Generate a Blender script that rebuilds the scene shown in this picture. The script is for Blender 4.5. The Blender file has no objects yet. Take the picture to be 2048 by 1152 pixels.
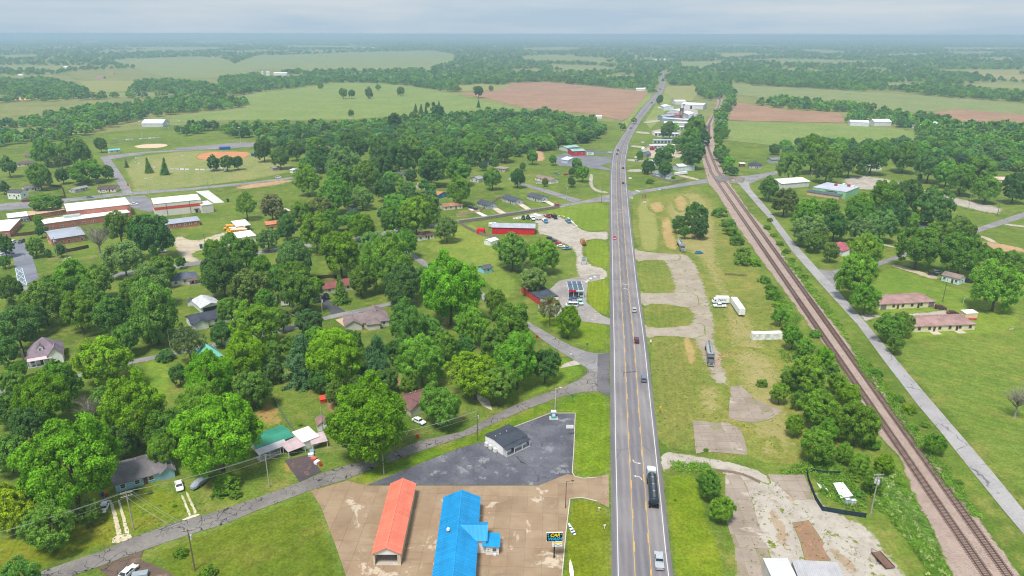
import bpy, bmesh, math, random
import numpy as np
from mathutils import Vector, Matrix, geometry

# ------------------------------------------------------------------ camera, sky, sun, exposure
SC = bpy.context.scene
COL = SC.collection
FPX, CAMH, PITCH, ROLL = 1420.0, 112.0, math.radians(19.68), math.radians(0.12)
cam_d = bpy.data.cameras.new('camera'); cam = bpy.data.objects.new('camera', cam_d); COL.objects.link(cam)
cam_d.sensor_width = 36.0; cam_d.lens = 36.0 * FPX / 2048.0
cam_d.clip_start = 1.0; cam_d.clip_end = 60000.0
cam.location = (0, 0, CAMH)
CR = Matrix.Rotation(math.pi / 2 - PITCH, 3, 'X') @ Matrix.Rotation(ROLL, 3, 'Z')
cam.rotation_euler = CR.to_euler()
SC.camera = cam

W = bpy.data.worlds.new('World'); SC.world = W; W.use_nodes = True
SUN_EL, SUN_AZ = math.radians(64), math.radians(205)      # azimuth measured from +Y towards +X
def _world():
    n, l = W.node_tree.nodes, W.node_tree.links
    n.clear()
    out = n.new('ShaderNodeOutputWorld'); bg = n.new('ShaderNodeBackground'); bg.inputs[1].default_value = 0.1
    sky = n.new('ShaderNodeTexSky'); sky.sky_type = 'NISHITA'; sky.sun_disc = False
    sky.sun_elevation = SUN_EL; sky.sun_rotation = SUN_AZ; sky.altitude = 300
    sky.air_density = 1.0; sky.dust_density = 2.0
    tc = n.new('ShaderNodeTexCoord'); mp = n.new('ShaderNodeMapping'); mp.inputs['Scale'].default_value = (1.2, 1.2, 11.0)
    no = n.new('ShaderNodeTexNoise'); no.inputs['Scale'].default_value = 1.7; no.inputs['Detail'].default_value = 7; no.inputs['Roughness'].default_value = .58
    rp = n.new('ShaderNodeValToRGB')
    rp.color_ramp.elements[0].position = .40; rp.color_ramp.elements[0].color = (3.30, 4.28, 5.16, 1)
    rp.color_ramp.elements[1].position = .60; rp.color_ramp.elements[1].color = (4.50, 5.02, 5.46, 1)
    mx = n.new('ShaderNodeMix'); mx.data_type = 'RGBA'; mx.inputs[0].default_value = .97
    l.new(tc.outputs['Generated'], mp.inputs[0]); l.new(mp.outputs[0], no.inputs['Vector'])
    l.new(no.outputs['Fac'], rp.inputs[0]); l.new(sky.outputs[0], mx.inputs['A']); l.new(rp.outputs[0], mx.inputs['B'])
    l.new(mx.outputs['Result'], bg.inputs[0]); l.new(bg.outputs[0], out.inputs[0])
_world()
sun_d = bpy.data.lights.new('sun', 'SUN'); sun = bpy.data.objects.new('sun', sun_d); COL.objects.link(sun)
sun_d.energy = 3.3; sun_d.angle = math.radians(14); sun_d.color = (1.0, .955, .88)
sd = Vector((math.sin(SUN_AZ) * math.cos(SUN_EL), math.cos(SUN_AZ) * math.cos(SUN_EL), math.sin(SUN_EL)))
sun.rotation_euler = sd.to_track_quat('Z', 'Y').to_euler(); sun.location = (0, 0, 300)
vs = SC.view_settings
vs.view_transform = 'Standard'; vs.look = 'None'; vs.exposure = 0.46; vs.gamma = 1.0; vs.use_curve_mapping = False
SC.render.engine = 'CYCLES'
cy = SC.cycles
cy.use_denoising = True; cy.max_bounces = 6; cy.diffuse_bounces = 3; cy.glossy_bounces = 2; cy.transmission_bounces = 3
cy.volume_bounces = 2; cy.transparent_max_bounces = 6; cy.use_adaptive_sampling = True; cy.adaptive_threshold = .015
cy.filter_width = 1.1; cy.caustics_reflective = False; cy.caustics_refractive = False; cy.sample_clamp_indirect = 6

HAZE_D, HAZE_C = 2.0e-4, (.57, .74, 1.0, 1)
# ------------------------------------------------------------------ helpers
def gp(px, py, z=0.0):
    """point at height z seen at photograph pixel (px, py) of 2048x1152"""
    d = CR @ Vector(((px - 1024) / FPX, -(py - 576) / FPX, -1.0))
    t = (z - CAMH) / d.z
    return Vector((d.x * t, d.y * t, z))
def mpp(px, py, z=0.0):
    p = gp(px, py, z); v = p - Vector((0, 0, CAMH))
    return -(CR.transposed() @ v).z / FPX
RNG = random.Random(7)
def lin(c):
    return tuple((((v / 255 + .055) / 1.055) ** 2.4 if v > 10 else v / 255 / 12.92) for v in c)
def tag(o, label=None, cat=None, group=None, kind=None):
    if label: o['label'] = label
    if cat: o['category'] = cat
    if group: o['group'] = group
    if kind: o['kind'] = kind
    return o
LM = []                       # landmarks: (phrase, x, y)
def lm(phrase, p): LM.append((phrase, p[0], p[1]))
def empty(name, loc=(0, 0, 0), rz=0.0, label=None, cat=None, group=None):
    o = bpy.data.objects.new(name, None); COL.objects.link(o); o.location = loc; o.rotation_euler = (0, 0, rz)
    o.empty_display_size = .5
    return tag(o, label, cat, group)
def mesh(verts, faces, mats=None, smooth=False, mi=None):
    me = bpy.data.meshes.new('m'); me.from_pydata([tuple(v) for v in verts], [], faces)
    if mats is not None:
        for m in (mats if isinstance(mats, (list, tuple)) else [mats]): me.materials.append(m)
    if mi is not None: me.polygons.foreach_set('material_index', mi)
    if smooth: me.polygons.foreach_set('use_smooth', [True] * len(me.polygons))
    me.update(); return me
def obj(name, me, parent=None, loc=None, rot=None, scale=None, color=None):
    o = bpy.data.objects.new(name, me); COL.objects.link(o)
    if parent: o.parent = parent
    if loc is not None: o.location = loc
    if rot is not None: o.rotation_euler = rot
    if scale is not None: o.scale = scale
    if color is not None: o.color = (*color, 1)
    return o
class MB:
    def __init__(s): s.v, s.f = [], []
    def quad(s, *p):
        b = len(s.v); s.v += [tuple(q) for q in p]; s.f.append(tuple(range(b, b + len(p))))
        return s
    def box(s, x0, x1, y0, y1, z0, z1):
        b = len(s.v)
        s.v += [(x0, y0, z0), (x1, y0, z0), (x1, y1, z0), (x0, y1, z0), (x0, y0, z1), (x1, y0, z1), (x1, y1, z1), (x0, y1, z1)]
        s.f += [(b, b + 3, b + 2, b + 1), (b + 4, b + 5, b + 6, b + 7), (b, b + 1, b + 5, b + 4), (b + 1, b + 2, b + 6, b + 5), (b + 2, b + 3, b + 7, b + 6), (b + 3, b, b + 4, b + 7)]
        return s
    def slab(s, pts, t):
        """pts: planar polygon (top), t: thickness downwards along its normal"""
        P = [Vector(p) for p in pts]; n = Vector((0, 0, 0))
        for i in range(len(P)): n += P[i].cross(P[(i + 1) % len(P)])
        n.normalize()
        if n.z < 0: P.reverse(); n = -n
        b, k = len(s.v), len(P)
        s.v += [tuple(p) for p in P] + [tuple(p - n * t) for p in P]
        s.f.append(tuple(range(b, b + k))); s.f.append(tuple(range(b + 2 * k - 1, b + k - 1, -1)))
        for i in range(k): j = (i + 1) % k; s.f.append((b + i, b + k + i, b + k + j, b + j))
        return s
    def tube(s, p0, p1, r0, r1=None, n=8, cap=True):
        r1 = r0 if r1 is None else r1
        p0, p1 = Vector(p0), Vector(p1); d = (p1 - p0).normalized()
        u = d.orthogonal().normalized(); w = d.cross(u); b = len(s.v)
        for p, r in ((p0, r0), (p1, r1)):
            for i in range(n):
                a = 2 * math.pi * i / n; s.v.append(tuple(p + (u * math.cos(a) + w * math.sin(a)) * r))
        for i in range(n): j = (i + 1) % n; s.f.append((b + i, b + j, b + n + j, b + n + i))
        if cap: s.f.append(tuple(range(b + n - 1, b - 1, -1))); s.f.append(tuple(range(b + n, b + 2 * n)))
        return s
    def prism(s, prof, y0, y1):
        """prof: (x,z) polygon extruded from y0 to y1"""
        b, k = len(s.v), len(prof)
        s.v += [(x, y0, z) for x, z in prof] + [(x, y1, z) for x, z in prof]
        s.f.append(tuple(range(b, b + k))); s.f.append(tuple(range(b + 2 * k - 1, b + k - 1, -1)))
        for i in range(k): j = (i + 1) % k; s.f.append((b + j, b + i, b + k + i, b + k + j))
        return s
    def me(s, mat, smooth=False):
        m = mesh(s.v, s.f, mat, smooth)
        bm = bmesh.new(); bm.from_mesh(m); bmesh.ops.recalc_face_normals(bm, faces=bm.faces); bm.to_mesh(m); bm.free()
        return m
    def o(s, name, mat, parent=None, **k): return obj(name, s.me(mat, k.pop('smooth', False)), parent, **k)

# ------------------------------------------------------------------ materials
class NT:
    def __init__(s, name):
        s.m = bpy.data.materials.new(name); s.m.use_nodes = True
        s.n, s.l = s.m.node_tree.nodes, s.m.node_tree.links
        s.b = s.n['Principled BSDF']; s.b.inputs['Roughness'].default_value = .85
        s.b.inputs['Specular IOR Level'].default_value = .25
        s.out = s.n['Material Output']; s._pos = None
    def pos(s):
        if s._pos is None: s._pos = s.n.new('ShaderNodeNewGeometry').outputs['Position']
        return s._pos
    def objc(s): return s.n.new('ShaderNodeTexCoord').outputs['Object']
    def mapping(s, vec, scale=(1, 1, 1), rot=(0, 0, 0)):
        k = s.n.new('ShaderNodeMapping'); s.l.new(vec, k.inputs[0]); k.inputs['Scale'].default_value = scale; k.inputs['Rotation'].default_value = rot
        return k.outputs[0]
    def noise(s, scale, detail=3, rough=.55, vec=None, dist=0):
        k = s.n.new('ShaderNodeTexNoise'); s.l.new(vec or s.pos(), k.inputs['Vector'])
        k.inputs['Scale'].default_value = scale; k.inputs['Detail'].default_value = detail; k.inputs['Roughness'].default_value = rough; k.inputs['Distortion'].default_value = dist
        return k.outputs['Fac']
    def rng(s, v, a, b, c=0., d=1., smooth=True):
        k = s.n.new('ShaderNodeMapRange'); k.interpolation_type = 'SMOOTHSTEP' if smooth else 'LINEAR'
        s.l.new(v, k.inputs[0])
        for i, x in enumerate((a, b, c, d)): k.inputs[i + 1].default_value = x
        return k.outputs[0]
    def mix(s, f, a, b, mode='MIX'):
        k = s.n.new('ShaderNodeMix'); k.data_type = 'RGBA'; k.blend_type = mode
        for sock, v in ((k.inputs[0], f), (k.inputs['A'], a), (k.inputs['B'], b)):
            if isinstance(v, (int, float)): sock.default_value = v
            elif isinstance(v, tuple): sock.default_value = (*v[:3], 1)
            else: s.l.new(v, sock)
        return k.outputs['Result']
    def math(s, op, a, b=0.):
        k = s.n.new('ShaderNodeMath'); k.operation = op
        for i, v in enumerate((a, b)):
            if isinstance(v, (int, float)): k.inputs[i].default_value = v
            else: s.l.new(v, k.inputs[i])
        return k.outputs[0]
    def attr(s, name, typ='GEOMETRY', out='Fac'):
        k = s.n.new('ShaderNodeAttribute'); k.attribute_name = name; k.attribute_type = typ
        return k.outputs[out]
    def gray(s, v):
        k = s.n.new('ShaderNodeCombineColor')
        for i in range(3): s.l.new(v, k.inputs[i])
        return k.outputs[0]
    def sep(s, vec):
        k = s.n.new('ShaderNodeSeparateXYZ'); s.l.new(vec, k.inputs[0]); return k.outputs
    def color(s, c): s.l.new(c, s.b.inputs['Base Color']); return s
    def bump(s, h, strength=.3, dist=.1):
        k = s.n.new('ShaderNodeBump'); k.inputs['Strength'].default_value = strength; k.inputs['Distance'].default_value = dist
        s.l.new(h, k.inputs['Height']); s.l.new(k.outputs[0], s.b.inputs['Normal']); return s
    def vary(s, c, scale, lo, hi, detail=4):
        return s.mix(1.0, c, s.gray(s.rng(s.noise(scale, detail), .25, .75, lo, hi)), 'MULTIPLY')

CACHE = {}
def plain(c, rough=.7, var=.12, scale=.6, metal=0., spec=.25):
    """painted / weathered surface of sRGB colour c with broad and fine unevenness"""
    key = ('plain', c, rough, var, scale, metal)
    if key in CACHE: return CACHE[key]
    t = NT('paint_%d_%d_%d' % c); col = t.vary(lin(c), scale, 1 - var, 1 + var, 6); col = t.vary(col, scale * 9, 1 - var * .6, 1 + var * .6, 2)
    t.color(col); t.b.inputs['Roughness'].default_value = rough; t.b.inputs['Metallic'].default_value = metal; t.b.inputs['Specular IOR Level'].default_value = spec
    CACHE[key] = t.m; return t.m
def shingle(c):
    key = ('sh', c)
    if key in CACHE: return CACHE[key]
    t = NT('shingle_%d_%d_%d' % c); v = t.mapping(t.objc(), (1, 1, 1))
    col = t.vary(lin(c), .35, .78, 1.2, 5)
    b = t.n.new('ShaderNodeTexBrick'); t.l.new(v, b.inputs[0]); b.inputs['Scale'].default_value = 1.6
    b.inputs['Color1'].default_value = (.8, .8, .8, 1); b.inputs['Color2'].default_value = (1.15, 1.15, 1.15, 1); b.inputs['Mortar'].default_value = (.7, .7, .7, 1)
    b.inputs['Row Height'].default_value = .3; b.inputs['Brick Width'].default_value = .6; b.inputs['Mortar Size'].default_value = .02
    col = t.mix(.55, col, t.mix(1., col, b.outputs[0], 'MULTIPLY')); col = t.vary(col, 7, .85, 1.15, 2)
    t.color(col); t.b.inputs['Roughness'].default_value = .9
    CACHE[key] = t.m; return t.m
def siding(c, vert=False, pitch=.22):
    key = ('sd', c, vert, pitch)
    if key in CACHE: return CACHE[key]
    t = NT('siding_%d_%d_%d' % c); x = t.sep(t.objc())
    ax = t.math('ADD', x[0], x[1]) if vert else x[2]
    f = t.math('FRACT', t.math('MULTIPLY', ax, 1 / pitch)); g = t.rng(f, .0, .18, .78, 1.0)
    col = t.mix(1., t.vary(lin(c), .5, .86, 1.1, 5), t.gray(g), 'MULTIPLY'); t.color(col); t.b.inputs['Roughness'].default_value = .6
    t.bump(f, .4, .03)
    CACHE[key] = t.m; return t.m
def brick(c):
    key = ('bk', c)
    if key in CACHE: return CACHE[key]
    t = NT('brick_%d_%d_%d' % c); b = t.n.new('ShaderNodeTexBrick')
    x = t.sep(t.objc()); k = t.n.new('ShaderNodeCombineXYZ'); t.l.new(t.math('ADD', x[0], x[1]), k.inputs[0]); t.l.new(x[2], k.inputs[1])
    t.l.new(k.outputs[0], b.inputs[0]); L = lin(c); b.inputs['Scale'].default_value = 1.0
    b.inputs['Color1'].default_value = (*[v * .85 for v in L], 1); b.inputs['Color2'].default_value = (*[v * 1.15 for v in L], 1); b.inputs['Mortar'].default_value = (.42, .36, .32, 1)
    b.inputs['Row Height'].default_value = .2; b.inputs['Brick Width'].default_value = .5; b.inputs['Mortar Size'].default_value = .012
    t.color(t.vary(b.outputs[0], .3, .85, 1.12, 4)); CACHE[key] = t.m; return t.m
def ribbed(c, pitch=.45, rough=.45, axis=0):
    """sheet-metal roofing: ribs run up the slope"""
    key = ('rb', c, pitch, axis)
    if key in CACHE: return CACHE[key]
    t = NT('sheet_metal_%d_%d_%d' % c); x = t.sep(t.objc())
    f = t.math('FRACT', t.math('MULTIPLY', x[axis], 1 / pitch)); r = t.math('ABSOLUTE', t.math('SUBTRACT', f, .5)); g = t.rng(r, .38, .5, 0., 1.)
    col = t.vary(lin(c), .25, .86, 1.12, 6); col = t.vary(col, 3., .93, 1.07, 2)
    oi = t.n.new('ShaderNodeObjectInfo'); col = t.mix(1., col, t.gray(t.rng(oi.outputs['Random'], 0, 1, .93, 1.06, False)), 'MULTIPLY')
    col = t.mix(t.math('MULTIPLY', g, .5), col, t.mix(1., col, (.5, .5, .5), 'MULTIPLY')); st_ = t.noise(.9, 5, .65, vec=t.mapping(t.objc(), (1, .25, .25))); col = t.mix(t.rng(st_, .45, .75, 0, .42), col, t.mix(1., col, (.68, .66, .62), 'MULTIPLY'))
    t.color(col); t.b.inputs['Roughness'].default_value = rough; t.bump(g, .5, .05); t.b.inputs['Specular IOR Level'].default_value = .4
    CACHE[key] = t.m; return t.m
def glass(): 
    if 'glass' in CACHE: return CACHE['glass']
    t = NT('window_glass'); t.b.inputs['Base Color'].default_value = (.028, .036, .042, 1); t.b.inputs['Roughness'].default_value = .08; t.b.inputs['Specular IOR Level'].default_value = .6
    CACHE['glass'] = t.m; return t.m
def carpaint():
    if 'car' in CACHE: return CACHE['car']
    t = NT('car_paint'); oi = t.n.new('ShaderNodeObjectInfo'); t.color(t.vary(oi.outputs['Color'], 1.5, .92, 1.06)); t.b.inputs['Roughness'].default_value = .3
    t.b.inputs['Coat Weight'].default_value = .5; t.b.inputs['Specular IOR Level'].default_value = .5
    CACHE['car'] = t.m; return t.m
WHITE = (232, 232, 230); TYRE = (28, 28, 30)
# grass: three colours blended by noise at three sizes; optional mowing stripes
def grass_color(t, c1, c2, c3, stripe=None):
    c1, c2, c3 = [(r * 1.08, g * .96, b * .95) for r, g, b in (c1, c2, c3)]
    a = t.mix(t.rng(t.noise(.017, 4), .38, .62), lin(c1), lin(c2)); a = t.mix(t.rng(t.noise(.11, 6, .62), .45, .72, 0, .85), a, lin(c3))
    a = t.mix(t.rng(t.noise(.05, 5, .6), .48, .68, 0, .6), a, t.mix(1., a, (.74, .88, .7), 'MULTIPLY')); a = t.vary(a, .33, .84, 1.16, 4); a = t.vary(a, 1.3, .76, 1.24, 4); a = t.vary(a, 5., .84, 1.16, 2)
    if stripe:
        ang, wd, amt = stripe; x = t.sep(t.mapping(t.pos(), (1, 1, 1), (0, 0, math.radians(ang))))
        wob = t.math('ADD', x[0], t.math('MULTIPLY', t.noise(.05, 2), 3.0))
        sn = t.math('SINE', t.math('MULTIPLY', wob, math.pi / wd)); a = t.mix(1., a, t.gray(t.rng(sn, -.6, .6, 1 - amt, 1 + amt)), 'MULTIPLY')
    return a
def grass(c1, c2, c3, stripe=None, edge=None):
    key = ('gr', c1, c2, c3, stripe, edge)
    if key in CACHE: return CACHE[key]
    t = NT('grass'); col = grass_color(t, c1, c2, c3, stripe)
    if edge:                    # blend into the surrounding grass along the patch edge
        f = t.math('ADD', t.attr('edge'), t.math('MULTIPLY', t.math('SUBTRACT', t.noise(.35, 5, .65), .5), 1.6))
        col = t.mix(t.rng(f, .25, .75), grass_color(t, *(LAWN if edge is True else edge)), col)
    t.color(col); t.b.inputs['Roughness'].default_value = .95; t.b.inputs['Specular IOR Level'].default_value = .08; t.bump(t.noise(3., 4), .5, .15)
    CACHE[key] = t.m; return t.m
LAWN = ((82, 114, 42), (98, 130, 50), (124, 136, 72))
STRIP = ((100, 126, 54), (114, 134, 62), (136, 138, 76))
def dirt(c1, c2, c3, base=None, cover=.0, scale=.12, turf=None):
    """gravel or bare soil that thins into grass at its edge"""
    key = ('di', c1, c2, c3, base, cover, scale, turf)
    if key in CACHE: return CACHE[key]
    t = NT('gravel'); a = t.mix(t.rng(t.noise(scale, 6, .62), .38, .62), lin(c1), lin(c2)); a = t.mix(t.rng(t.noise(scale * 3.3, 5, .65), .5, .72), a, lin(c3))
    a = t.vary(a, 6., .82, 1.18, 3)
    f = t.math('ADD', t.attr('edge'), t.math('MULTIPLY', t.math('SUBTRACT', t.noise(.5, 6, .68), .5), 2.2))
    f = t.math('SUBTRACT', f, t.math('MULTIPLY', t.rng(t.noise(.22, 6, .7), .52, .66), cover))
    under = t.mix(t.rng(t.noise(scale, 6, .62), .38, .62), lin(base[0]), lin(base[1])) if base else grass_color(t, *(turf or LAWN))
    a = t.mix(t.rng(f, .35, .65), under, a)
    t.color(a); t.b.inputs['Roughness'].default_value = .95; t.b.inputs['Specular IOR Level'].default_value = .1; t.bump(t.noise(8., 3), .5, .05)
    CACHE[key] = t.m; return t.m
def asphalt(c1, c2, crack=None, c3=None, edge=False):
    key = ('as', c1, c2, crack, c3, edge)
    if key in CACHE: return CACHE[key]
    t = NT('asphalt'); a = t.mix(t.rng(t.noise(.09, 6, .6), .36, .64), lin(c1), lin(c2)); a = t.vary(a, 1.3, .9, 1.1, 4); a = t.vary(a, 14., .86, 1.14, 2)
    if c3: a = t.mix(t.rng(t.noise(.16, 7, .7), .54, .66), a, lin(c3))
    if crack:
        size, width, cc = crack
        wv = t.n.new('ShaderNodeVectorMath'); wv.operation = 'ADD'; t.l.new(t.pos(), wv.inputs[0])
        nz = t.n.new('ShaderNodeTexNoise'); t.l.new(t.pos(), nz.inputs['Vector']); nz.inputs['Scale'].default_value = .35; nz.inputs['Detail'].default_value = 3
        sc = t.n.new('ShaderNodeVectorMath'); sc.operation = 'SCALE'; t.l.new(nz.outputs['Color'], sc.inputs[0]); sc.inputs['Scale'].default_value = 3.5; t.l.new(sc.outputs[0], wv.inputs[1])
        vo = t.n.new('ShaderNodeTexVoronoi'); vo.feature = 'DISTANCE_TO_EDGE'; t.l.new(t.mapping(wv.outputs[0], (1, 1, 0)), vo.inputs['Vector']); vo.inputs['Scale'].default_value = 1 / size
        ln = t.rng(vo.outputs['Distance'], width / size * .5, width / size, 1., 0.)
        ln = t.math('MULTIPLY', ln, t.rng(t.noise(.12, 3), .40, .52))
        a = t.mix(ln, a, lin(cc))
    if edge:
        f = t.math('ADD', t.attr('edge'), t.math('MULTIPLY', t.math('SUBTRACT', t.noise(1.2, 5, .65), .5), 1.4)); a = t.mix(t.rng(f, .1, .35), grass_color(t, *LAWN), a)
    t.color(a); t.b.inputs['Roughness'].default_value = .85; t.bump(t.noise(20., 2), .25, .02)
    CACHE[key] = t.m; return t.m
def concrete(c1, c2, c3):
    key = ('co', c1, c2, c3)
    if key in CACHE: return CACHE[key]
    t = NT('concrete'); a = t.mix(t.rng(t.noise(.13, 6, .62), .36, .64), lin(c1), lin(c2)); a = t.mix(t.rng(t.noise(.09, 8, .72, dist=.6), .58, .62), a, lin(c3))
    x = t.noise(.5, 4, vec=t.mapping(t.pos(), (.22, 1.2, 1))); a = t.mix(t.rng(x, .5, .8, 0, .4), a, lin(tuple(int(v * .72) for v in c1)))
    oi = t.n.new('ShaderNodeObjectInfo'); a = t.mix(1., a, t.gray(t.rng(oi.outputs['Random'], 0, 1, .92, 1.07, False)), 'MULTIPLY')
    a = t.mix(t.rng(t.noise(.21, 7, .7, dist=.8), .52, .7, 0, .38), a, t.mix(1., a, (.62, .6, .58), 'MULTIPLY')); a = t.vary(a, 9., .9, 1.1, 2); t.color(a); CACHE[key] = t.m; return t.m
# foliage: the tree's own colour (object colour), leaf-to-leaf variation from the mesh
def leaf_mat(inst=False):
    t = NT('foliage_far' if inst else 'foliage')
    if inst: base = t.attr('tint', 'INSTANCER', 'Color')
    else: base = t.n.new('ShaderNodeObjectInfo').outputs['Color']
    v = t.attr('leaf'); col = t.mix(1., base, t.gray(t.rng(v, 0, 1, .66, 1.72, False)), 'MULTIPLY')
    col = t.mix(t.rng(v, .55, 1., 0, .16), col, t.mix(1., col, (1.5, 1.22, .45), 'MULTIPLY'))
    t.n.remove(t.b); d = t.n.new('ShaderNodeBsdfDiffuse'); tr = t.n.new('ShaderNodeBsdfTranslucent'); ms = t.n.new('ShaderNodeMixShader'); ms.inputs[0].default_value = .34
    t.l.new(col, d.inputs[0]); t.l.new(t.mix(1., col, (1.2, 1.25, .7), 'MULTIPLY'), tr.inputs[0]); t.l.new(d.outputs[0], ms.inputs[1]); t.l.new(tr.outputs[0], ms.inputs[2]); t.l.new(ms.outputs[0], t.out.inputs[0])
    return t.m
LEAF = leaf_mat(); LEAF_FAR = leaf_mat(True)
BARK = plain((96, 84, 72), .95, .25, 1.5); DEADWOOD = plain((150, 142, 132), .95, .2, 1.5)
# ------------------------------------------------------------------ ground sheets
def struct(o): o['kind'] = 'structure'; return o
def resample(P, step, jit=0.0, rs=None):
    out = []
    for i in range(len(P)):
        a, b = P[i], P[(i + 1) % len(P)]; d = (b - a).length; k = max(1, min(60, int(d / step)))
        nrm = Vector((-(b - a).y, (b - a).x)).normalized() if d > 1e-6 else Vector((0, 0))
        for j in range(k):
            q = a.lerp(b, j / k)
            if jit and j: q = q + nrm * rs.gauss(0, jit)
            out.append(q)
    return out
def chaikin(P, it=2):
    for _ in range(it):
        Q = []
        for i in range(len(P)):
            a, b = P[i], P[(i + 1) % len(P)]; Q += [a.lerp(b, .25), a.lerp(b, .75)]
        P = Q
    return P
def inside(P, x, y):
    x, y = np.asarray(x), np.asarray(y); c = np.zeros(x.shape, bool); n = len(P)
    for i in range(n):
        ax, ay = P[i][0], P[i][1]; bx, by = P[i - 1][0], P[i - 1][1]
        if ay == by: continue
        m = ((ay > y) != (by > y)) & (x < (bx - ax) * (y - ay) / (by - ay) + ax); c ^= m
    return c
def wpoly(px): return [gp(*p).to_2d() for p in px]
PSEED = [0]
def patch(name, px, mat, z, soft=0.0, smooth=0, step=8.0, jit=0.0, parent=None, world=False):
    PSEED[0] += 1; rs = random.Random(PSEED[0])
    P = px if world else wpoly(px)
    if smooth: P = chaikin(P, smooth)
    P = resample(P, step, jit, rs); n = len(P); V = list(P)
    if soft:
        A = np.array([(p.x, p.y) for p in P]); lo, hi = A.min(0), A.max(0); B_ = np.roll(A, -1, 0); s = max(soft * .38, math.sqrt(abs((A[:, 0] * B_[:, 1] - A[:, 1] * B_[:, 0]).sum()) / 2 / 6000))
        gx, gy = np.meshgrid(np.arange(lo[0], hi[0], s), np.arange(lo[1], hi[1], s)); R_ = np.random.RandomState(1); gx = gx.ravel() + R_.uniform(-.42, .42, gx.size) * s; gy = gy.ravel() + R_.uniform(-.42, .42, gx.size) * s
        m = inside(P, gx, gy); V += [Vector((a, b)) for a, b in zip(gx[m], gy[m])]
    vo, eo, fo, *_ = geometry.delaunay_2d_cdt(V, [], [list(range(n))], 1, 1e-4)
    me = mesh([(v.x, v.y, z) for v in vo], [tuple(f) for f in fo], mat)
    if sum(p.normal.z for p in me.polygons) < 0: me.flip_normals()
    if soft:
        Q = np.array([(v.x, v.y) for v in vo]); A = np.array([(p.x, p.y) for p in P]); B = np.roll(A, -1, 0); d = np.full(len(Q), 1e9)
        for a, b in zip(A, B):
            ab = b - a; t = np.clip(((Q - a) @ ab) / max(ab @ ab, 1e-9), 0, 1); d = np.minimum(d, np.hypot(*(Q - a - t[:, None] * ab).T))
        me.attributes.new('edge', 'FLOAT', 'POINT').data.foreach_set('value', np.clip(d / soft, 0, 1).astype(np.float32))
    o = obj(name, me, parent)
    if parent is None: struct(o)
    return o
# the ground itself
gm = NT('pasture'); gcol = grass_color(gm, (112, 130, 76), (126, 140, 86), (100, 122, 70)); gm.color(gcol); gm.b.inputs['Roughness'].default_value = .95; gm.b.inputs['Specular IOR Level'].default_value = .05
gv, gf = [], []
RR = [0, 100, 300, 700, 1500, 3000, 6000, 11000, 20000]; NA = 96
for r in RR:
    for a in range(NA): gv.append((r * math.sin(2 * math.pi * a / NA), r * math.cos(2 * math.pi * a / NA), 0))
for i in range(len(RR) - 1):
    for a in range(NA):
        b = (a + 1) % NA; gf.append((i * NA + a, (i + 1) * NA + a, (i + 1) * NA + b, i * NA + b))
me = mesh(gv, gf, gm.m); me.flip_normals() if me.polygons[NA * 3].normal.z < 0 else None
struct(obj('ground', me))
patch('lawn', [(-700, 1400), (-500, 700), (-150, 262), (180, 268), (350, 250), (480, 243), (700, 240), (900, 236), (1060, 228), (1240, 246), (1272, 222), (1300, 205), (1420, 250), (1450, 282), (1540, 292), (1830, 288), (2200, 280), (2500, 700), (2700, 1400)], grass(*LAWN), .03, step=60)
def on_strip(px): x, y = sum(p[0] for p in px) / len(px), sum(p[1] for p in px) / len(px); return 390 < y < 925 and 1262 + max(0, y - 560) * .12 < x < 1540 + max(0, y - 560) * .5 and not (y > 700 and x > 1640)
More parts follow.
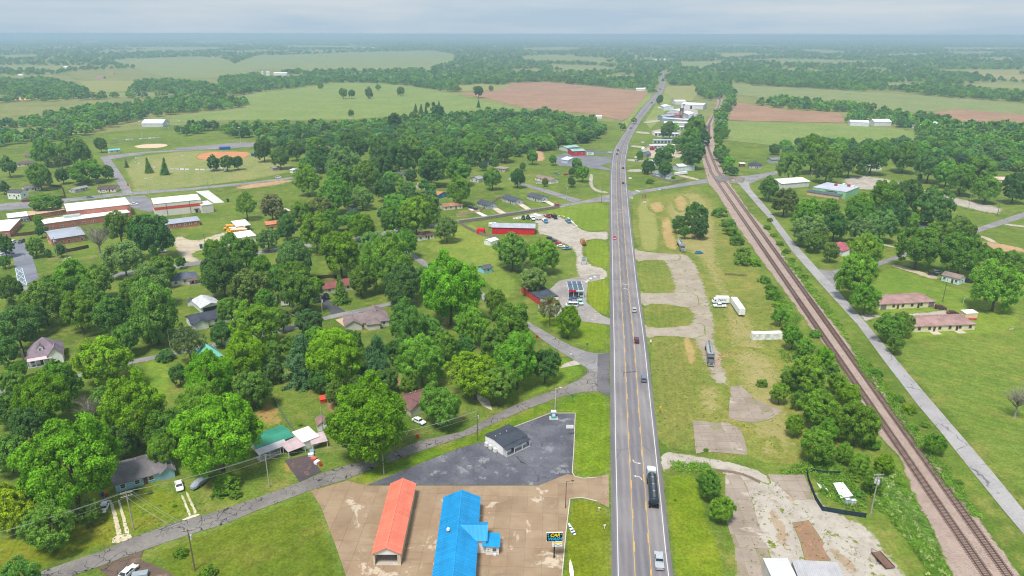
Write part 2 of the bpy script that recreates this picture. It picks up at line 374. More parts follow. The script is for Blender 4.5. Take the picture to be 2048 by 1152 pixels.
# mown lawns and verges, each with its own tone
for nm, px, cs, st, sf in [
    ('lawn', [(285, 1108), (375, 1075), (512, 1024), (622, 986), (642, 1014), (672, 1094), (692, 1152), (730, 1260), (250, 1260), (330, 1140)], ((84, 116, 24), (94, 126, 28), (108, 128, 42)), (35, 1.6, .06), 3),
    ('verge', [(1164, 998), (1195, 1006), (1222, 1020), (1226, 1170), (1226, 1250), (1110, 1250), (1124, 1152), (1132, 1064), (1140, 1000)], ((84, 126, 16), (98, 138, 22), (112, 140, 40)), (8, 1.1, .05), 1.5),
    ('verge', [(1150, 828), (1108, 822), (1124, 797), (1164, 787), (1199, 785), (1221, 798), (1224, 944), (1200, 951), (1164, 954), (1145, 946)], ((76, 132, 18), (88, 142, 22), (112, 150, 36)), (8, 1.1, .05), 1.5),
    ('verge', [(692, 964), (762, 933), (837, 906), (937, 874), (1024, 833), (1074, 813), (1110, 800), (1100, 826), (1024, 855), (972, 882), (922, 895), (837, 928), (732, 969)], ((74, 132, 20), (86, 142, 24), (104, 146, 34)), None, 1.5),
    ('verge', [(1330, 952), (1352, 946), (1395, 948), (1408, 990), (1424, 1050), (1440, 1080), (1458, 1152), (1470, 1250), (1362, 1250), (1344, 1152), (1328, 1000)], ((98, 136, 20), (110, 146, 26), (124, 150, 40)), None, 2),
    ('verge', [(1300, 690), (1320, 674), (1366, 673), (1380, 735), (1420, 772), (1456, 775), (1456, 836), (1388, 838), (1388, 900), (1320, 896), (1308, 830)], ((112, 134, 54), (122, 140, 62), (104, 130, 48)), (8, 1.3, .07), 3),
    ('verge', [(1268, 400), (1305, 396), (1318, 440), (1330, 500), (1300, 506), (1276, 500), (1264, 450)], ((104, 136, 60), (114, 142, 66), (124, 140, 74)), (8, 1.5, .07), 4),
    ('verge', [(1276, 524), (1300, 519), (1322, 520), (1334, 545), (1340, 580), (1312, 588), (1284, 582)], ((100, 132, 46), (110, 138, 52), (122, 138, 62)), (8, 1.2, .06), 2),
    ('verge', [(1288, 615), (1312, 607), (1368, 612), (1378, 634), (1370, 652), (1335, 659), (1302, 656), (1290, 645)], ((100, 130, 44), (112, 138, 50), (124, 138, 62)), (8, 1.2, .06), 2),
    ('meadow', [(1735, 670), (1800, 690), (1900, 676), (2100, 668), (2400, 680), (2500, 1100), (2060, 1015), (1990, 945), (1918, 862), (1868, 806), (1800, 726)], ((98, 136, 46), (108, 142, 50), (120, 142, 58)), (-52, 1.6, .07), 4),
    ('lawn', [(1735, 560), (1760, 535), (1830, 535), (1900, 575), (2048, 605), (2048, 668), (1900, 674), (1800, 688), (1770, 660), (1745, 640)], ((86, 142, 42), (98, 150, 46), (118, 152, 58)), None, 4),
    ('verge', [(1172, 562), (1200, 557), (1219, 562), (1221, 628), (1200, 628), (1180, 615), (1173, 600)], ((92, 142, 24), (104, 150, 28), (112, 150, 36)), (8, .9, .10), 1.2),
    ('verge', [(1172, 482), (1195, 478), (1219, 484), (1221, 530), (1200, 536), (1182, 530), (1168, 505)], ((90, 142, 28), (100, 150, 34), (112, 152, 40)), (8, 1.2, .07), 1.2),
    ('lawn', [(1078, 424), (1160, 406), (1218, 406), (1221, 456), (1200, 463), (1165, 462), (1140, 440), (1118, 432)], ((88, 142, 34), (98, 150, 40), (114, 152, 48)), (8, 2.2, .05), 2),
    ('lawn', [(832, 488), (930, 440), (992, 470), (1000, 530), (1050, 570), (1010, 610), (960, 560), (900, 520)], ((94, 146, 50), (106, 152, 54), (116, 152, 60)), None, 4),
    ('lawn', [(1060, 640), (1130, 676), (1185, 705), (1219, 702), (1221, 640), (1150, 640), (1090, 600)], ((84, 138, 24), (96, 146, 30), (110, 148, 44)), None, 3),
    ('lawn', [(1078, 690), (1140, 720), (1165, 733), (1172, 742), (1160, 756), (1074, 791), (1000, 812), (980, 800), (1060, 740)], ((82, 140, 34), (96, 148, 38), (110, 150, 48)), None, 2),
    ('lawn', [(225, 390), (420, 372), (560, 352), (610, 335), (500, 300), (380, 300), (230, 318), (265, 384)], ((120, 150, 74), (132, 156, 82), (150, 152, 96)), None, 8),
    ('lawn', [(220, 900), (350, 980), (420, 1022), (350, 1044), (200, 1100), (90, 1138), (-100, 1210), (-100, 1050), (100, 1080)], ((92, 132, 26), (106, 140, 30), (128, 142, 48)), None, 3),
    ('lawn', [(240, 740), (330, 710), (352, 720), (350, 800), (300, 830), (270, 800)], ((82, 146, 40), (96, 152, 44), (106, 150, 52)), None, 4),
]: patch(nm, px, grass(*[(int(r_ * (1.13 if r_ < .72 * g_ else .98)), int(g_ * .95), b_ + 6) for r_, g_, b_ in cs], st and (*st[:2], st[2] * .6), STRIP if on_strip(px) else True), .06, soft=sf, smooth=1, step=3)
# dry, bare and worn ground
patch('meadow', [(1262, 402), (1400, 372), (1432, 400), (1530, 545), (1640, 700), (1760, 880), (1700, 930), (1440, 925), (1330, 890), (1300, 760), (1285, 640), (1275, 520)], grass(*STRIP, None, True), .052, soft=6, step=6)
TAN = ((176, 160, 138), (190, 178, 158), (156, 140, 112)); PALE = ((166, 156, 146), (180, 172, 162), (146, 132, 114)); ORANGE = ((164, 138, 88), (174, 150, 102), (140, 134, 74))
RED = ((186, 150, 118), (176, 138, 108), (160, 150, 100)); GREY = ((154, 142, 128), (166, 156, 142), (144, 128, 104)); SPARSE = ((152, 142, 92), (140, 136, 78), (166, 150, 108))
for nm, px, cs, z, sf, cv in [
    ('bare_soil', [(1320, 392), (1400, 380), (1440, 420), (1450, 560), (1520, 640), (1560, 720), (1540, 760), (1470, 770), (1440, 700), (1440, 640), (1420, 580), (1380, 505), (1330, 500)], SPARSE, .075, 9, .28),
    ('bare_soil', [(1440, 690), (1560, 700), (1590, 790), (1620, 930), (1500, 925), (1490, 870), (1470, 790)], SPARSE, .077, 8, .5), ('bare_soil', [(1268, 400), (1310, 395), (1330, 500), (1290, 505), (1276, 495)], ((138, 140, 74), (146, 144, 84), (128, 136, 64)), .076, 4, .4),
    ('bare_soil', [(1290, 405), (1330, 400), (1338, 425), (1300, 428)], ORANGE, .08, 5, .5), ('bare_soil', [(1340, 392), (1376, 390), (1384, 420), (1350, 428)], ORANGE, .08, 5, .5),
    ('bare_soil', [(1318, 435), (1345, 432), (1352, 465), (1366, 500), (1330, 503), (1318, 470)], ORANGE, .08, 4, .4),
    ('bare_soil', [(1362, 674), (1384, 672), (1394, 700), (1396, 728), (1374, 732), (1366, 700)], ORANGE, .08, 2, .2),
    ('bare_soil', [(1380, 770), (1440, 760), (1455, 800), (1454, 838), (1400, 835), (1385, 800)], SPARSE, .08, 6, .5),
    ('gravel_yard', [(1269, 498), (1282, 504), (1307, 508), (1330, 507), (1374, 506), (1396, 526), (1408, 556), (1424, 600), (1437, 650), (1434, 680), (1446, 706), (1456, 741), (1470, 773), (1424, 772), (1405, 738), (1390, 696), (1374, 671), (1319, 671), (1293, 678), (1288, 648), (1301, 658), (1336, 661), (1374, 653), (1382, 633), (1370, 611), (1311, 606), (1284, 613), (1280, 584), (1311, 591), (1347, 584), (1337, 556), (1334, 538), (1320, 519), (1297, 518), (1273, 522)], GREY, .09, 3.4, .62),
    ('gravel_drive', [(1318, 900), (1374, 909), (1449, 920), (1536, 946), (1545, 975), (1500, 955), (1450, 942), (1374, 932), (1340, 936), (1322, 950)], PALE, .096, .9, .12), ('gravel_drive', [(1266, 494), (1282, 503), (1330, 507), (1362, 508), (1360, 524), (1297, 519), (1270, 526)], GREY, .096, .9, .1), ('gravel_drive', [(1278, 580), (1290, 587), (1350, 585), (1396, 586), (1400, 620), (1311, 606), (1282, 616)], GREY, .096, .9, .1), ('gravel_drive', [(1287, 644), (1300, 657), (1372, 652), (1410, 644), (1412, 680), (1319, 671), (1291, 681)], GREY, .096, .9, .1),
    ('gravel_drive', [(1318, 902), (1345, 905), (1374, 911), (1449, 921), (1536, 946), (1612, 952), (1640, 985), (1660, 1015), (1735, 1040), (1760, 1075), (1800, 1120), (1830, 1165), (1860, 1260), (1480, 1260), (1470, 1152), (1466, 1100), (1450, 1062), (1446, 1020), (1448, 960), (1424, 935), (1345, 936), (1324, 948)], PALE, .09, 3.0, .95),
    ('bare_soil', [(1584, 1046), (1617, 1041), (1632, 1062), (1650, 1090), (1662, 1122), (1610, 1124), (1600, 1085)], ((144, 114, 94), (150, 120, 98), (178, 134, 86)), .11, .25, .0),
    ('gravel_yard', [(1046, 430), (1075, 425), (1118, 432), (1140, 442), (1168, 462), (1200, 464), (1219, 460), (1220, 484), (1196, 478), (1172, 482), (1166, 505), (1182, 530), (1218, 538), (1219, 560), (1180, 560), (1165, 560), (1146, 545), (1150, 500), (1110, 480), (1090, 470), (1072, 470), (1072, 440), (1010, 437)], PALE, .09, 2.5, .15),
    ('gravel_yard', [(340, 478), (360, 470), (392, 482), (424, 470), (470, 458), (500, 470), (508, 490), (480, 505), (400, 500), (385, 510), (412, 522), (372, 530), (350, 505)], TAN, .09, 3, .2),
    ('gravel_yard', [(1672, 355), (1740, 350), (1800, 362), (1900, 392), (2022, 416), (2010, 430), (1990, 432), (1880, 405), (1790, 385), (1690, 378)], PALE, .09, 8, .4),
    ('gravel_yard', [(1290, 290), (1330, 288), (1372, 300), (1370, 318), (1300, 318), (1285, 310)], TAN, .09, 5, .1), ('gravel_yard', [(1300, 258), (1370, 258), (1360, 276), (1300, 274)], PALE, .09, 5, .1),
    ('gravel_yard', [(1330, 218), (1400, 214), (1400, 248), (1330, 250)], PALE, .09, 6, .1), ('gravel_drive', [(1272, 262), (1302, 265), (1300, 269), (1270, 266)], PALE, .1, 2, 0), ('gravel_drive', [(1262, 290), (1292, 293), (1290, 297), (1259, 294)], PALE, .1, 2, 0),
    ('gravel_drive', [(1286, 243), (1320, 238), (1322, 244), (1286, 247)], PALE, .1, 2, 0), ('gravel_drive', [(1252, 317), (1290, 320), (1290, 324), (1253, 323)], PALE, .1, 2, 0), ('gravel_drive', [(1253, 339), (1286, 338), (1286, 345), (1253, 344)], PALE, .1, 2, 0),
    ('gravel_drive', [(1349, 346), (1402, 358), (1396, 362), (1345, 350)], TAN, .1, 2, 0),
    ('gravel_drive', [(1180, 346), (1188, 350), (1186, 372), (1198, 381), (1219, 384), (1217, 387), (1192, 385), (1178, 374), (1176, 360)], PALE, .1, 1.2, 0),
    ('driveway', [(1714, 625), (1745, 630), (1800, 628), (1836, 625), (1870, 622), (1884, 618), (1918, 628), (1900, 634), (1840, 636), (1760, 634), (1728, 648)], PALE, .09, 2, .1),
    ('driveway', [(1772, 530), (1790, 527), (1860, 548), (1885, 556), (1870, 562), (1820, 545)], TAN, .09, 2, .1),
    ('bare_soil', [(1960, 480), (2000, 486), (2060, 498), (2060, 508), (1980, 502), (1955, 490)], RED, .09, 4, .4), ('driveway', [(1952, 470), (1975, 473), (2000, 486), (1985, 488)], TAN, .095, 1.5, .1),
    ('driveway', [(1962, 522), (2060, 548), (2060, 552), (1958, 526)], TAN, .09, 1, 0), ('driveway', [(2008, 446), (2060, 453), (2060, 457), (2006, 450)], PALE, .09, 1, 0), ('driveway', [(1760, 486), (1795, 494), (1792, 497), (1760, 490)], TAN, .09, 1, 0),
    ('bare_soil', [(1780, 585), (1836, 586), (1860, 590), (1845, 593), (1790, 588)], RED, .09, 2, .5),
    ('bare_soil', [(455, 372), (590, 355), (600, 365), (470, 384)], RED, .075, 9, .7), ('bare_soil', [(1050, 300), (1090, 300), (1096, 325), (1060, 322)], RED, .08, 5, .4),
    ('garden_plot', [(520, 800), (562, 806), (575, 850), (520, 860), (500, 830)], ((160, 128, 80), (148, 132, 70), (110, 130, 50)), .075, 3, .7),
    ('bare_soil', [(545, 925), (590, 918), (600, 950), (560, 945)], ((178, 132, 92), (150, 130, 60), (120, 136, 50)), .075, 3, .6),
    ('bare_soil', [(640, 800), (690, 790), (700, 830), (650, 840)], ((150, 120, 84), (136, 110, 80), (110, 120, 60)), .075, 3, .5),
    ('bare_soil', [(85, 412), (130, 410), (130, 424), (60, 436)], ((188, 154, 122), (196, 164, 134), (176, 150, 120)), .08, 2, .1),
    ('bare_soil', [(90, 468), (106, 470), (108, 494), (94, 492)], RED, .08, 2, .3), ('bare_soil', [(130, 505), (150, 512), (140, 525), (115, 528)], TAN, .08, 3, .4),
    ('bare_soil', [(1520, 875), (1560, 872), (1570, 915), (1530, 925), (1505, 905)], SPARSE, .08, 5, .7),
    ('bare_soil', [(880, 620), (905, 640), (900, 680), (870, 660)], ((150, 126, 88), (140, 124, 80), (110, 120, 60)), .075, 4, .6), ('bare_soil', [(790, 745), (815, 755), (805, 785), (780, 770)], ((146, 122, 84), (136, 120, 76), (106, 116, 56)), .075, 3, .5),
]: patch(nm, px, dirt(*cs, cover=cv, turf=STRIP if on_strip(px) else None), z, soft=sf, smooth=int(sf > .3), step=3)
for px in ([(1468, 1060), (1500, 1050), (1520, 1090), (1530, 1140), (1490, 1150)], [(1640, 1085), (1680, 1090), (1740, 1150), (1700, 1160), (1660, 1120)], [(1560, 958), (1590, 965), (1600, 1010), (1620, 1040), (1590, 1030), (1560, 990)], [(1520, 1010), (1560, 1015), (1590, 1070), (1590, 1108), (1550, 1100)]):
    patch('bare_soil', px, dirt((158, 134, 112), (166, 146, 124), (140, 136, 92), base=PALE), .113, soft=3, smooth=1, step=3)
# wheel-track drives to the blue house
for px in ([(216, 1000), (226, 999), (240, 1045), (247, 1074), (233, 1080), (226, 1040)], [(233, 998), (241, 998), (253, 1040), (262, 1070), (250, 1076), (243, 1040)], [(224, 1072), (262, 1066), (268, 1077), (222, 1092)],
           [(359, 988), (366, 987), (378, 1015), (384, 1030), (376, 1034), (368, 1010)], [(369, 984), (376, 983), (390, 1012), (396, 1026), (388, 1030), (380, 1010)], [(364, 1038), (398, 1026), (402, 1032), (360, 1044)]):
    FZ = globals().get('FZ', .095) + .0006; patch('driveway', px, dirt((200, 186, 160), (214, 206, 190), (170, 160, 110), cover=.1), FZ, soft=.35, smooth=1, step=2)
# asphalt lots and drives
patch('parking_lot', [(734, 971), (837, 929), (922, 896), (972, 883), (1024, 856), (1101, 828), (1150, 828), (1147, 900), (1144, 950), (1134, 949), (1076, 971)], asphalt((84, 84, 94), (106, 106, 114), (5.5, .05, (56, 56, 62)), (140, 140, 144)), .10, step=6)
patch('driveway', [(569, 921), (617, 909), (644, 944), (598, 965)], asphalt((74, 68, 76), (92, 78, 78), None, (146, 108, 88)), .10, step=2, jit=.06)
patch('driveway', [(196, 1136), (287, 1102), (282, 1120), (330, 1140), (370, 1165), (400, 1230), (210, 1230), (222, 1160)], asphalt((96, 80, 72), (110, 92, 80), (4, .06, (60, 50, 46)), (150, 126, 100)), .10, step=3)
patch('driveway', [(632, 596), (648, 594), (692, 624), (664, 629)], asphalt((70, 70, 76), (82, 82, 88)), .10, step=3)
patch('driveway', [(671, 640), (700, 632), (722, 650), (690, 655)], concrete((186, 158, 134), (196, 170, 148), (206, 186, 166)), .10, step=3)
patch('driveway', [(943, 783), (965, 812), (985, 822), (978, 800)], concrete((190, 176, 158), (200, 188, 172), (210, 200, 186)), .10, step=3)
patch('driveway', [(1128, 728), (1152, 720), (1162, 729), (1120, 737)], concrete((170, 160, 150), (184, 174, 164), (200, 190, 180)), .115, step=3)
patch('parking_lot', [(-40, 520), (22, 492), (30, 482), (46, 483), (62, 505), (78, 556), (40, 575), (36, 570), (25, 510), (-40, 545)], asphalt((112, 114, 126), (130, 132, 142), (9, .08, (90, 92, 100))), .10, step=6)
patch('parking_lot', [(1100, 318), (1130, 306), (1170, 312), (1222, 314), (1222, 325), (1200, 332), (1222, 338), (1220, 341), (1180, 336), (1120, 332)], asphalt((112, 110, 118), (128, 126, 132)), .10, step=8)
patch('parking_lot', [(1170, 300), (1225, 304), (1224, 308), (1170, 306)], asphalt((92, 92, 100), (108, 108, 116)), .105, step=8)
patch('parking_lot', [(250, 394), (290, 391), (318, 415), (300, 425), (262, 415)], asphalt((120, 118, 124), (136, 134, 138)), .10, step=8)
patch('parking_lot', [(-60, 416), (55, 405), (130, 398), (132, 408), (60, 416), (-60, 428)], asphalt((120, 116, 122), (136, 132, 136)), .10, step=8)
patch('concrete_pad', [(391, 383), (417, 381), (449, 405), (428, 407), (410, 395)], concrete((206, 204, 200), (214, 212, 208), (220, 218, 214)), .11, step=8)
patch('parking_lot', [(1118, 562), (1165, 552), (1200, 548), (1200, 560), (1176, 565), (1172, 604), (1205, 632), (1222, 638), (1222, 650), (1180, 645), (1140, 640), (1075, 625), (1078, 600)], asphalt((140, 134, 132), (156, 150, 146), (4, .05, (110, 104, 102)), (178, 166, 154)), .095, step=3, jit=.15)
patch('driveway', [(982, 405), (990, 413), (1012, 426), (1000, 428), (976, 412)], concrete((196, 176, 160), (206, 190, 174), (214, 200, 186)), .1, step=5)
patch('driveway', [(1033, 407), (1040, 404), (1062, 418), (1052, 420)], concrete((196, 176, 160), (206, 190, 174), (214, 200, 186)), .1, step=5)
patch('driveway', [(1084, 401), (1092, 399), (1112, 410), (1104, 412)], concrete((200, 190, 180), (210, 200, 190), (216, 208, 200)), .1, step=5)
patch('driveway', [(936, 418), (942, 416), (976, 432), (968, 434)], concrete((206, 202, 194), (212, 208, 200), (218, 214, 208)), .1, step=5)
# old concrete slab foundations on the right of the highway

# ------------------------------------------------------------------ roads
ROADMAT = asphalt((128, 124, 126), (146, 142, 142), (6.0, .10, (76, 72, 76)), edge=False)
CRACKED = asphalt((118, 112, 110), (136, 130, 126), (2.5, .08, (52, 50, 56)))
ROADS = []
def road(name, up, low, mat, z=.12, sm=0): ROADS.append(wpoly(up + low[::-1])); return patch(name, up + low[::-1], mat, z, step=4, smooth=sm)
road('road', [(-60, 1210), (90, 1141), (200, 1104), (265, 1076), (350, 1046), (425, 1026), (512, 997), (597, 966), (652, 944), (687, 933), (762, 914), (837, 883), (924, 864), (1024, 813), (1074, 793), (1124, 776), (1158, 760), (1172, 749), (1175, 741), (1169, 732), (1215, 705), (1217, 760)],
     [(30, 1210), (140, 1154), (200, 1133), (287, 1101), (375, 1071), (450, 1049), (512, 1022), (622, 981), (694, 959), (762, 931), (837, 904), (937, 871), (1024, 831), (1074, 811), (1124, 793), (1164, 785), (1199, 783), (1218, 792), (1218, 780)], CRACKED)
road('road', [(1000, 612), (1059, 645), (1106, 673), (1144, 693), (1174, 704), (1199, 708), (1215, 706)], [(985, 614), (1054, 653), (1086, 681), (1119, 703), (1144, 718), (1161, 729), (1190, 745)], ROADMAT, .128)
patch('road_apron', [(1196, 709), (1219, 706), (1219, 793), (1194, 782)], asphalt((96, 92, 98), (110, 106, 110), (3, .06, (70, 66, 70))), .134, step=3, jit=.1)
road('road', [(1002, 612), (960, 580), (880, 540), (835, 513), (800, 488), (775, 470), (770, 462)], [(985, 614), (945, 585), (868, 545), (825, 518), (790, 494), (765, 478), (758, 470)], ROADMAT, .116)
road('road', [(-60, 590), (60, 572), (205, 552), (275, 539), (372, 527), (412, 519), (512, 502), (587, 491), (690, 479), (762, 469), (787, 459), (862, 449), (912, 440), (974, 432), (1024, 424), (1124, 409), (1161, 403), (1200, 394), (1222, 389)],
     [(-60, 600), (60, 580), (205, 560), (275, 547), (372, 535), (412, 527), (512, 510), (587, 498), (690, 486), (762, 477), (787, 467), (862, 456), (912, 446), (974, 438), (1024, 430), (1124, 415), (1161, 408), (1200, 403), (1222, 405)], ROADMAT, .124)
road('road', [(1020, 356), (1049, 367), (1110, 384), (1164, 400)], [(1015, 358), (1046, 372), (1110, 392), (1146, 405)], ROADMAT, .12)
road('road', [(-60, 412), (0, 408), (125, 398), (250, 385), (380, 376), (512, 363), (590, 353), (640, 347)], [(-60, 418), (0, 415), (125, 405), (250, 391), (380, 381), (512, 367), (590, 357), (640, 350)], ROADMAT, .122)
road('road', [(247, 388), (225, 350), (200, 315), (215, 311), (300, 303), (420, 296), (512, 290), (600, 282)], [(266, 387), (244, 350), (222, 319), (300, 306), (420, 299), (512, 293), (600, 285)], ROADMAT, .118)
road('road', [(-60, 792), (50, 772), (150, 750), (260, 721), (310, 711), (400, 692), (500, 672), (580, 652), (662, 630), (779, 605), (830, 598)], [(-60, 800), (50, 780), (150, 759), (257, 730), (310, 719), (400, 700), (500, 680), (580, 662), (649, 641), (779, 612), (830, 604)], ROADMAT, .12)
road('road', [(1254, 379), (1262, 383), (1274, 382), (1336, 372), (1399, 360), (1424, 355), (1449, 354), (1474, 353), (1500, 351), (1536, 345), (1575, 338)], [(1259, 400), (1264, 393), (1274, 388), (1336, 378), (1414, 366), (1434, 363), (1449, 363), (1481, 369), (1499, 368), (1536, 353), (1575, 344)], ROADMAT, .126)
road('road', [(1496, 362), (1501, 378), (1536, 418), (1586, 483), (1641, 544), (1671, 576), (1736, 651), (1798, 726), (1866, 806), (1916, 864), (1986, 946), (2048, 1022), (2140, 1135), (2200, 1210)],
     [(1474, 364), (1481, 372), (1512, 408), (1536, 435), (1586, 505), (1648, 576), (1716, 651), (1771, 726), (1836, 811), (1881, 864), (1946, 946), (2011, 1026), (2048, 1070), (2110, 1150), (2160, 1210)], asphalt((150, 146, 148), (164, 160, 160), (13., .12, (110, 106, 108))), .13)
road('road', [(1636, 538), (1660, 542), (1700, 535), (1748, 525), (1806, 508), (1948, 458), (2031, 430), (2120, 400)], [(1668, 574), (1676, 553), (1710, 544), (1753, 534), (1806, 515), (1951, 467), (2048, 436), (2120, 410)], ROADMAT, .122)

# highway, measured along its two white edge lines
WL = [(1240, 1290), (1236.5, 1152), (1233.5, 989), (1231, 880), (1230, 801), (1228, 676), (1226, 590), (1224.6, 506), (1223.4, 430), (1223, 385), (1223.4, 350), (1225.6, 322), (1230, 300), (1241.5, 280), (1267, 241), (1286, 216), (1298, 204), (1313, 185), (1319, 172), (1321.5, 160), (1320.5, 147), (1316, 131)]
WR = [(1362, 1290), (1337, 1152), (1320, 989), (1308.5, 880), (1300, 801), (1287, 676), (1275, 590), (1265.5, 506), (1257.5, 430), (1253.5, 385), (1250.5, 350), (1250, 322), (1254, 300), (1259, 280), (1281, 241), (1300, 216), (1309, 204), (1323, 185), (1328, 172), (1329, 160), (1327, 147), (1321, 131)]
def dens(P, k=4):
    P = [Vector((*gp(*p).to_2d(), 0)) for p in P]; out = []
    for i in range(len(P) - 1):
        p0, p1, p2, p3 = P[max(i - 1, 0)], P[i], P[i + 1], P[min(i + 2, len(P) - 1)]; n = max(1, int((p2 - p1).length / 6)) if k == 0 else k
        for j in range(n):
            t = j / n; out.append(.5 * ((2 * p1) + (p2 - p0) * t + (2 * p0 - 5 * p1 + 4 * p2 - p3) * t * t + (3 * p1 - p0 - 3 * p2 + p3) * t ** 3))
    return out + [P[-1]]
HL, HR = dens(WL, 8), dens(WR, 8); NH = len(HL)
def hw(i, u):                       # u = 0 at the left edge line, 1 at the right
    return HL[i].lerp(HR[i], u)
def hstrip(u0, u1, z, i0=0, i1=None, taper=None):
    m = MB(); i1 = NH - 1 if i1 is None else i1
    V, Fc = [], []
    for i in range(i0, i1 + 1): V += [(*hw(i, u0).to_2d(), z), (*hw(i, u1).to_2d(), z)]
    for i in range(i1 - i0): Fc.append((2 * i, 2 * i + 1, 2 * i + 3, 2 * i + 2))
    return V, Fc
ht = NT('highway_asphalt')
uu = ht.attr('across'); hb = ht.mix(ht.rng(ht.noise(.06, 5), .35, .65), lin((120, 115, 119)), lin((134, 129, 131)))
mid = ht.math('MULTIPLY', ht.rng(uu, .31, .35), ht.rng(uu, .65, .69, 1, 0)); hb = ht.mix(ht.math('MULTIPLY', mid, .5), hb, lin((102, 100, 108)))
sh = ht.math('ADD', ht.rng(uu, -.02, .0, 1, 0), ht.rng(uu, 1.0, 1.02, 0, 1)); hb = ht.mix(ht.math('MULTIPLY', sh, .6), hb, lin((98, 96, 102)))
wt = ht.math('ABSOLUTE', ht.math('SUBTRACT', ht.math('FRACT', ht.math('MULTIPLY', uu, 6.0)), .5)); hb = ht.mix(ht.math('MULTIPLY', ht.rng(wt, .12, .45), .22), hb, lin((162, 154, 152)))
sm_ = ht.noise(.5, 4, vec=ht.mapping(ht.pos(), (1.2, .04, 1), (0, 0, .02))); hb = ht.mix(1., hb, ht.gray(ht.rng(sm_, .3, .7, .9, 1.08)), 'MULTIPLY')
vo_ = ht.n.new('ShaderNodeTexVoronoi'); vo_.feature = 'DISTANCE_TO_EDGE'; vo_.inputs['Scale'].default_value = .11; ht.l.new(ht.mapping(ht.pos(), (1, .8, 0)), vo_.inputs['Vector']); hb = ht.mix(ht.math('MULTIPLY', ht.rng(vo_.outputs['Distance'], .004, .009, 1, 0), ht.rng(ht.noise(.05, 3), .5, .6, 0, .7)), hb, lin((70, 68, 74))); hb = ht.mix(ht.rng(ht.noise(.03, 4, .6, vec=ht.mapping(ht.pos(), (4, .5, 1))), .55, .62, 0, .3), hb, lin((100, 96, 100))); hb = ht.vary(hb, 9., .9, 1.1, 3); ht.color(hb); ht.b.inputs['Roughness'].default_value = .8
us = [-.13, -.06, -.015, .015, .17, .33, .5, .67, .83, .985, 1.015, 1.05, 1.10]; V, Fc, at = [], [], []
for i in range(NH):
    for u in us: V.append((*hw(i, u).to_2d(), .16)); at.append(u)
k = len(us)
for i in range(NH - 1):
    for j in range(k - 1): Fc.append((i * k + j, i * k + j + 1, (i + 1) * k + j + 1, (i + 1) * k + j))
me = mesh(V, Fc, ht.m); me.attributes.new('across', 'FLOAT', 'POINT').data.foreach_set('value', at)
HIGHWAY = struct(obj('highway', me))
lt = NT('white_road_paint'); lt.color(lt.mix(lt.rng(lt.noise(2.5, 5, .7), .58, .72, 0, .6), lin((204, 204, 204)), lin((140, 138, 142)))); WPAINT = lt.m
yt = NT('yellow_road_paint'); yt.color(yt.mix(yt.rng(yt.noise(1.8, 5, .7), .5, .7, 0, .6), lin((226, 178, 70)), lin((140, 130, 110)))); YPAINT = yt.m
for u in (0.0, 1.0): obj('edge_line', mesh(*hstrip(u - .009, u + .009, .178), WPAINT), HIGHWAY)
NY = 8 * 18
for u, s in ((.335, 1), (.665, -1)):
    obj('centre_line', mesh(*hstrip(u - .005, u + .005, .178, 0, NY), YPAINT), HIGHWAY)
    # broken line on the turning-lane side
    d, on = 0.0, 0
    L = [0.0]
    for i in range(NY): L.append(L[-1] + (hw(i + 1, u) - hw(i, u)).length)
    def at_len(x, uu_):
        i = max(0, min(NY - 1, int(np.searchsorted(L, x)) - 1)); t = (x - L[i]) / max(L[i + 1] - L[i], 1e-6)
        return hw(i, uu_).lerp(hw(i + 1, uu_), t)
    x = 2.0 if s > 0 else 5.0
    while x < min(L[-1] - 5, 560):
        a, b = u + s * .011, u + s * .023
        q = [at_len(x, a), at_len(x, b), at_len(x + 3.6, b), at_len(x + 3.6, a)]
        obj('lane_dash', mesh([(p.x, p.y, .178) for p in q], [(0, 1, 2, 3)], YPAINT), HIGHWAY); x += 12.2
# curved turn arrows in the centre lane
def turn_arrow(px, py, sgn):
    cl = [Vector(p) for p in ((-.85, 1.3), (-.80, .75), (-.62, .25), (-.3, -.1), (.1, -.28), (.5, -.34))]; m = MB(); c = gp(px, py).to_2d()
    for i in range(len(cl) - 1):
        a, b = cl[i], cl[i + 1]; d = (b - a).normalized(); nn = Vector((-d.y, d.x)) * .14; m.quad((*(a - nn), 0), (*(b - nn), 0), (*(b + nn), 0), (*(a + nn), 0))
    e, d = cl[-1], (cl[-1] - cl[-2]).normalized(); nn = Vector((-d.y, d.x)) * .42; m.quad((*(e - nn), 0), (*(e + d * .75), 0), (*(e + nn), 0))
    o = m.o('turn_arrow', WPAINT, HIGHWAY); o.location = (c.x, c.y, .182); o.rotation_euler = (0, 0, 0 if sgn > 0 else math.pi); o.scale = (.95, 1.05, 1)
for px, py in ((1273, 926), (1249, 569), (1239.5, 419), (1236, 334)):
    turn_arrow(px, py, 1); 
for px, py in ((1276, 955), (1251, 578), (1240, 425), (1236, 338)): turn_arrow(px, py, -1)
# the highway's far stretch past the crest
obj_far = patch('highway', [(1314, 129), (1306, 126), (1291, 120), (1278, 114), (1260, 106.5), (1268, 107), (1286, 114), (1296, 119), (1312, 125), (1320, 129)], ht.m, .3, step=40)
for px in ([(1240, 246), (1256, 237), (1274, 212), (1298, 185), (1307, 180), (1297, 200), (1280, 217), (1262, 241), (1244, 268)], [(1290, 243), (1308, 215), (1330, 185), (1340, 172), (1345, 190), (1335, 215), (1320, 240), (1300, 258)]):
    patch('verge', px, grass((112, 142, 70), (124, 150, 78), (142, 150, 90)), .034, step=20)
# stop lines on the side roads
for q in ([(1270, 381), (1273, 380.5), (1281, 383), (1278, 383.6)], [(1316, 378.4), (1318, 378), (1321, 379.3), (1318.5, 379.8)]): patch('stop_line', q, WPAINT, .14, step=50, parent=HIGHWAY)
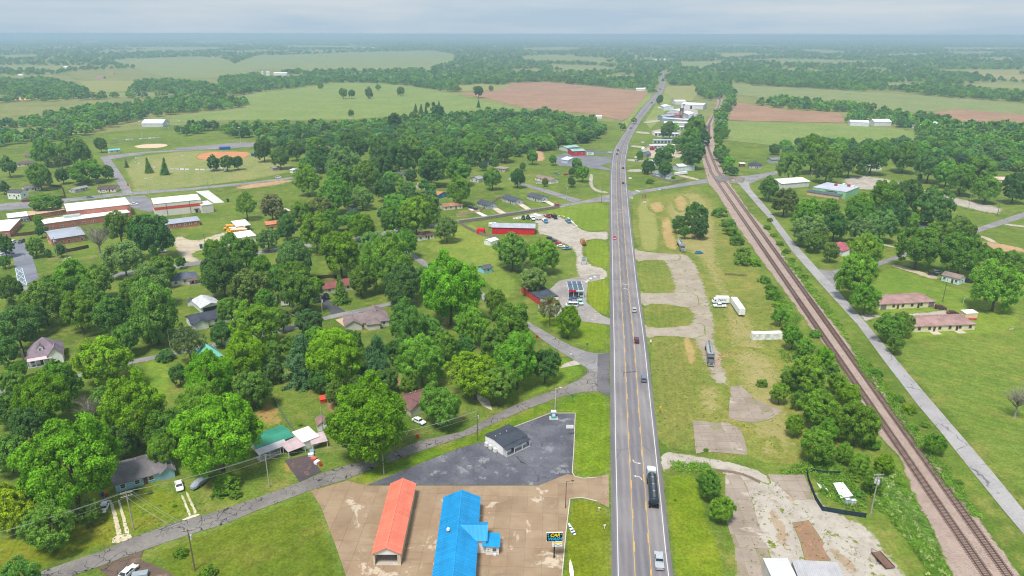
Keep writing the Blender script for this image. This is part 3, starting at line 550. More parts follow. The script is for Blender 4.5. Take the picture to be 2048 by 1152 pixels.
# hatched bay on the school parking lot
for a, b in (((31, 537), (44, 536)), ((44, 536), (54, 571)), ((31, 537), (37, 572)), ((37, 572), (54, 571)), ((31, 537), (48, 548)), ((44, 537), (34, 548)), ((33, 548), (50, 559)), ((47, 548), (36, 560)), ((36, 560), (53, 570)), ((51, 560), (38, 571))):
    A, B = gp(*a), gp(*b); d = (B - A).normalized(); nn = Vector((-d.y, d.x, 0)) * .11; obj('bay_line', mesh([(*(p.to_2d()), .115) for p in (A - nn, B - nn, B + nn, A + nn)], [(0, 1, 2, 3)], plain((196, 224, 230), .7)), None and None)['kind'] = 'structure'

# car wash forecourt: separate concrete slabs with open joints
LOT = [(622, 983), (694, 962), (734, 972), (1076, 972), (1134, 949), (1147, 951), (1166, 957), (1200, 953), (1217, 949), (1218, 1016), (1194, 1004), (1164, 997), (1140, 999), (1132, 1064), (1124, 1152), (1116, 1260), (745, 1260), (692, 1152), (672, 1094), (642, 1014)]
LOTW = wpoly(LOT)
FORE = patch('forecourt', LOT, asphalt((122, 102, 82), (132, 112, 92)), .07, step=6)
def clip(sub, x0, x1, y0, y1):
    for ax, lim, sg in ((0, x0, 1), (0, x1, -1), (1, y0, 1), (1, y1, -1)):
        out = []
        for i in range(len(sub)):
            a, b = sub[i - 1], sub[i]; da, db = (a[ax] - lim) * sg, (b[ax] - lim) * sg
            if da >= 0 or db >= 0:
                if (da >= 0) != (db >= 0): t = da / (da - db); out.append((a[0] + (b[0] - a[0]) * t, a[1] + (b[1] - a[1]) * t)) if True else None
                if db >= 0: out.append((b[0], b[1]))
        sub = out
        if len(sub) < 3: return []
    return sub
SLABM = concrete((148, 124, 100), (158, 136, 112), (188, 172, 152))
def slabs(parent, W2, du, dv, ang, mat, z, gap=.035, maxn=300, skip=0.0):
    c, s = math.cos(ang), math.sin(ang); loc = [(p.x * c + p.y * s, -p.x * s + p.y * c) for p in W2]
    us_, vs_ = [p[0] for p in loc], [p[1] for p in loc]; n = 0
    u = math.floor(min(us_) / du) * du
    while u < max(us_):
        v = math.floor(min(vs_) / dv) * dv
        while v < max(vs_):
            q = clip(loc, u + gap, u + du - gap, v + gap, v + dv - gap)
            if len(q) >= 3 and n < maxn and RNG.random() >= skip:
                ar = abs(sum(q[i - 1][0] * q[i][1] - q[i][0] * q[i - 1][1] for i in range(len(q)))) / 2
                if ar > .3:
                    zz = z + RNG.uniform(-.006, .006); m = MB(); m.slab([(a * c - b * s, a * s + b * c, zz) for a, b in q], .04); m.o('slab', mat, parent); n += 1
            v += dv
        u += du
slabs(FORE, LOTW, 3.9, 6.4, math.radians(-3.0), SLABM, .125, .022)
for px in ([(1385, 842), (1455, 846), (1480, 858), (1489, 880), (1496, 911), (1440, 906), (1410, 904), (1392, 908)], [(1461, 773), (1482, 772), (1511, 800), (1565, 822), (1540, 840), (1500, 846), (1457, 838)],
           [(1450, 952), (1478, 948), (1500, 985), (1520, 1060), (1560, 1152), (1575, 1230), (1490, 1230), (1470, 1152), (1470, 1100), (1452, 1040)], [(1532, 950), (1608, 950), (1628, 1000), (1590, 1000), (1560, 975)]):
    pd_ = patch('concrete_pad', px, dirt((140, 128, 112), (150, 138, 120), (120, 130, 70), turf=STRIP), .118, soft=.6, step=2, jit=.15); slabs(pd_, [p for p in wpoly(px)], 3.6, 4.6, math.radians(-4), concrete((146, 132, 120), (160, 146, 134), (182, 170, 158)), .15, .06, 300, .16)

# kerb round the asphalt lot
def ribbon(P, w, h, z0=0.0):
    m = MB()
    for a, b in zip(P[:-1], P[1:]):
        d = (b - a).normalized(); nn = Vector((-d.y, d.x)) * w / 2; m.slab([(*(a - nn), z0 + h), (*(b - nn), z0 + h), (*(b + nn), z0 + h), (*(a + nn), z0 + h)], h)
    return m
KERBM = concrete((188, 178, 160), (198, 190, 174), (208, 200, 188))
for px in ([(1024, 856), (1101, 827), (1150.5, 827), (1147.5, 900), (1144.5, 946), (1150, 954), (1166, 957.5), (1194, 955.5)], [(1194, 1003), (1164, 996), (1140, 998), (1132, 1064), (1124, 1152), (1116, 1260)]):
    struct(ribbon([p for p in wpoly(px)], .22, .15, .07).o('kerb', KERBM))

# ------------------------------------------------------------------ railway
BL = [(1965, 1260), (1906, 1152), (1831, 1001), (1798, 914), (1756, 869), (1716, 800), (1671, 713), (1628, 668), (1593, 618), (1561, 572), (1536, 540), (1514, 510), (1479, 460), (1434, 388), (1416, 366), (1405, 325), (1401, 288), (1401, 267), (1406, 255), (1415, 242), (1428, 221), (1434, 207), (1434, 194)]
BR = [(2120, 1260), (2041, 1152), (1961, 1040), (1891, 946), (1826, 864), (1778, 796), (1736, 736), (1698, 688), (1631, 601), (1613, 576), (1586, 535), (1560, 497), (1536, 463), (1499, 423), (1459, 365), (1438, 325), (1430, 292), (1428, 272), (1425, 250), (1430, 236), (1443, 215), (1447, 202), (1441, 192)]
bt = NT('railway_ballast'); bc = bt.mix(bt.rng(bt.noise(.2, 5), .36, .64), lin((142, 118, 109)), lin((160, 137, 125))); bc = bt.mix(bt.rng(bt.noise(3.5, 5, .75), .42, .62), bc, lin((182, 164, 154))); bc = bt.mix(bt.rng(bt.noise(6., 4, .75), .52, .68), bc, lin((104, 84, 82))); bc = bt.vary(bc, 14., .75, 1.25, 2)
ef = bt.math('ADD', bt.attr('edge'), bt.math('MULTIPLY', bt.math('SUBTRACT', bt.noise(.5, 6, .68), .5), 2.0)); bc = bt.mix(bt.rng(ef, .05, .35), grass_color(bt, *LAWN), bc); bt.color(bc); bt.bump(bt.noise(9., 3), .8, .08)
BALLAST = patch('railway_ballast', BL + BR[::-1], bt.m, .14, soft=1.6, step=4, jit=.25)
T1 = [(2050, 1264), (1973, 1152), (1700, 752), (1434, 363), (1419, 335), (1409, 308), (1404.5, 287), (1406, 272), (1415, 255), (1427, 230), (1437, 212), (1440, 202), (1437.5, 193.5)]
T2 = [(2096, 1264), (2016, 1152), (1735, 760), (1446, 358), (1432, 335), (1421, 308), (1416, 292), (1418, 274), (1418, 260), (1419, 250)]
RUST = plain((98, 72, 64), .7, .2, 2.); RAILTOP = plain((112, 92, 86), .4, .15, 2., .4); TIEM = plain((104, 86, 80), .95, .3, .8)
tie_me = MB().box(-1.3, 1.3, -.12, .12, -.1, .08).me(TIEM)
def track(px, label, ntie):
    C = dens(px, 0); L = [0.0]
    for a, b in zip(C[:-1], C[1:]): L.append(L[-1] + (b - a).length)
    root = empty('railway_track', (C[0].x, C[0].y, 0), 0, label, 'railway track', 'parallel railway tracks')
    def P(x):
        i = max(0, min(len(C) - 2, int(np.searchsorted(L, x)) - 1)); t = (x - L[i]) / max(L[i + 1] - L[i], 1e-6); return C[i].lerp(C[i + 1], t), (C[i + 1] - C[i]).normalized()
    o0 = Vector((C[0].x, C[0].y, 0))
    pad = []
    for s in (-1, 1):
        V, Fc = [], []
        for k_, c in enumerate(C):
            d = (C[min(k_ + 1, len(C) - 1)] - C[max(k_ - 1, 0)]).normalized(); nn = Vector((-d.y, d.x, 0))
            for off, zz in ((-.07, .26), (-.05, .42), (.05, .42), (.07, .26)): V.append(tuple(c - o0 + nn * (s * .7175 + off) + Vector((0, 0, zz))))
        for i in range(len(C) - 1):
            for j in range(3): Fc.append((4 * i + j, 4 * i + j + 1, 4 * i + 4 + j + 1, 4 * i + 4 + j))
        obj('rail', mesh(V, Fc, RUST), root)
    x, n, rest = 0.0, 0, MB()
    x = L[-1] * 0 + 12.0
    while x < L[-1] - 1:
        p, d = P(x); a = math.atan2(d.y, d.x) - math.pi / 2 + RNG.gauss(0, .012)
        if n < 300: obj('sleeper', tie_me, root, p - o0 + Vector((0, 0, .18)), (0, 0, a))
        else:
            c, s = math.cos(a), math.sin(a); R = lambda X, Y, Z: (p.x - o0.x + X * c - Y * s, p.y - o0.y + X * s + Y * c, Z)
            b = len(rest.v); rest.v += [R(-1.3, -.12, .26), R(1.3, -.12, .26), R(1.3, .12, .26), R(-1.3, .12, .26)]; rest.f.append((b, b + 1, b + 2, b + 3))
        n += 1; x += .60
    if rest.f: obj('far_sleepers', mesh(rest.v, rest.f, TIEM), root)['kind'] = 'stuff'
    return root
track(T1, 'darker railway track of the pair, nearer the highway, rusty rails on timber sleepers', 300)
track(T2, 'railway track nearer the cracked frontage road, rusty rails on timber sleepers', 300)
patch('level_crossing', [(1424, 354), (1452, 351), (1468, 357), (1440, 366)], asphalt((112, 104, 104), (126, 118, 116)), .44, step=5)
patch('bare_soil', [(1455, 354), (1490, 356), (1486, 366), (1460, 364)], dirt((150, 130, 116), (120, 110, 106), (176, 160, 146)), .135, soft=2, step=4)

# ------------------------------------------------------------------ far fields
BROWN = ((142, 124, 102), (152, 134, 112), (132, 120, 94)); MEAD = ((112, 142, 76), (122, 148, 84), (100, 134, 70)); MEAD2 = ((116, 140, 88), (126, 146, 96), (104, 132, 78)); OLIVE = ((136, 148, 90), (128, 144, 86), (118, 138, 80))
FIELDS = []
fr = random.Random(21)
for i in range(24):                     # small pastures scattered through the far woods
    a, d = fr.uniform(-.62, .66), 1900 * (5.2 ** fr.random()); c = Vector((d * math.sin(a), d * math.cos(a))); w, l_, th = fr.uniform(90, 260) * (d / 3000) ** .4, fr.uniform(90, 240) * (d / 2500) ** .7, fr.uniform(-.5, .5)
    if abs(c.x - 480) < 160 + w: continue
    P = [c + Vector((x * math.cos(th) - y * math.sin(th), x * math.sin(th) + y * math.cos(th))) * fr.uniform(.75, 1.2) for x, y in ((-w, -l_), (0, -l_ * 1.1), (w, -l_), (w * 1.1, 0), (w, l_), (0, l_), (-w, l_), (-w * 1.1, 0))]
    FIELDS.append(P); patch('meadow', P, grass(*fr.choice((((116, 140, 88), (126, 146, 96), (104, 132, 78)), ((136, 148, 90), (128, 144, 86), (118, 138, 80)), ((150, 150, 104), (142, 146, 98), (130, 140, 90))))), .05 + .012 * len(FIELDS), step=60, world=True)
for nm, px, cs, st in [
    ('ploughed_field', [(917, 186), (980, 181), (1024, 166), (1091, 164), (1219, 176), (1296, 185), (1274, 212), (1256, 237), (1244, 241), (1164, 226), (1074, 219), (1024, 210), (980, 198)], BROWN, (62, 5, .06)),
    ('meadow', [(330, 246), (350, 232), (490, 218), (499, 206), (440, 204), (512, 186), (600, 176), (660, 166), (740, 166), (830, 173), (900, 187), (960, 202), (1060, 222), (1000, 226), (900, 233), (800, 234), (700, 239), (560, 241), (470, 241)], MEAD, (70, 7, .04)),
    ('meadow', [(160, 162), (278, 162), (262, 182), (175, 186)], OLIVE, None), ('meadow', [(150, 190), (350, 183), (352, 190), (260, 194), (190, 194)], MEAD2, None),
    ('meadow', [(208, 122), (300, 117), (400, 114), (445, 117), (470, 128), (512, 112), (620, 109), (760, 104), (860, 102), (905, 108), (910, 122), (860, 140), (780, 142), (700, 143), (600, 142), (520, 138), (480, 152), (400, 157), (330, 155), (285, 140)], MEAD2, None),
    ('meadow', [(1455, 165), (1500, 172), (1536, 173), (1720, 183), (1900, 196), (2120, 214), (2120, 236), (2048, 231), (1900, 221), (1800, 226), (1720, 216), (1640, 208), (1536, 196), (1470, 190)], MEAD2, None),
    ('ploughed_field', [(1466, 205), (1536, 214), (1560, 219), (1680, 226), (1690, 246), (1536, 243), (1458, 241)], BROWN, (-80, 6, .05)), ('ploughed_field', [(1810, 231), (1915, 219), (2048, 230), (2160, 240), (2160, 262), (2040, 256), (1980, 255), (1890, 240)], BROWN, None),
    ('meadow', [(1452, 243), (1536, 245), (1690, 250), (1830, 262), (1830, 288), (1540, 291), (1450, 281)], MEAD, None),
    ('meadow', [(1745, 166), (1868, 166), (1840, 173), (1786, 180)], MEAD2, None), ('meadow', [(1932, 168), (2120, 174), (2120, 181), (1945, 173)], OLIVE, None),
    ('meadow', [(1358, 125), (1450, 122), (1440, 130), (1400, 137), (1368, 137)], MEAD2, None), ('meadow', [(1334, 173), (1391, 171), (1394, 190), (1384, 203), (1352, 201), (1328, 186)], OLIVE, None),
    ('meadow', [(1040, 114), (1100, 110), (1232, 119), (1200, 127), (1050, 123)], MEAD2, None), ('meadow', [(1100, 130), (1200, 132), (1240, 140), (1180, 144), (1100, 138)], MEAD2, None), ('meadow', [(1040, 97), (1120, 94), (1170, 97), (1130, 103), (1060, 102)], MEAD2, None),
    ('meadow', [(0, 111), (70, 110), (80, 116), (0, 119)], MEAD2, None), ('meadow', [(-80, 132), (60, 131), (115, 136), (60, 140), (-80, 140)], MEAD2, None), ('ploughed_field', [(-80, 198), (60, 194), (62, 201), (-80, 203)], ((190, 170, 130), (180, 164, 124), (170, 160, 110)), None),
    ('meadow', [(880, 176), (960, 168), (1024, 172), (1000, 180), (930, 184)], OLIVE, None), ('meadow', [(520, 152), (600, 149), (630, 153), (580, 160), (530, 160)], MEAD2, None), ('meadow', [(160, 83), (195, 83), (190, 87), (165, 87)], MEAD2, None), ('meadow', [(340, 83), (480, 81), (510, 84), (400, 86)], MEAD2, None),
    ('meadow', [(1590, 101), (1640, 99), (1706, 106), (1650, 109)], MEAD2, None), ('meadow', [(1770, 109), (1850, 107), (1855, 111), (1780, 112)], OLIVE, None), ('meadow', [(1895, 104), (1990, 103), (1985, 110), (1910, 111)], MEAD2, None), ('meadow', [(1880, 95), (2048, 96), (2048, 100), (1900, 101)], OLIVE, None), ('meadow', [(1960, 117), (2030, 116), (2020, 121), (1965, 121)], OLIVE, None),
    ('meadow', [(1546, 138), (1595, 137), (1592, 145), (1560, 143)], OLIVE, None), ('meadow', [(1600, 143), (1635, 140), (1636, 147), (1605, 147)], OLIVE, None), ('meadow', [(1430, 108), (1500, 106), (1545, 112), (1450, 117)], OLIVE, None), ('meadow', [(1025, 140), (1085, 139), (1080, 146), (1025, 147)], MEAD2, None),
    ('meadow', [(560, 92), (600, 91), (720, 93), (700, 97), (600, 97)], MEAD2, None), ('meadow', [(-60, 262), (60, 256), (180, 268), (60, 275)], MEAD, None), ('meadow', [(1180, 150), (1272, 151), (1272, 157), (1210, 157)], OLIVE, None),
]:
    FIELDS.append(wpoly(px)); patch(nm, px, grass(*cs, st), .05 + .012 * len(FIELDS), step=60)
for px in ([(975, 190), (1020, 185), (1090, 184), (1124, 189), (1100, 195), (1040, 198)], [(1104, 210), (1130, 208), (1152, 215), (1120, 217)]): patch('weedy_island', px, grass((112, 148, 70), (124, 152, 76), (140, 148, 84)), .14, soft=0, step=10, jit=3)
pond = NT('pond_water'); pond.b.inputs['Base Color'].default_value = (.12, .15, .16, 1); pond.b.inputs['Roughness'].default_value = .12; patch('pond', [(868, 135), (880, 132), (900, 133), (902, 137), (885, 139), (870, 138)], pond.m, .1, smooth=1, step=20)
for px in ([(640, 134), (660, 137), (686, 142), (684, 143.2), (656, 139)], [(125, 146), (136, 148), (150, 156), (160, 159), (152, 160), (140, 152)], [(1980, 258), (2060, 253), (2120, 250), (2120, 252.5), (2060, 256), (1990, 260)], [(840, 116), (870, 119), (910, 124), (910, 125), (865, 120.6)]): patch('farm_track', px, dirt(*PALE, cover=0), .1, soft=.0, step=30)
# ball park
REDDIRT = ((190, 128, 88), (200, 140, 98), (180, 132, 92))
patch('infield', [(388, 316), (400, 307), (430, 303), (470, 303), (505, 305), (496, 313), (478, 320), (440, 321), (410, 321)], dirt(*REDDIRT, cover=0), .09, soft=2, smooth=1, step=6); patch('infield', [(262, 293), (290, 288), (330, 287), (340, 291), (320, 296), (280, 297)], dirt((204, 180, 150), (210, 188, 160), (196, 170, 140), cover=0), .09, soft=2, smooth=1, step=8)
patch('gravel_drive', [(345, 297), (420, 290), (470, 285), (540, 284), (540, 288), (440, 296), (350, 302)], dirt((130, 122, 130), (140, 132, 138), (150, 146, 140), cover=0), .085, soft=3, step=8)
# ------------------------------------------------------------------ foliage meshes (unit crown: radius 1)
def leaves_mesh(C, N, S, T, mat, rs):
    """C centres, N normals, S sizes, T leaf tone 0..1 -> mesh of small bent leaf sprays"""
    n = len(C); N = N / np.linalg.norm(N, axis=1)[:, None]
    R = rs.normal(size=(n, 3)); U = np.cross(N, R); U /= np.linalg.norm(U, axis=1)[:, None]; V = np.cross(N, U)
    asp = rs.uniform(.55, .95, n)[:, None]; S = S[:, None]
    b = N * S * rs.uniform(-.35, .1, n)[:, None]
    v = np.stack([C - U * S + b, C - V * S * asp, C + U * S + b, C + V * S * asp], 1).reshape(-1, 3)
    me = bpy.data.meshes.new('crown'); me.vertices.add(4 * n); me.vertices.foreach_set('co', v.ravel().astype(np.float32))
    me.loops.add(4 * n); me.loops.foreach_set('vertex_index', np.arange(4 * n, dtype=np.int32)); me.polygons.add(n)
    me.polygons.foreach_set('loop_start', np.arange(0, 4 * n, 4, dtype=np.int32)); me.polygons.foreach_set('loop_total', np.full(n, 4, np.int32))
    me.materials.append(mat); me.update(calc_edges=True)
    me.attributes.new('leaf', 'FLOAT', 'FACE').data.foreach_set('value', np.clip(T, 0, 1).astype(np.float32))
    return me
def sph(rs, n):
    v = rs.normal(size=(n, 3)); return v / np.linalg.norm(v, axis=1)[:, None]
def crown_round(seed, lobes, sub, per, leaf, mat=None, top=1.0, low=-.75, lobe_r=.36, spread=.64, gap=0.0):
    rs = np.random.RandomState(seed); C, N, S, T = [], [], [], []
    i = np.arange(lobes) + .5; ph = np.arccos(1 - 2 * i / lobes); th = math.pi * (1 + 5 ** .5) * i
    L = np.stack([np.cos(th) * np.sin(ph), np.sin(th) * np.sin(ph), np.cos(ph)], 1) + rs.normal(0, .16, (lobes, 3)); L /= np.linalg.norm(L, axis=1)[:, None]
    L = L[L[:, 2] > low]
    az = np.arctan2(L[:, 1], L[:, 0]); ring = (1 + .17 * np.sin(2 * az + seed * 1.7) + .14 * np.sin(3 * az + seed) * np.cos(2.2 * L[:, 2] + seed) + .1 * np.sin(5 * az + 2 * seed)) * (1 - (.22 if seed % 2 else .05) * np.clip(L[:, 2], 0, 1) ** 1.3 * (1 - L[:, 2] ** 6))
    for k, d in enumerate(L):
        if rs.rand() < gap: continue
        c = d * spread * rs.uniform(.8, 1.12) * ring[k]; c[2] *= top; r = lobe_r * rs.uniform(.75, 1.2); lt = rs.normal(0, .10)
        for q in range(sub):
            sd_ = sph(rs, 1)[0] + d * .75 + np.array([0, 0, .25]); sd_ /= np.linalg.norm(sd_)
            sc = c + sd_ * r * rs.uniform(.72, 1.0); sr = r * rs.uniform(.34, .52); st = lt + rs.normal(0, .10)
            dirs = sph(rs, per) + sd_ * .55 + np.array([0, 0, .15]); dirs /= np.linalg.norm(dirs, axis=1)[:, None]
            p = sc + dirs * sr * rs.uniform(.55, 1.08, per)[:, None]
            C.append(p); N.append(dirs + sph(rs, per) * .75); S.append(leaf * rs.uniform(.6, 1.35, per)); T.append(np.clip(.42 + st + .10 * (dirs @ sd_) + rs.normal(0, .13, per), 0, 1))
    C, N, S, T = map(np.concatenate, (C, N, S, T)); C = C / np.percentile(np.linalg.norm(C, axis=1), 97)
    return leaves_mesh(C, N, S, T, mat or LEAF, rs)
def crown_conifer(seed, tiers, per, leaf, mat=None, droop=.25, width=lambda h: 1 - h):
    rs = np.random.RandomState(seed); C, N, S, T = [], [], [], []
    for t in range(tiers):
        h = t / tiers; w = max(.06, width(h)) * rs.uniform(.85, 1.1); nb = int(6 + 8 * w)
        for b in range(nb):
            a = rs.uniform(0, 2 * math.pi); ln = w * rs.uniform(.75, 1.1); k = int(per * (.3 + ln)); u = rs.uniform(.25, 1, k) ** .7
            d = np.array([math.cos(a), math.sin(a), 0]); p = d * (u * ln)[:, None] + np.array([0, 0, 1]) * (h * 2 - 1 - droop * u * ln + rs.normal(0, .02, k))[:, None] + rs.normal(0, .05, (k, 3))
            C.append(p); N.append(np.array([0, 0, .8]) + d * .4 + sph(rs, k) * .7); S.append(leaf * rs.uniform(.6, 1.2, k)); T.append(.4 + rs.normal(0, .1) + rs.normal(0, .12, k))
    C, N, S, T = map(np.concatenate, (C, N, S, T)); return leaves_mesh(C, N, S, T, mat or LEAF, rs)
BIGC = [crown_round(101 + i, 60, 9, 100, .0235, lobe_r=.31, spread=.68, gap=.03) for i in range(3)]
NEAR = [crown_round(11 + i, 48, 8, 76, .033, lobe_r=.33, spread=.66, gap=.04) for i in range(5)]
FINE = [crown_round(31 + i, 66, 8, 60, .028, lobe_r=.27, spread=.71, gap=.08) for i in range(3)]
TALL = [crown_round(41 + i, 54, 8, 70, .031, top=1.05, low=-.95, lobe_r=.32, gap=.06) for i in range(2)]
MIDC = [crown_round(51 + i, 36, 7, 38, .056, lobe_r=.35, spread=.65) for i in range(4)]
SPARSE_C = [crown_round(61, 50, 7, 40, .028, lobe_r=.28, spread=.72, gap=.30)]
CONI = [crown_conifer(71, 26, 60, .042), crown_conifer(72, 22, 60, .05, droop=.15)]
CEDAR = [crown_conifer(73, 13, 190, .036, droop=.10, width=lambda h: 1.05 * (1 - h ** 1.7) ** .8)]
FARC = [crown_round(81 + i, 15, 3, 8, .20, lobe_r=.42, spread=.60) for i in range(3)]
SHRUB = [crown_round(91 + i, 28, 7, 55, .046, low=-.25, lobe_r=.36, spread=.66) for i in range(3)]
def trunk_mesh(seed, mat, limbs=7, twigs=0):
    rs = random.Random(seed); m = MB(); m.tube((0, 0, -.03), (0, 0, .06), .085, .055, 9, False); m.tube((0, 0, .06), (.01, .01, .55), .055, .038, 8, False); m.tube((.01, .01, .55), (.03, -.02, 1.25), .038, .012, 7)
    for i in range(limbs):
        a = i * 2.4 + rs.uniform(-.3, .3); z0 = rs.uniform(.42, .8); e = Vector((math.cos(a) * rs.uniform(.3, .5), math.sin(a) * rs.uniform(.3, .5), z0 + rs.uniform(.25, .5)))
        m.tube((0, 0, z0), e, .026, .008, 6)
        for q in range(twigs):
            f = rs.uniform(.35, 1); b0 = Vector((0, 0, z0)).lerp(e, f); d = Vector((rs.gauss(0, .16), rs.gauss(0, .16), rs.uniform(.08, .38))) + Vector((math.cos(a), math.sin(a), 0)) * .10; m.tube(b0, b0 + d, .007, .002, 4)
            for w in range(4): b1 = b0 + d * rs.uniform(.4, 1); m.tube(b1, b1 + Vector((rs.gauss(0, .09), rs.gauss(0, .09), rs.uniform(.0, .2))), .0035, .001, 3)
    return m.me(mat, True)
TRUNKS = [trunk_mesh(i, BARK) for i in range(3)]; BARE = trunk_mesh(9, DEADWOOD, 16, 11)
TONES = {'L': ((120, 164, 38), 'lime green'), 'Y': ((140, 170, 40), 'yellow-green'), 'G': ((116, 158, 54), 'mid green'), 'D': ((92, 130, 64), 'dark green'), 'B': ((92, 134, 82), 'blue-green'), 'O': ((118, 138, 72), 'olive green'), 'P': ((122, 134, 84), 'dull olive'), 'M': ((112, 150, 62), 'deep green'), 'K': ((120, 154, 84), 'pale green')}
TREES = []          # (x, y, width, height, tone, shape, root)
def tcol(tone, rs, f=1.0):
    c = lin(TONES[tone][0]); j = rs.uniform(.8, 1.14); return (c[0] * j * rs.uniform(.86, 1.18) * f, c[1] * j * f, c[2] * j * rs.uniform(.85, 1.15) * f)
trs = random.Random(5)
def tree_at(x, y, rad, tone, shape='r', hz=None, base=None):
    """rad: crown half width in m; hz: crown half height"""
    rs = trs; d = math.hypot(x, y)
    small = rad / d < .011
    if shape == 'c': me = rs.choice(CONI); hz = hz or rad * 1.35; clear = .5
    elif shape == 'p': me = CEDAR[0]; hz = hz or rad * 1.35; clear = 1.0
    elif shape == 's': me = SPARSE_C[0]; hz = hz or rad * 1.1; clear = 3.0
    elif shape == 'x': me = None; hz = hz or rad; clear = 1.0
    elif shape == 't': me = rs.choice(TALL); hz = hz or rad * 1.35; clear = 1.5
    elif shape == 'f': me = rs.choice(FINE); hz = hz or rad * .95; clear = 1.5
    elif shape == 'w': me = rs.choice(FINE); hz = hz or rad * .62; clear = 1.2
    else: me = rs.choice(MIDC if small else BIGC if rad / d > .031 else NEAR); hz = hz or rad * rs.uniform(1.04, 1.28); clear = min(2.0, rad * .35)
    zc = clear + hz * .86
    nm = {'c': 'conifer_tree', 'p': 'pine_tree', 'x': 'bare_tree'}.get(shape, 'broadleaf_tree')
    root = empty(nm, (x, y, 0), 0); tw = min(1.0, max(.25, rad / 9))
    if shape == 'x':
        obj('trunk', BARE, root, (0, 0, 0), (0, 0, rs.uniform(0, 6)), (rad * 1.35, rad * 1.35, (zc + hz) / 1.3))
    else:
        obj('trunk', rs.choice(TRUNKS), root, (0, 0, 0), (0, 0, rs.uniform(0, 6)), (rad * 1.0 if shape not in 'cp' else rad * .5, rad * 1.0 if shape not in 'cp' else rad * .5, zc))
        obj('crown', me, root, (0, 0, zc), (rs.uniform(-.08, .08), rs.uniform(-.08, .08), rs.uniform(0, 6.28)), (rad * rs.uniform(.95, 1.05), rad * rs.uniform(.95, 1.05), hz), tcol(tone, rs))
    TREES.append((x, y, 2 * rad, zc + hz, tone, shape, root)); return root
def tree(cx, cy, r, tone='G', shape='r'):
    """crown centre and half width in photograph pixels"""
    z = 6.0
    for _ in range(3):
        m = mpp(cx, cy, z); rad = r * m; k = {'c': 1.35, 'p': 1.35, 't': 1.35, 's': 1.1, 'w': .62, 'f': .95}.get(shape, 1.15); z = min(1.8, rad * .35) + rad * k * .86
    p = gp(cx, cy, z); return tree_at(p.x, p.y, rad, tone, shape)
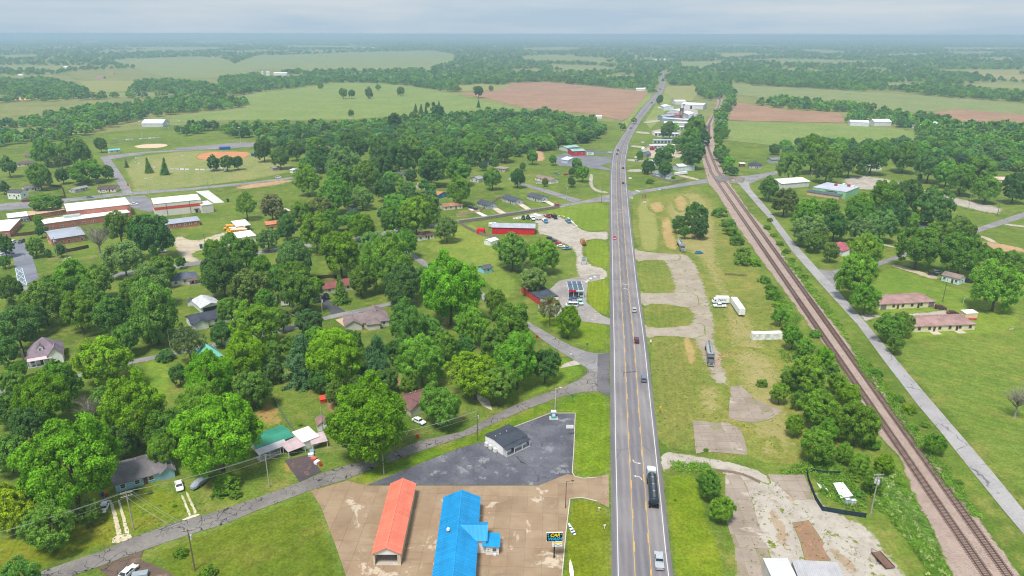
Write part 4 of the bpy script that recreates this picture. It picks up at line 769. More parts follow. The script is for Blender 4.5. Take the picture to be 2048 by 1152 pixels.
TL = '''20 762 25 M;200 802 28 M;330 852 40 M;470 832 30 M;582 690 24 M;702 690 26 M;720 772 24 D;790 702 24 D;985 690 30 M;990 602 22 G;530 602 24 G;272 592 34 M;182 592 28 M;870 330 24 M;830 300 26 M;960 302 24 M;60 640 30 D;252 676 30 M;60 852 34 D;190 872 30 M;322 900 32 G;545 700 20 M;630 672 20 G;640 762 22 D;772 762 24 D;862 662 28 M;930 692 24 D;1000 772 34 M;460 622 26 M;560 562 28 M;720 562 26 M;660 442 22 G;272 592 34 M;182 592 28 M;760 300 24 D;900 306 26 D;700 300 26 D;1010 302 20 D;1640 472 20 M;1750 490 22 G;1880 470 28 M;20 580 26 D
85 605 42 M;158 625 38 G;307 622 54 M t;225 630 40 M;35 660 42 D;10 705 28 D;35 741 20 G f;207 718 60 L f;115 762 45 G;92 802 50 L;15 812 35 D;138 925 98 L;264 824 66 L;377 690 33 P s;358 748 20 D
420 762 52 L;490 716 47 L;502 772 40 M;400 812 48 G;435 872 84 L;440 664 24 D;445 545 50 D;510 645 48 G;498 572 38 O;597 586 38 M;565 640 19 D;616 642 30 B f;604 712 40 B p;666 716 54 L;752 712 38 B p;813 652 44 M;800 586 28 D;900 580 66 L
942 650 36 G;890 692 26 G;842 722 48 G;950 748 56 Y f;878 806 44 M;1035 722 52 G;1090 727 34 D;1020 652 40 G;738 832 90 L;540 738 24 D;515 790 18 D;670 786 26 M;818 768 20 G;680 574 23 M c;1100 622 25 O s;1137 642 27 L;1733 596 28 G;1782 652 28 M;1808 646 22 M;1792 686 18 M;1996 572 46 G
1420 966 28 M;1443 1018 25 G;95 1055 54 M f;20 1012 48 Y;15 902 40 M;40 1156 42 M f;240 880 36 D;178 1024 24 M;16 333 18 D;6 374 11 D;78 352 24 G;90 304 26 M;145 302 30 M;172 342 38 G w;215 345 12 D;122 322 15 P;124 350 14 D;90 405 32 G w;201 290 12 D;295 328 12 M c;328 330 13 M c;252 326 6 O c
426 324 14 D;453 325 14 D;475 324 12 D;492 412 25 G s;77 440 10 L;82 461 12 D;70 492 18 M;95 505 8 D;121 501 11 D;8 492 18 D;8 522 12 M;195 478 30 P x;238 456 30 M;300 472 42 D;247 516 36 K;140 562 42 G;100 576 30 M;188 562 34 M;300 572 40 K;322 540 30 M;361 525 10 M;425 500 20 L;460 490 22 M;490 506 28 G
527 300 20 D;560 315 20 D;592 300 18 D;612 335 16 M;645 315 26 D;688 325 34 K;730 350 32 M;677 356 24 G;615 360 28 G;672 392 32 G;724 396 24 K f;770 378 21 D;797 318 28 D;765 335 22 D;862 340 30 D;917 340 28 G;918 382 26 G;985 358 18 M;790 412 24 G;805 442 24 G;832 438 34 G;852 420 30 M;785 442 26 M;893 456 24 O
632 466 36 G;680 506 42 L;722 452 26 L;745 486 26 K;812 486 26 G;775 526 52 G;588 522 40 K;590 562 34 G;520 530 22 G;622 574 24 L;805 566 40 D;845 556 24 K;1025 500 36 M;1085 512 32 G;572 456 22 D;535 476 25 K f;600 426 22 G;543 414 26 P;640 416 24 O;1065 313 13 M;1106 319 9 M;1045 333 7 D;1035 356 16 D;1154 327 12 M;1165 346 14 G;1144 343 8 D;1143 363 9 D;1090 364 7 O
1055 542 14 P s;1067 557 28 K;1297 331 14 D;1326 319 20 D;1330 336 16 D;1387 312 24 D;1440 300 12 D;1447 318 12 M;1452 335 10 M;1392 436 26 D;1359 446 16 D;1400 456 18 D;1370 464 11 M;1540 376 22 D;1580 331 28 M;1625 312 32 G;1700 326 26 D;1655 336 28 M;1745 316 30 M;1810 312 30 M;1860 332 30 D;1895 347 25 G
1960 342 30 M;1925 357 30 M;1975 377 26 M;2030 377 26 D;1570 402 26 O;1615 432 30 G;1660 418 22 G;1722 414 26 G;1717 427 28 G;1770 397 36 G;1815 392 32 D;1870 417 38 D;1785 432 28 D;1823 442 16 G;1670 452 26 D;1618 457 32 K;1628 483 18 M;1725 457 30 K f;1762 452 28 K;1728 504 34 G;1712 556 40 G;1838 492 42 M;1925 502 45 M;1925 468 30 M;1990 512 18 G;1970 502 12 M;2025 522 20 M;2043 542 15 M;1920 443 15 K
790 244 15 D;828 238 11 D;875 228 14 D;686 187 9 M;703 187 8 D;738 186 9 O;756 174 6 M;801 182 8 M;641 170 6 M;702 225 6 D;831 215 7 D c;842 217 8 D c;852 222 8 D c;855 209 5 D;867 209 4 D;878 207 5 D c;957 206 6 D c;957 184 10 D;982 177 5 M;1280 310 8 M;1333 262 14 D;1392 262 22 M;1380 282 22 M;1340 300 12 M;1320 200 8 D;1386 240 8 D;1407 275 14 D;2038 800 30 P x;180 818 28 P x;1990 264 8 D;1968 262 8 D;2010 264 8 D;2033 264 8 D'''
for row in TL.replace('\n', ';').split(';'):
    q = row.split(); x_, y_ = float(q[0]), float(q[1]); tree(x_, y_, float(q[2]) * 1.0, q[3], q[4] if len(q) > 4 else 'r')
# ------------------------------------------------------------------ shrubs
SHRUBS = []
def shrub(cx, cy, r, tone='G', hk=.8):
    z = 1.0
    for _ in range(2): rad = r * mpp(cx, cy, z); z = rad * hk * .5
    p = gp(cx, cy, z); rs = trs; root = empty('shrub', (p.x, p.y, 0))
    obj('stem', TRUNKS[0], root, (0, 0, 0), (0, 0, 0), (rad * .6, rad * .6, rad * hk * .7)); obj('foliage', rs.choice(SHRUB), root, (0, 0, rad * hk * .42), (0, 0, rs.uniform(0, 6)), (rad, rad, rad * hk), tcol(tone, rs))
    SHRUBS.append((p.x, p.y, 2 * rad, rad * hk * 1.4, tone, 'shrub', root))
SL = '''331 713 24 B;555 760 13 G;1044 613 11 G;1525 767 13 G;1547 590 18 G;1562 632 20 G;1586 676 24 G;1611 696 22 G;1650 716 22 L;1615 746 42 G;1675 766 22 G;1697 786 26 L;1560 786 22 G;1640 816 44 G;1715 846 46 G;1637 884 42 G;1590 850 22 G;1753 746 14 G;1781 788 10 G;1798 798 12 G;1820 818 16 L;1870 886 24 G;1920 964 8 G
1720 930 24 G;1770 925 26 L;1745 962 26 G;1800 966 16 G;1690 905 22 G;1660 860 26 G;455 965 34 G;440 985 18 G;360 1106 16 G;415 1146 24 G;1299 363 10 G;1440 425 18 M;1457 447 16 M;1463 462 18 M;1475 482 17 M;1487 505 18 M;1486 520 24 M;1510 525 15 L;1530 560 14 M;1400 471 9 M;1662 503 20 M;1575 655 16 G;1600 712 16 M;1630 668 14 G;1555 610 12 L;1540 575 12 M;1665 740 18 M;1580 760 22 M;1600 800 20 M;1745 890 18 G;1648 982 9 G;1680 995 9 G;1718 990 14 M;1710 955 14 G;1412 900 6 G
1535 455 8 G;1548 470 8 L;1560 487 8 G;1572 503 9 G;1584 520 8 M;1596 537 9 G;1610 553 8 G;1540 440 7 M;1830 856 9 G;1770 770 8 L;1740 730 7 G;1850 850 10 G;520 812 8 G;600 850 6 G;350 1012 5 G;470 990 14 G;300 985 6 M;270 980 7 M;130 500 7 M;1375 330 8 G;1345 355 6 G;1385 335 9 G;1240 248 4 M;1350 1000 4 G'''
for row in SL.replace('\n', ';').split(';'):
    q = row.split(); (tree if float(q[2]) >= 20 and float(q[0]) > 1500 else shrub)(float(q[0]), float(q[1]), float(q[2]) * (.88 if float(q[2]) >= 20 else 1), q[3])
# ------------------------------------------------------------------ woods: scattered trees; the nearest join the individuals, the rest are one far wood
WOODS = [[(-200, 262), (0, 255), (80, 240), (140, 225), (250, 215), (340, 205), (440, 195), (497, 203), (490, 215), (350, 230), (280, 240), (200, 262), (120, 285), (-100, 300)],
         [(520, 290), (640, 280), (700, 262), (780, 250), (860, 240), (950, 232), (1060, 232), (1190, 250), (1212, 270), (1190, 285), (1120, 298), (1020, 318), (960, 330), (880, 330), (760, 310), (640, 300), (560, 305)],
         [(440, 262), (520, 258), (640, 256), (780, 252), (780, 262), (640, 280), (540, 286), (460, 275)], [(350, 262), (430, 255), (440, 262), (360, 275)],
         [(1366, 322), (1400, 320), (1398, 285), (1396, 268), (1404, 252), (1412, 240), (1400, 240), (1375, 262), (1350, 290)], [(1432, 325), (1462, 352), (1478, 350), (1450, 318), (1432, 292), (1432, 275), (1436, 255), (1430, 236), (1446, 215), (1470, 200), (1470, 214), (1450, 240), (1450, 280)],
         [(1540, 300), (1600, 290), (1720, 296), (1830, 292), (1900, 272), (2000, 270), (2200, 276), (2200, 330), (2040, 360), (1990, 340), (1900, 335), (1840, 330), (1760, 318), (1640, 320), (1560, 330)], [(1800, 260), (1900, 256), (2200, 262), (2200, 276), (1900, 275), (1830, 280)],
         [(1480, 270), (1540, 262), (1560, 270), (1540, 290), (1500, 282)], [(1690, 248), (1700, 238), (1740, 228), (1790, 232), (1880, 240), (1900, 252), (1800, 258), (1785, 252)], [(1510, 210), (1560, 200), (1680, 212), (1760, 222), (1720, 228), (1660, 224), (1560, 217)],
         [(0, 168), (100, 160), (180, 186), (100, 196), (0, 194)], [(262, 168), (340, 165), (440, 176), (440, 188), (360, 192), (262, 186)], [(440, 160), (512, 152), (560, 162), (700, 160), (860, 166), (940, 176), (880, 180), (780, 170), (640, 168), (512, 184), (440, 178)],
         [(1024, 152), (1100, 160), (1230, 168), (1300, 162), (1296, 178), (1200, 174), (1100, 163), (940, 172), (900, 160)], [(1340, 160), (1400, 168), (1450, 175), (1440, 195), (1432, 205), (1412, 200), (1396, 190), (1392, 172), (1340, 170)], [(1440, 165), (1470, 185), (1470, 200), (1448, 205), (1446, 190)],
         [(1530, 172), (1480, 165), (1460, 150), (1560, 145), (1700, 160), (1760, 178), (1700, 182)], [(1790, 182), (1800, 172), (1880, 168), (1960, 176), (2200, 182), (2200, 216), (2000, 202), (1860, 192)], [(1070, 232), (1110, 226), (1130, 240), (1080, 246)], [(1050, 280), (1100, 285), (1110, 300), (1040, 305)], [(1330, 262), (1350, 258), (1350, 275), (1335, 278)]]
WOODW = [wpoly(w) for w in WOODS]
rs = np.random.RandomState(3); PX, PY, PS = [], [], []
lastx = None
def near_mask(x, y, pts, d):
    m = np.zeros(len(x), bool)
    for (a, b) in pts: m |= (x - a) ** 2 + (y - b) ** 2 < d * d
    return m
for w in WOODW:
    A = np.array([(p.x, p.y) for p in w]); lo, hi = A.min(0), A.max(0); dist = math.hypot(*A.mean(0)); s = 9.0 + dist * .0025
    gx, gy = np.meshgrid(np.arange(lo[0], hi[0], s), np.arange(lo[1], hi[1], s * 1.15)); gx = gx.ravel() + rs.uniform(-.45, .45, gx.size) * s; gy = gy.ravel() + rs.uniform(-.45, .45, gy.size) * s
    m = inside(w, gx, gy) & (rs.rand(gx.size) < .9); PX.append(gx[m]); PY.append(gy[m]); PS.append(np.full(m.sum(), 1.0))
# open country: dense woods with clearings, thinning with distance
r = 1450.0
F2 = [f for f in FIELDS]
HW2 = np.array([(p.x, p.y) for p in HL + HR]); RW2 = np.array([gp(*p).to_2d()[:] for p in T1[-8:]])
while r < 17500:
    st = 10 + (r - 1450) * .0035; n = int(1.75 * r / (st * 1.25)); a = rs.uniform(-.875, .875, n); rr = r + rs.uniform(-.5, .5, n) * st * 2.2
    PX.append(rr * np.sin(a)); PY.append(rr * np.cos(a)); PS.append(np.full(n, 1.0 + max(0, r - 2500) / 9000)); r += st * 2.2 + (r - 1450) * .0045
PX, PY, PS = map(np.concatenate, (PX, PY, PS))
ok = np.ones(len(PX), bool)
for f in F2: ok &= ~inside(f, PX, PY)
D = np.hypot(PX, PY)
# low-frequency clearings beyond 1.4 km
def vnoise(x, y, s, seed):
    R = np.random.RandomState(seed); G = R.rand(256, 256); X, Y = x / s, y / s; i, j = np.floor(X).astype(int), np.floor(Y).astype(int); u, v = X - i, Y - j; u = u * u * (3 - 2 * u); v = v * v * (3 - 2 * v)
    g = lambda a, b: G[a % 256, b % 256]
    return (g(i, j) * (1 - u) + g(i + 1, j) * u) * (1 - v) + (g(i, j + 1) * (1 - u) + g(i + 1, j + 1) * u) * v
nz = .6 * vnoise(PX, PY * .55, 420, 1) + .4 * vnoise(PX, PY * .7, 150, 2)
inw = np.zeros(len(PX), bool)
for w in WOODW: inw |= inside(w, PX, PY)
ang = np.arctan2(PX, PY); thr = np.where(ang > .14, .71, .59) + np.clip((D - 2600) / 5000, 0, .16); ok &= (inw | ((D > 1500) & (nz < thr)))
dh = np.full(len(PX), 1e9)
for h in HW2: dh = np.minimum(dh, np.hypot(PX - h[0], PY - h[1]))
ok &= dh > 13
for h in RW2: ok &= np.hypot(PX - h[0], PY - h[1]) > 9
for (a, b) in [(p.x, p.y) for p in (gp(*q) for q in ((1310, 121), (1300, 121), (1325, 120), (1278, 114), (1285, 118), (1270, 110), (1292, 122), (1264, 108)))]: ok &= np.hypot(PX - a, PY - b) > 70
ok &= ~near_mask(PX, PY, [(t[0], t[1]) for t in TREES], 5.5)
PX, PY, PS, D = PX[ok], PY[ok], PS[ok], D[ok]; order = np.argsort(D); PX, PY, PS, D = PX[order], PY[order], PS[order], D[order]
WOOD_PTS = (PX, PY, PS, D)
# ------------------------------------------------------------------ buildings
TRIM = plain((226, 224, 220), .6, .05); DARK = plain((40, 38, 38), .8, .1)
FRAME_ME = {}
def window_parts(root, x, y, z, rz, w=1.1, hgt=1.1, frame=TRIM, name='window'):
    key = (w, hgt, frame.name)
    if key not in FRAME_ME:
        m = MB(); t = .11
        m.box(-w / 2 - t, w / 2 + t, -.05, .06, hgt / 2, hgt / 2 + t); m.box(-w / 2 - t - .05, w / 2 + t + .05, -.10, .06, -hgt / 2 - t, -hgt / 2); m.box(-w / 2 - t, -w / 2, -.05, .06, -hgt / 2, hgt / 2); m.box(w / 2, w / 2 + t, -.05, .06, -hgt / 2, hgt / 2); m.box(-w / 2, w / 2, -.03, .04, -.03, .03)
        FRAME_ME[key] = (m.me(frame), MB().box(-w / 2, w / 2, -.015, .05, -hgt / 2, hgt / 2).me(glass()))
    f = obj(name, FRAME_ME[key][0], root, (x, y, z), (0, 0, rz)); obj('pane', FRAME_ME[key][1], f); return f
def block(root, cx, cy, l, d, h, rise, roof, wm, rm, ov=.45, z0=0.0, th=.14):
    w = MB(); r = MB(); x0, x1, y0, y1 = cx - l / 2, cx + l / 2, cy - d / 2, cy + d / 2; z1 = z0 + h
    w.box(x0, x1, y0, y1, z0, z1)
    if roof == 'gable':
        for x in (x0, x1): w.quad((x, y0, z1), (x, y1, z1), (x, cy, z1 + rise))
        k = rise / (d / 2)
        for s in (-1, 1): r.slab([(x0 - ov, cy, z1 + rise + .12), (x1 + ov, cy, z1 + rise + .12), (x1 + ov, cy + s * (d / 2 + ov), z1 - ov * k + .12), (x0 - ov, cy + s * (d / 2 + ov), z1 - ov * k + .12)], th)
        r.box(x0 - ov, x1 + ov, cy - .14, cy + .14, z1 + rise + .06, z1 + rise + .15)
    elif roof == 'gablex':
        for y in (y0, y1): w.quad((x0, y, z1), (x1, y, z1), (cx, y, z1 + rise))
        k = rise / (l / 2)
        for s in (-1, 1): r.slab([(cx, y0 - ov, z1 + rise + .12), (cx, y1 + ov, z1 + rise + .12), (cx + s * (l / 2 + ov), y1 + ov, z1 - ov * k + .12), (cx + s * (l / 2 + ov), y0 - ov, z1 - ov * k + .12)], th)
        r.box(cx - .14, cx + .14, y0 - ov, y1 + ov, z1 + rise + .06, z1 + rise + .15)
    elif roof == 'hip':
        X0, X1, Y0, Y1 = x0 - ov, x1 + ov, y0 - ov, y1 + ov; e = z1 + .02; t = z1 + rise
        if l >= d: a, b = Vector((X0 + (Y1 - Y0) / 2, cy, t)), Vector((X1 - (Y1 - Y0) / 2, cy, t))
        else: a, b = Vector((cx, Y0 + (X1 - X0) / 2, t)), Vector((cx, Y1 - (X1 - X0) / 2, t))
        c = [Vector((X0, Y0, e)), Vector((X1, Y0, e)), Vector((X1, Y1, e)), Vector((X0, Y1, e))]
        if l >= d: fs = [[c[0], c[1], b, a], [c[2], c[3], a, b], [c[1], c[2], b], [c[3], c[0], a]]
        else: fs = [[c[1], c[2], b, a], [c[3], c[0], a, b], [c[0], c[1], a], [c[2], c[3], b]]
        for f in fs: r.slab(f, th)
    elif roof == 'flat':
        r.box(x0 - .15, x1 + .15, y0 - .15, y1 + .15, z1 + .002, z1 + .25)
    elif roof == 'shed':                      # rises towards the back
        w.quad((x0, y0, z1), (x0, y1, z1), (x0, y1, z1 + rise)); w.quad((x1, y0, z1), (x1, y1, z1), (x1, y1, z1 + rise)); w.quad((x0, y1, z1), (x1, y1, z1), (x1, y1, z1 + rise), (x0, y1, z1 + rise))
        r.slab([(x0 - ov, y0 - ov, z1 + .12 - rise * ov / d), (x1 + ov, y0 - ov, z1 + .12 - rise * ov / d), (x1 + ov, y1 + ov, z1 + .12 + rise * (1 + ov / d)), (x0 - ov, y1 + ov, z1 + .12 + rise * (1 + ov / d))], th)
    wo = w.o('wall', wm, root); ro = r.o('roof', rm, root); return wo, ro
def frame(A, B, depth, z=0.0):
    a, b = gp(*A, z), gp(*B, z); u = (b - a); l = u.length; u.normalize(); n = Vector((-u.y, u.x, 0)); c = (a + b) / 2 + n * depth / 2
    return Vector((c.x, c.y, 0)), math.atan2(u.y, u.x), l
PREP = {'with', 'beside', 'near', 'by', 'at', 'in', 'behind', 'on', 'under', 'among', 'inside', 'between', 'alone', 'glimpsed', 'facing', 'nearest', 'half', 'deep', 'beyond', 'before', 'along', 'round', 'across', 'against', 'next', 'standing', 'closing'}
def short(lab):                       # a label down to its second clause, for use as a landmark
    out, n = [], 0
    for w in lab.replace(',', '').split():
        if w in PREP: n += 1
        if n == 2: break
        out.append(w)
    return ' '.join(out[1:] if out[0] in ('a', 'the') else out)
BUILT = []      # (x, y, radius) of built things, to keep woods out of them
def house(name, label, cat, A, B, depth, h, rise, roof, wm, rm, win=3, ends=1, door=None, lmk=None, chim=None, vents=0, garage=None, wings=(), porch=None, z=0.0, group=None, wsize=(1.1, 1.1), frame_m=TRIM, ov=.45, back=0):
    c, rz, l = frame(A, B, depth, z); root = empty(name, c, rz, label, cat, group)
    if lmk: lm(lmk, c)
    BUILT.append((c.x, c.y, max(l, depth) * .55 + 2))
    wall, ro = block(root, 0, 0, l, depth, h, rise, roof, wm, rm, ov)
    zz = min(h * .58, 1.55) if h < 4.2 else h * .55
    xs = [(-.5 + (i + .5) / win) * l for i in range(win)] if win else []
    dx = None if door is None else door * l
    for x in xs:
        if dx is not None and abs(x - dx) < 1.2: continue
        if garage and abs(x - garage[0] * l) < garage[1] / 2 + .6: continue
        if porch and False: pass
        window_parts(root, x, -depth / 2 - .02, zz, 0, *wsize, frame_m)
        if back: window_parts(root, x, depth / 2 + .02, zz, math.pi, *wsize, frame_m)
    for s in (-1, 1):
        for i in range(ends): window_parts(root, s * (l / 2 + .02), (-.5 + (i + .5) / ends) * depth, zz, s * math.pi / 2, *wsize, frame_m)
    if dx is not None: 
        dd = MB().box(dx - .48, dx + .48, -depth / 2 - .06, -depth / 2 + .04, .05, 2.1).o('door', plain((96, 70, 62), .6), root); MB().box(dx + .3, dx + .38, -depth / 2 - .12, -depth / 2 - .05, 1.0, 1.1).o('handle', plain((180, 176, 160), .3, metal=.8), dd)
    if garage:
        gx, gw, gc = garage; g = MB(); gh = min(2.3, h - .15)
        for i in range(4): g.box(gx * l - gw / 2, gx * l + gw / 2, -depth / 2 - .07, -depth / 2 + .03, .05 + i * gh / 4, .05 + (i + 1) * gh / 4 - .03)
        g.o('garage_door', plain(gc, .6, .06), root)
    for (cx, cy, wl, wd, wh, wr, wt) in wings: block(root, cx * l, cy, wl, wd, wh, wr, wt, wm, rm, ov)
    if chim: cx, cy, ch = chim; t = h + (rise if roof != 'flat' else 0); MB().box(cx * l - .4, cx * l + .4, cy - .35, cy + .35, h * .9, t + ch).o('chimney', brick((150, 96, 80)), ro)
    for i in range(vents):
        vx = RNG.uniform(-.35, .35) * l; vy = depth * .12; vz = h + rise * .8; MB().tube((vx, vy, vz - .3), (vx, vy, vz + .42), .09, .09, 6).o('vent', TRIM, ro)
    if porch:
        x0, x1, pd, ph, pm = porch; x0, x1 = x0 * l, x1 * l; m = MB(); m.slab([(x0, -depth / 2 + .05, ph + .5), (x1, -depth / 2 + .05, ph + .5), (x1, -depth / 2 - pd, ph), (x0, -depth / 2 - pd, ph)], .12); pr = m.o('porch_roof', pm, root)
        MB().box(x0, x1, -depth / 2 - pd, -depth / 2 - .01, .0, .18).o('porch_floor', plain((150, 150, 152), .8), root)
        n = max(2, int((x1 - x0) / 2.4) + 1)
        for i in range(n): px = x0 + .1 + (x1 - x0 - .2) * i / (n - 1); MB().box(px - .07, px + .07, -depth / 2 - pd + .05, -depth / 2 - pd + .19, .18, ph - .1).o('post', TRIM, root)
    return root
def S(c): return siding(c)
RB = brick((178, 104, 84))
# --- near houses
house('bungalow', 'pale blue bungalow with a long grey shingle roof by the cracked road', 'house', (233, 986), (346, 953), 11, 2.5, 2.2, 'gable', S((150, 188, 206)), shingle((118, 112, 116)), 4, 1, .02, 'pale blue bungalow', vents=3, wings=((.42, -4.2, 3.2, 4, 2.5, 1.2, 'gablex'),))
house('brown_roofed_house', 'small house with a maroon-brown gabled roof beside a white parked car', 'house', (813, 828), (863, 811), 7.5, 2.5, 1.8, 'gable', S((196, 186, 168)), shingle((122, 88, 86)), 3, 1, .2, 'maroon-brown roofed house', vents=2, wings=((-.22, -4.4, 4.6, 3.6, 2.5, 1.5, 'gablex'),))
vic = house('farmhouse', 'white porched farmhouse with a steep mauve-grey roof and a dormer', 'house', (58, 733), (126, 721), 10.5, 3.2, 5.2, 'hip', S((236, 236, 236)), shingle((140, 124, 136)), 4, 2, -.1, 'white porched farmhouse', porch=(-.5, .22, 2.4, 2.7, plain((206, 186, 190), .8, .08)), wings=((.33, -4.6, 4.4, 4.6, 3.6, 2.6, 'gablex'),))
block(vic, -1.0, -2.6, 1.9, 2.6, 1.8, 1.0, 'gablex', S((236, 236, 236)), shingle((140, 124, 136)), .25, 4.2); window_parts(vic, -1.0, -3.95, 5.1, 0, .7, 1.1)
MB().box(-6.9, -6.3, -3.4, -2.8, 0, 6.2).o('chimney', brick((190, 170, 160)), vic)
house('slate_roofed_house', 'white house with a slate-dark roof and a front gable beside the village lane', 'house', (385, 659), (461, 642), 9, 2.6, 1.9, 'gable', S((228, 230, 232)), shingle((70, 74, 88)), 4, 1, .3, 'slate-dark roofed white house', vents=4, wings=((-.28, -4.8, 5, 4, 2.6, 1.6, 'gablex'),))
gar = house('garage', 'white open-fronted garage with a peeling grey-white roof', 'garage', (404, 627), (443, 618), 12, 2.5, 1.4, 'gablex', S((224, 224, 226)), plain((198, 200, 208), .7, .25, .9), 0, 0, None, 'open-fronted white garage'); MB().box(-3.4, 3.4, -6.06, -5.9, .1, 2.2).o('interior_shade_panel', DARK, gar)  # near-black panel on the front wall paints the shade of the open interior
house('shed', 'tiny white garden shed with a dark roof on the open lawn', 'shed', (376, 613), (390, 611), 3, 2.0, .8, 'gablex', S((226, 228, 232)), shingle((84, 88, 96)), 0, 0, None, 'tiny white garden shed', ov=.2)
house('teal_roofed_house', 'house under a steep teal metal roof half hidden by lime trees', 'house', (402, 739), (446, 727), 8, 3.2, 4.4, 'hip', S((206, 220, 214)), ribbed((112, 188, 168)), 2, 1, None, 'teal roofed house', wings=((-.3, -4, 4, 3.5, 3.0, 1.4, 'hip'),))
house('ranch_house', 'low rambling house with a taupe shingle roof and white gutters', 'house', (693, 662), (779, 652), 11, 2.6, 2.4, 'hip', S((206, 200, 190)), shingle((132, 116, 116)), 4, 1, .1, 'taupe roofed ranch house', vents=5, wings=((-.33, -3.0, 6.5, 6.5, 2.5, 1.9, 'gablex'), (.12, -5.6, 5, 4.5, 2.6, 1.6, 'hip'), (.25, 6.0, 7, 5, 2.6, 1.8, 'gablex')))
house('red_brown_roofed_house', 'white house with a red-brown gabled roof at the top of a black driveway', 'house', (631, 592), (706, 579), 9, 2.6, 1.7, 'gable', S((222, 214, 202)), shingle((138, 84, 82)), 4, 1, .08, 'red-brown roofed house with black driveway', garage=(-.36, 4.6, (230, 228, 224)))
house('slate_roofed_cottage', 'white cottage with a blue-slate roof and wooden deck by the dark oak', 'house', (344, 573), (397, 565), 9, 2.7, 2.2, 'hip', S((224, 226, 228)), shingle((92, 98, 112)), 3, 1, .3, 'blue-slate roofed cottage', porch=(.1, .6, 2.5, 2.2, plain((120, 88, 70), .8)))
house('white_outbuilding', 'small white outbuilding glimpsed under the lime trees', 'shed', (480, 800), (498, 796), 4, 2.4, .8, 'gable', S((214, 220, 222)), plain((190, 194, 196), .7), 1, 0, None, ov=.2)
house('shed', 'white shed with a pinkish-brown roof behind the trailer home', 'shed', (636, 864), (657, 860), 4.2, 2.2, .9, 'gablex', S((232, 230, 228)), shingle((150, 118, 112)), 0, 0, None, 'pinkish roofed white shed', ov=.25)
house('playhouse', 'little red wooden hutch beside a weathered hutch in the back garden', 'hutch', (642, 808), (652, 806), 1.8, 1.4, .5, 'shed', plain((196, 66, 48), .7), plain((216, 74, 54), .7), 0, 0, None, ov=.15)
house('hutch', 'weathered grey hutch beside the little red hutch', 'hutch', (654, 806), (665, 804), 2, 1.5, .5, 'shed', plain((172, 140, 120), .8), plain((196, 170, 150), .8), 0, 0, None, ov=.15)
# trailer home: green roof, pink porch and carport, white box
tr = house('trailer_home', 'white trailer home with green, pink and white roofs and a carport', 'trailer home', (520, 913), (586, 888), 7.5, 2.6, .6, 'gable', S((236, 236, 236)), ribbed((58, 146, 120), .5), 3, 0, None, 'trailer home with the green roof', wsize=(.9, .9))
PINK = ribbed((202, 178, 182), .4)
m = MB().slab([(-6.2, -3.9, 2.75), (2.4, -3.9, 2.75), (2.4, -6.6, 2.3), (-6.2, -6.6, 2.3)], .08); m.o('porch_roof', ribbed((206, 196, 204), .4), tr)
MB().slab([(.6, -5.4, 2.62), (5.9, -4.6, 2.62), (5.9, -10.4, 2.3), (.6, -10.4, 2.3)], .08).o('carport_roof', PINK, tr)
block(tr, 8.2, -5.6, 4.8, 6.6, 2.6, .25, 'shed', S((240, 240, 238)), ribbed((238, 234, 226), .4), .2)
for x, y in ((.8, -10.2), (5.7, -10.2), (-6, -6.4), (-3, -6.4), (0, -6.4), (.8, -6.6)): MB().box(x - .07, x + .07, y - .07, y + .07, 0, 2.3).o('post', TRIM, tr)
for i in range(14): MB().box(-6 + i * .45, -5.94 + i * .45, -6.45, -6.39, .3, 1.1).o('baluster', TRIM, tr)
MB().box(-6, .2, -6.46, -6.38, 1.1, 1.18).o('rail', TRIM, tr); MB().box(-6.2, .4, -6.6, -3.8, 0, .3).o('porch_floor', plain((190, 186, 182), .8), tr)
lt2 = empty('lean_to', frame((628, 900), (652, 894), 4)[0], frame((628, 900), (652, 894), 4)[1], 'open lean-to with a pink sheet roof beside the trailer home', 'lean-to'); MB().slab([(-2.3, -2.4, 2.1), (2.3, -2.4, 2.1), (2.3, 2.4, 2.7), (-2.3, 2.4, 2.7)], .08).o('roof', PINK, lt2)
for x in (-2.1, 2.1):
    for y, t in ((-2.2, 2.05), (2.2, 2.6)): MB().box(x - .06, x + .06, y - .06, y + .06, 0, t).o('post', TRIM, lt2)
# --- shop with the dark roof on the asphalt lot
sh3 = house('vacant_shop', 'small white shop with a black shingle roof and porch on the asphalt lot', 'shop', (1006, 911), (1053, 889), 8.0, 2.9, .5, 'gable', plain((240, 240, 240), .6, .05), shingle((66, 72, 82)), 2, 0, -.1, 'black roofed shop on the asphalt lot', porch=(-.5, .51, 1.6, 2.4, shingle((66, 72, 82))), vents=3, ov=.2)
for y in (-1.5, .6, 2.4): MB().box(-5.6, -4.95, y - .5, y + .5, .3, 1.5).o('ac_unit', TRIM, sh3)
# --- orange car wash tunnel
ORANGE_P = ribbed((236, 126, 102), .46, .5, axis=1); BLUE_P = ribbed((24, 144, 206), .46, .45, axis=1)
def panel_roof(root, x0, x1, y0, y1, ze, rise, mat, ridge='y', pitch=.92, ov=.45):
    """gable roof laid sheet by sheet along its ridge"""
    ro = MB().box((x0 + x1) / 2 - .16, (x0 + x1) / 2 + .16, y0 - ov, y1 + ov, ze + rise + .14, ze + rise + .22).o('roof', mat, root); n = int(round((y1 - y0 + 2 * ov) / pitch)); p = (y1 - y0 + 2 * ov) / n; hw_ = (x1 - x0) / 2; k = rise / hw_
    for s in (-1, 1):
        m = MB(); g = .012
        m.slab([(0, g, rise + .15), (s * (hw_ + ov), g, -ov * k + .15), (s * (hw_ + ov), p - g, -ov * k + .15), (0, p - g, rise + .15)], .05)
        m.slab([(0, 0, rise + .19), (s * (hw_ + ov), 0, -ov * k + .19), (s * (hw_ + ov), .07, -ov * k + .19), (0, .07, rise + .19)], .05); me_ = m.me(mat)
        for i in range(n): obj('roof_sheet', me_, ro, ((x0 + x1) / 2, y0 - ov + i * p, ze))
    return ro
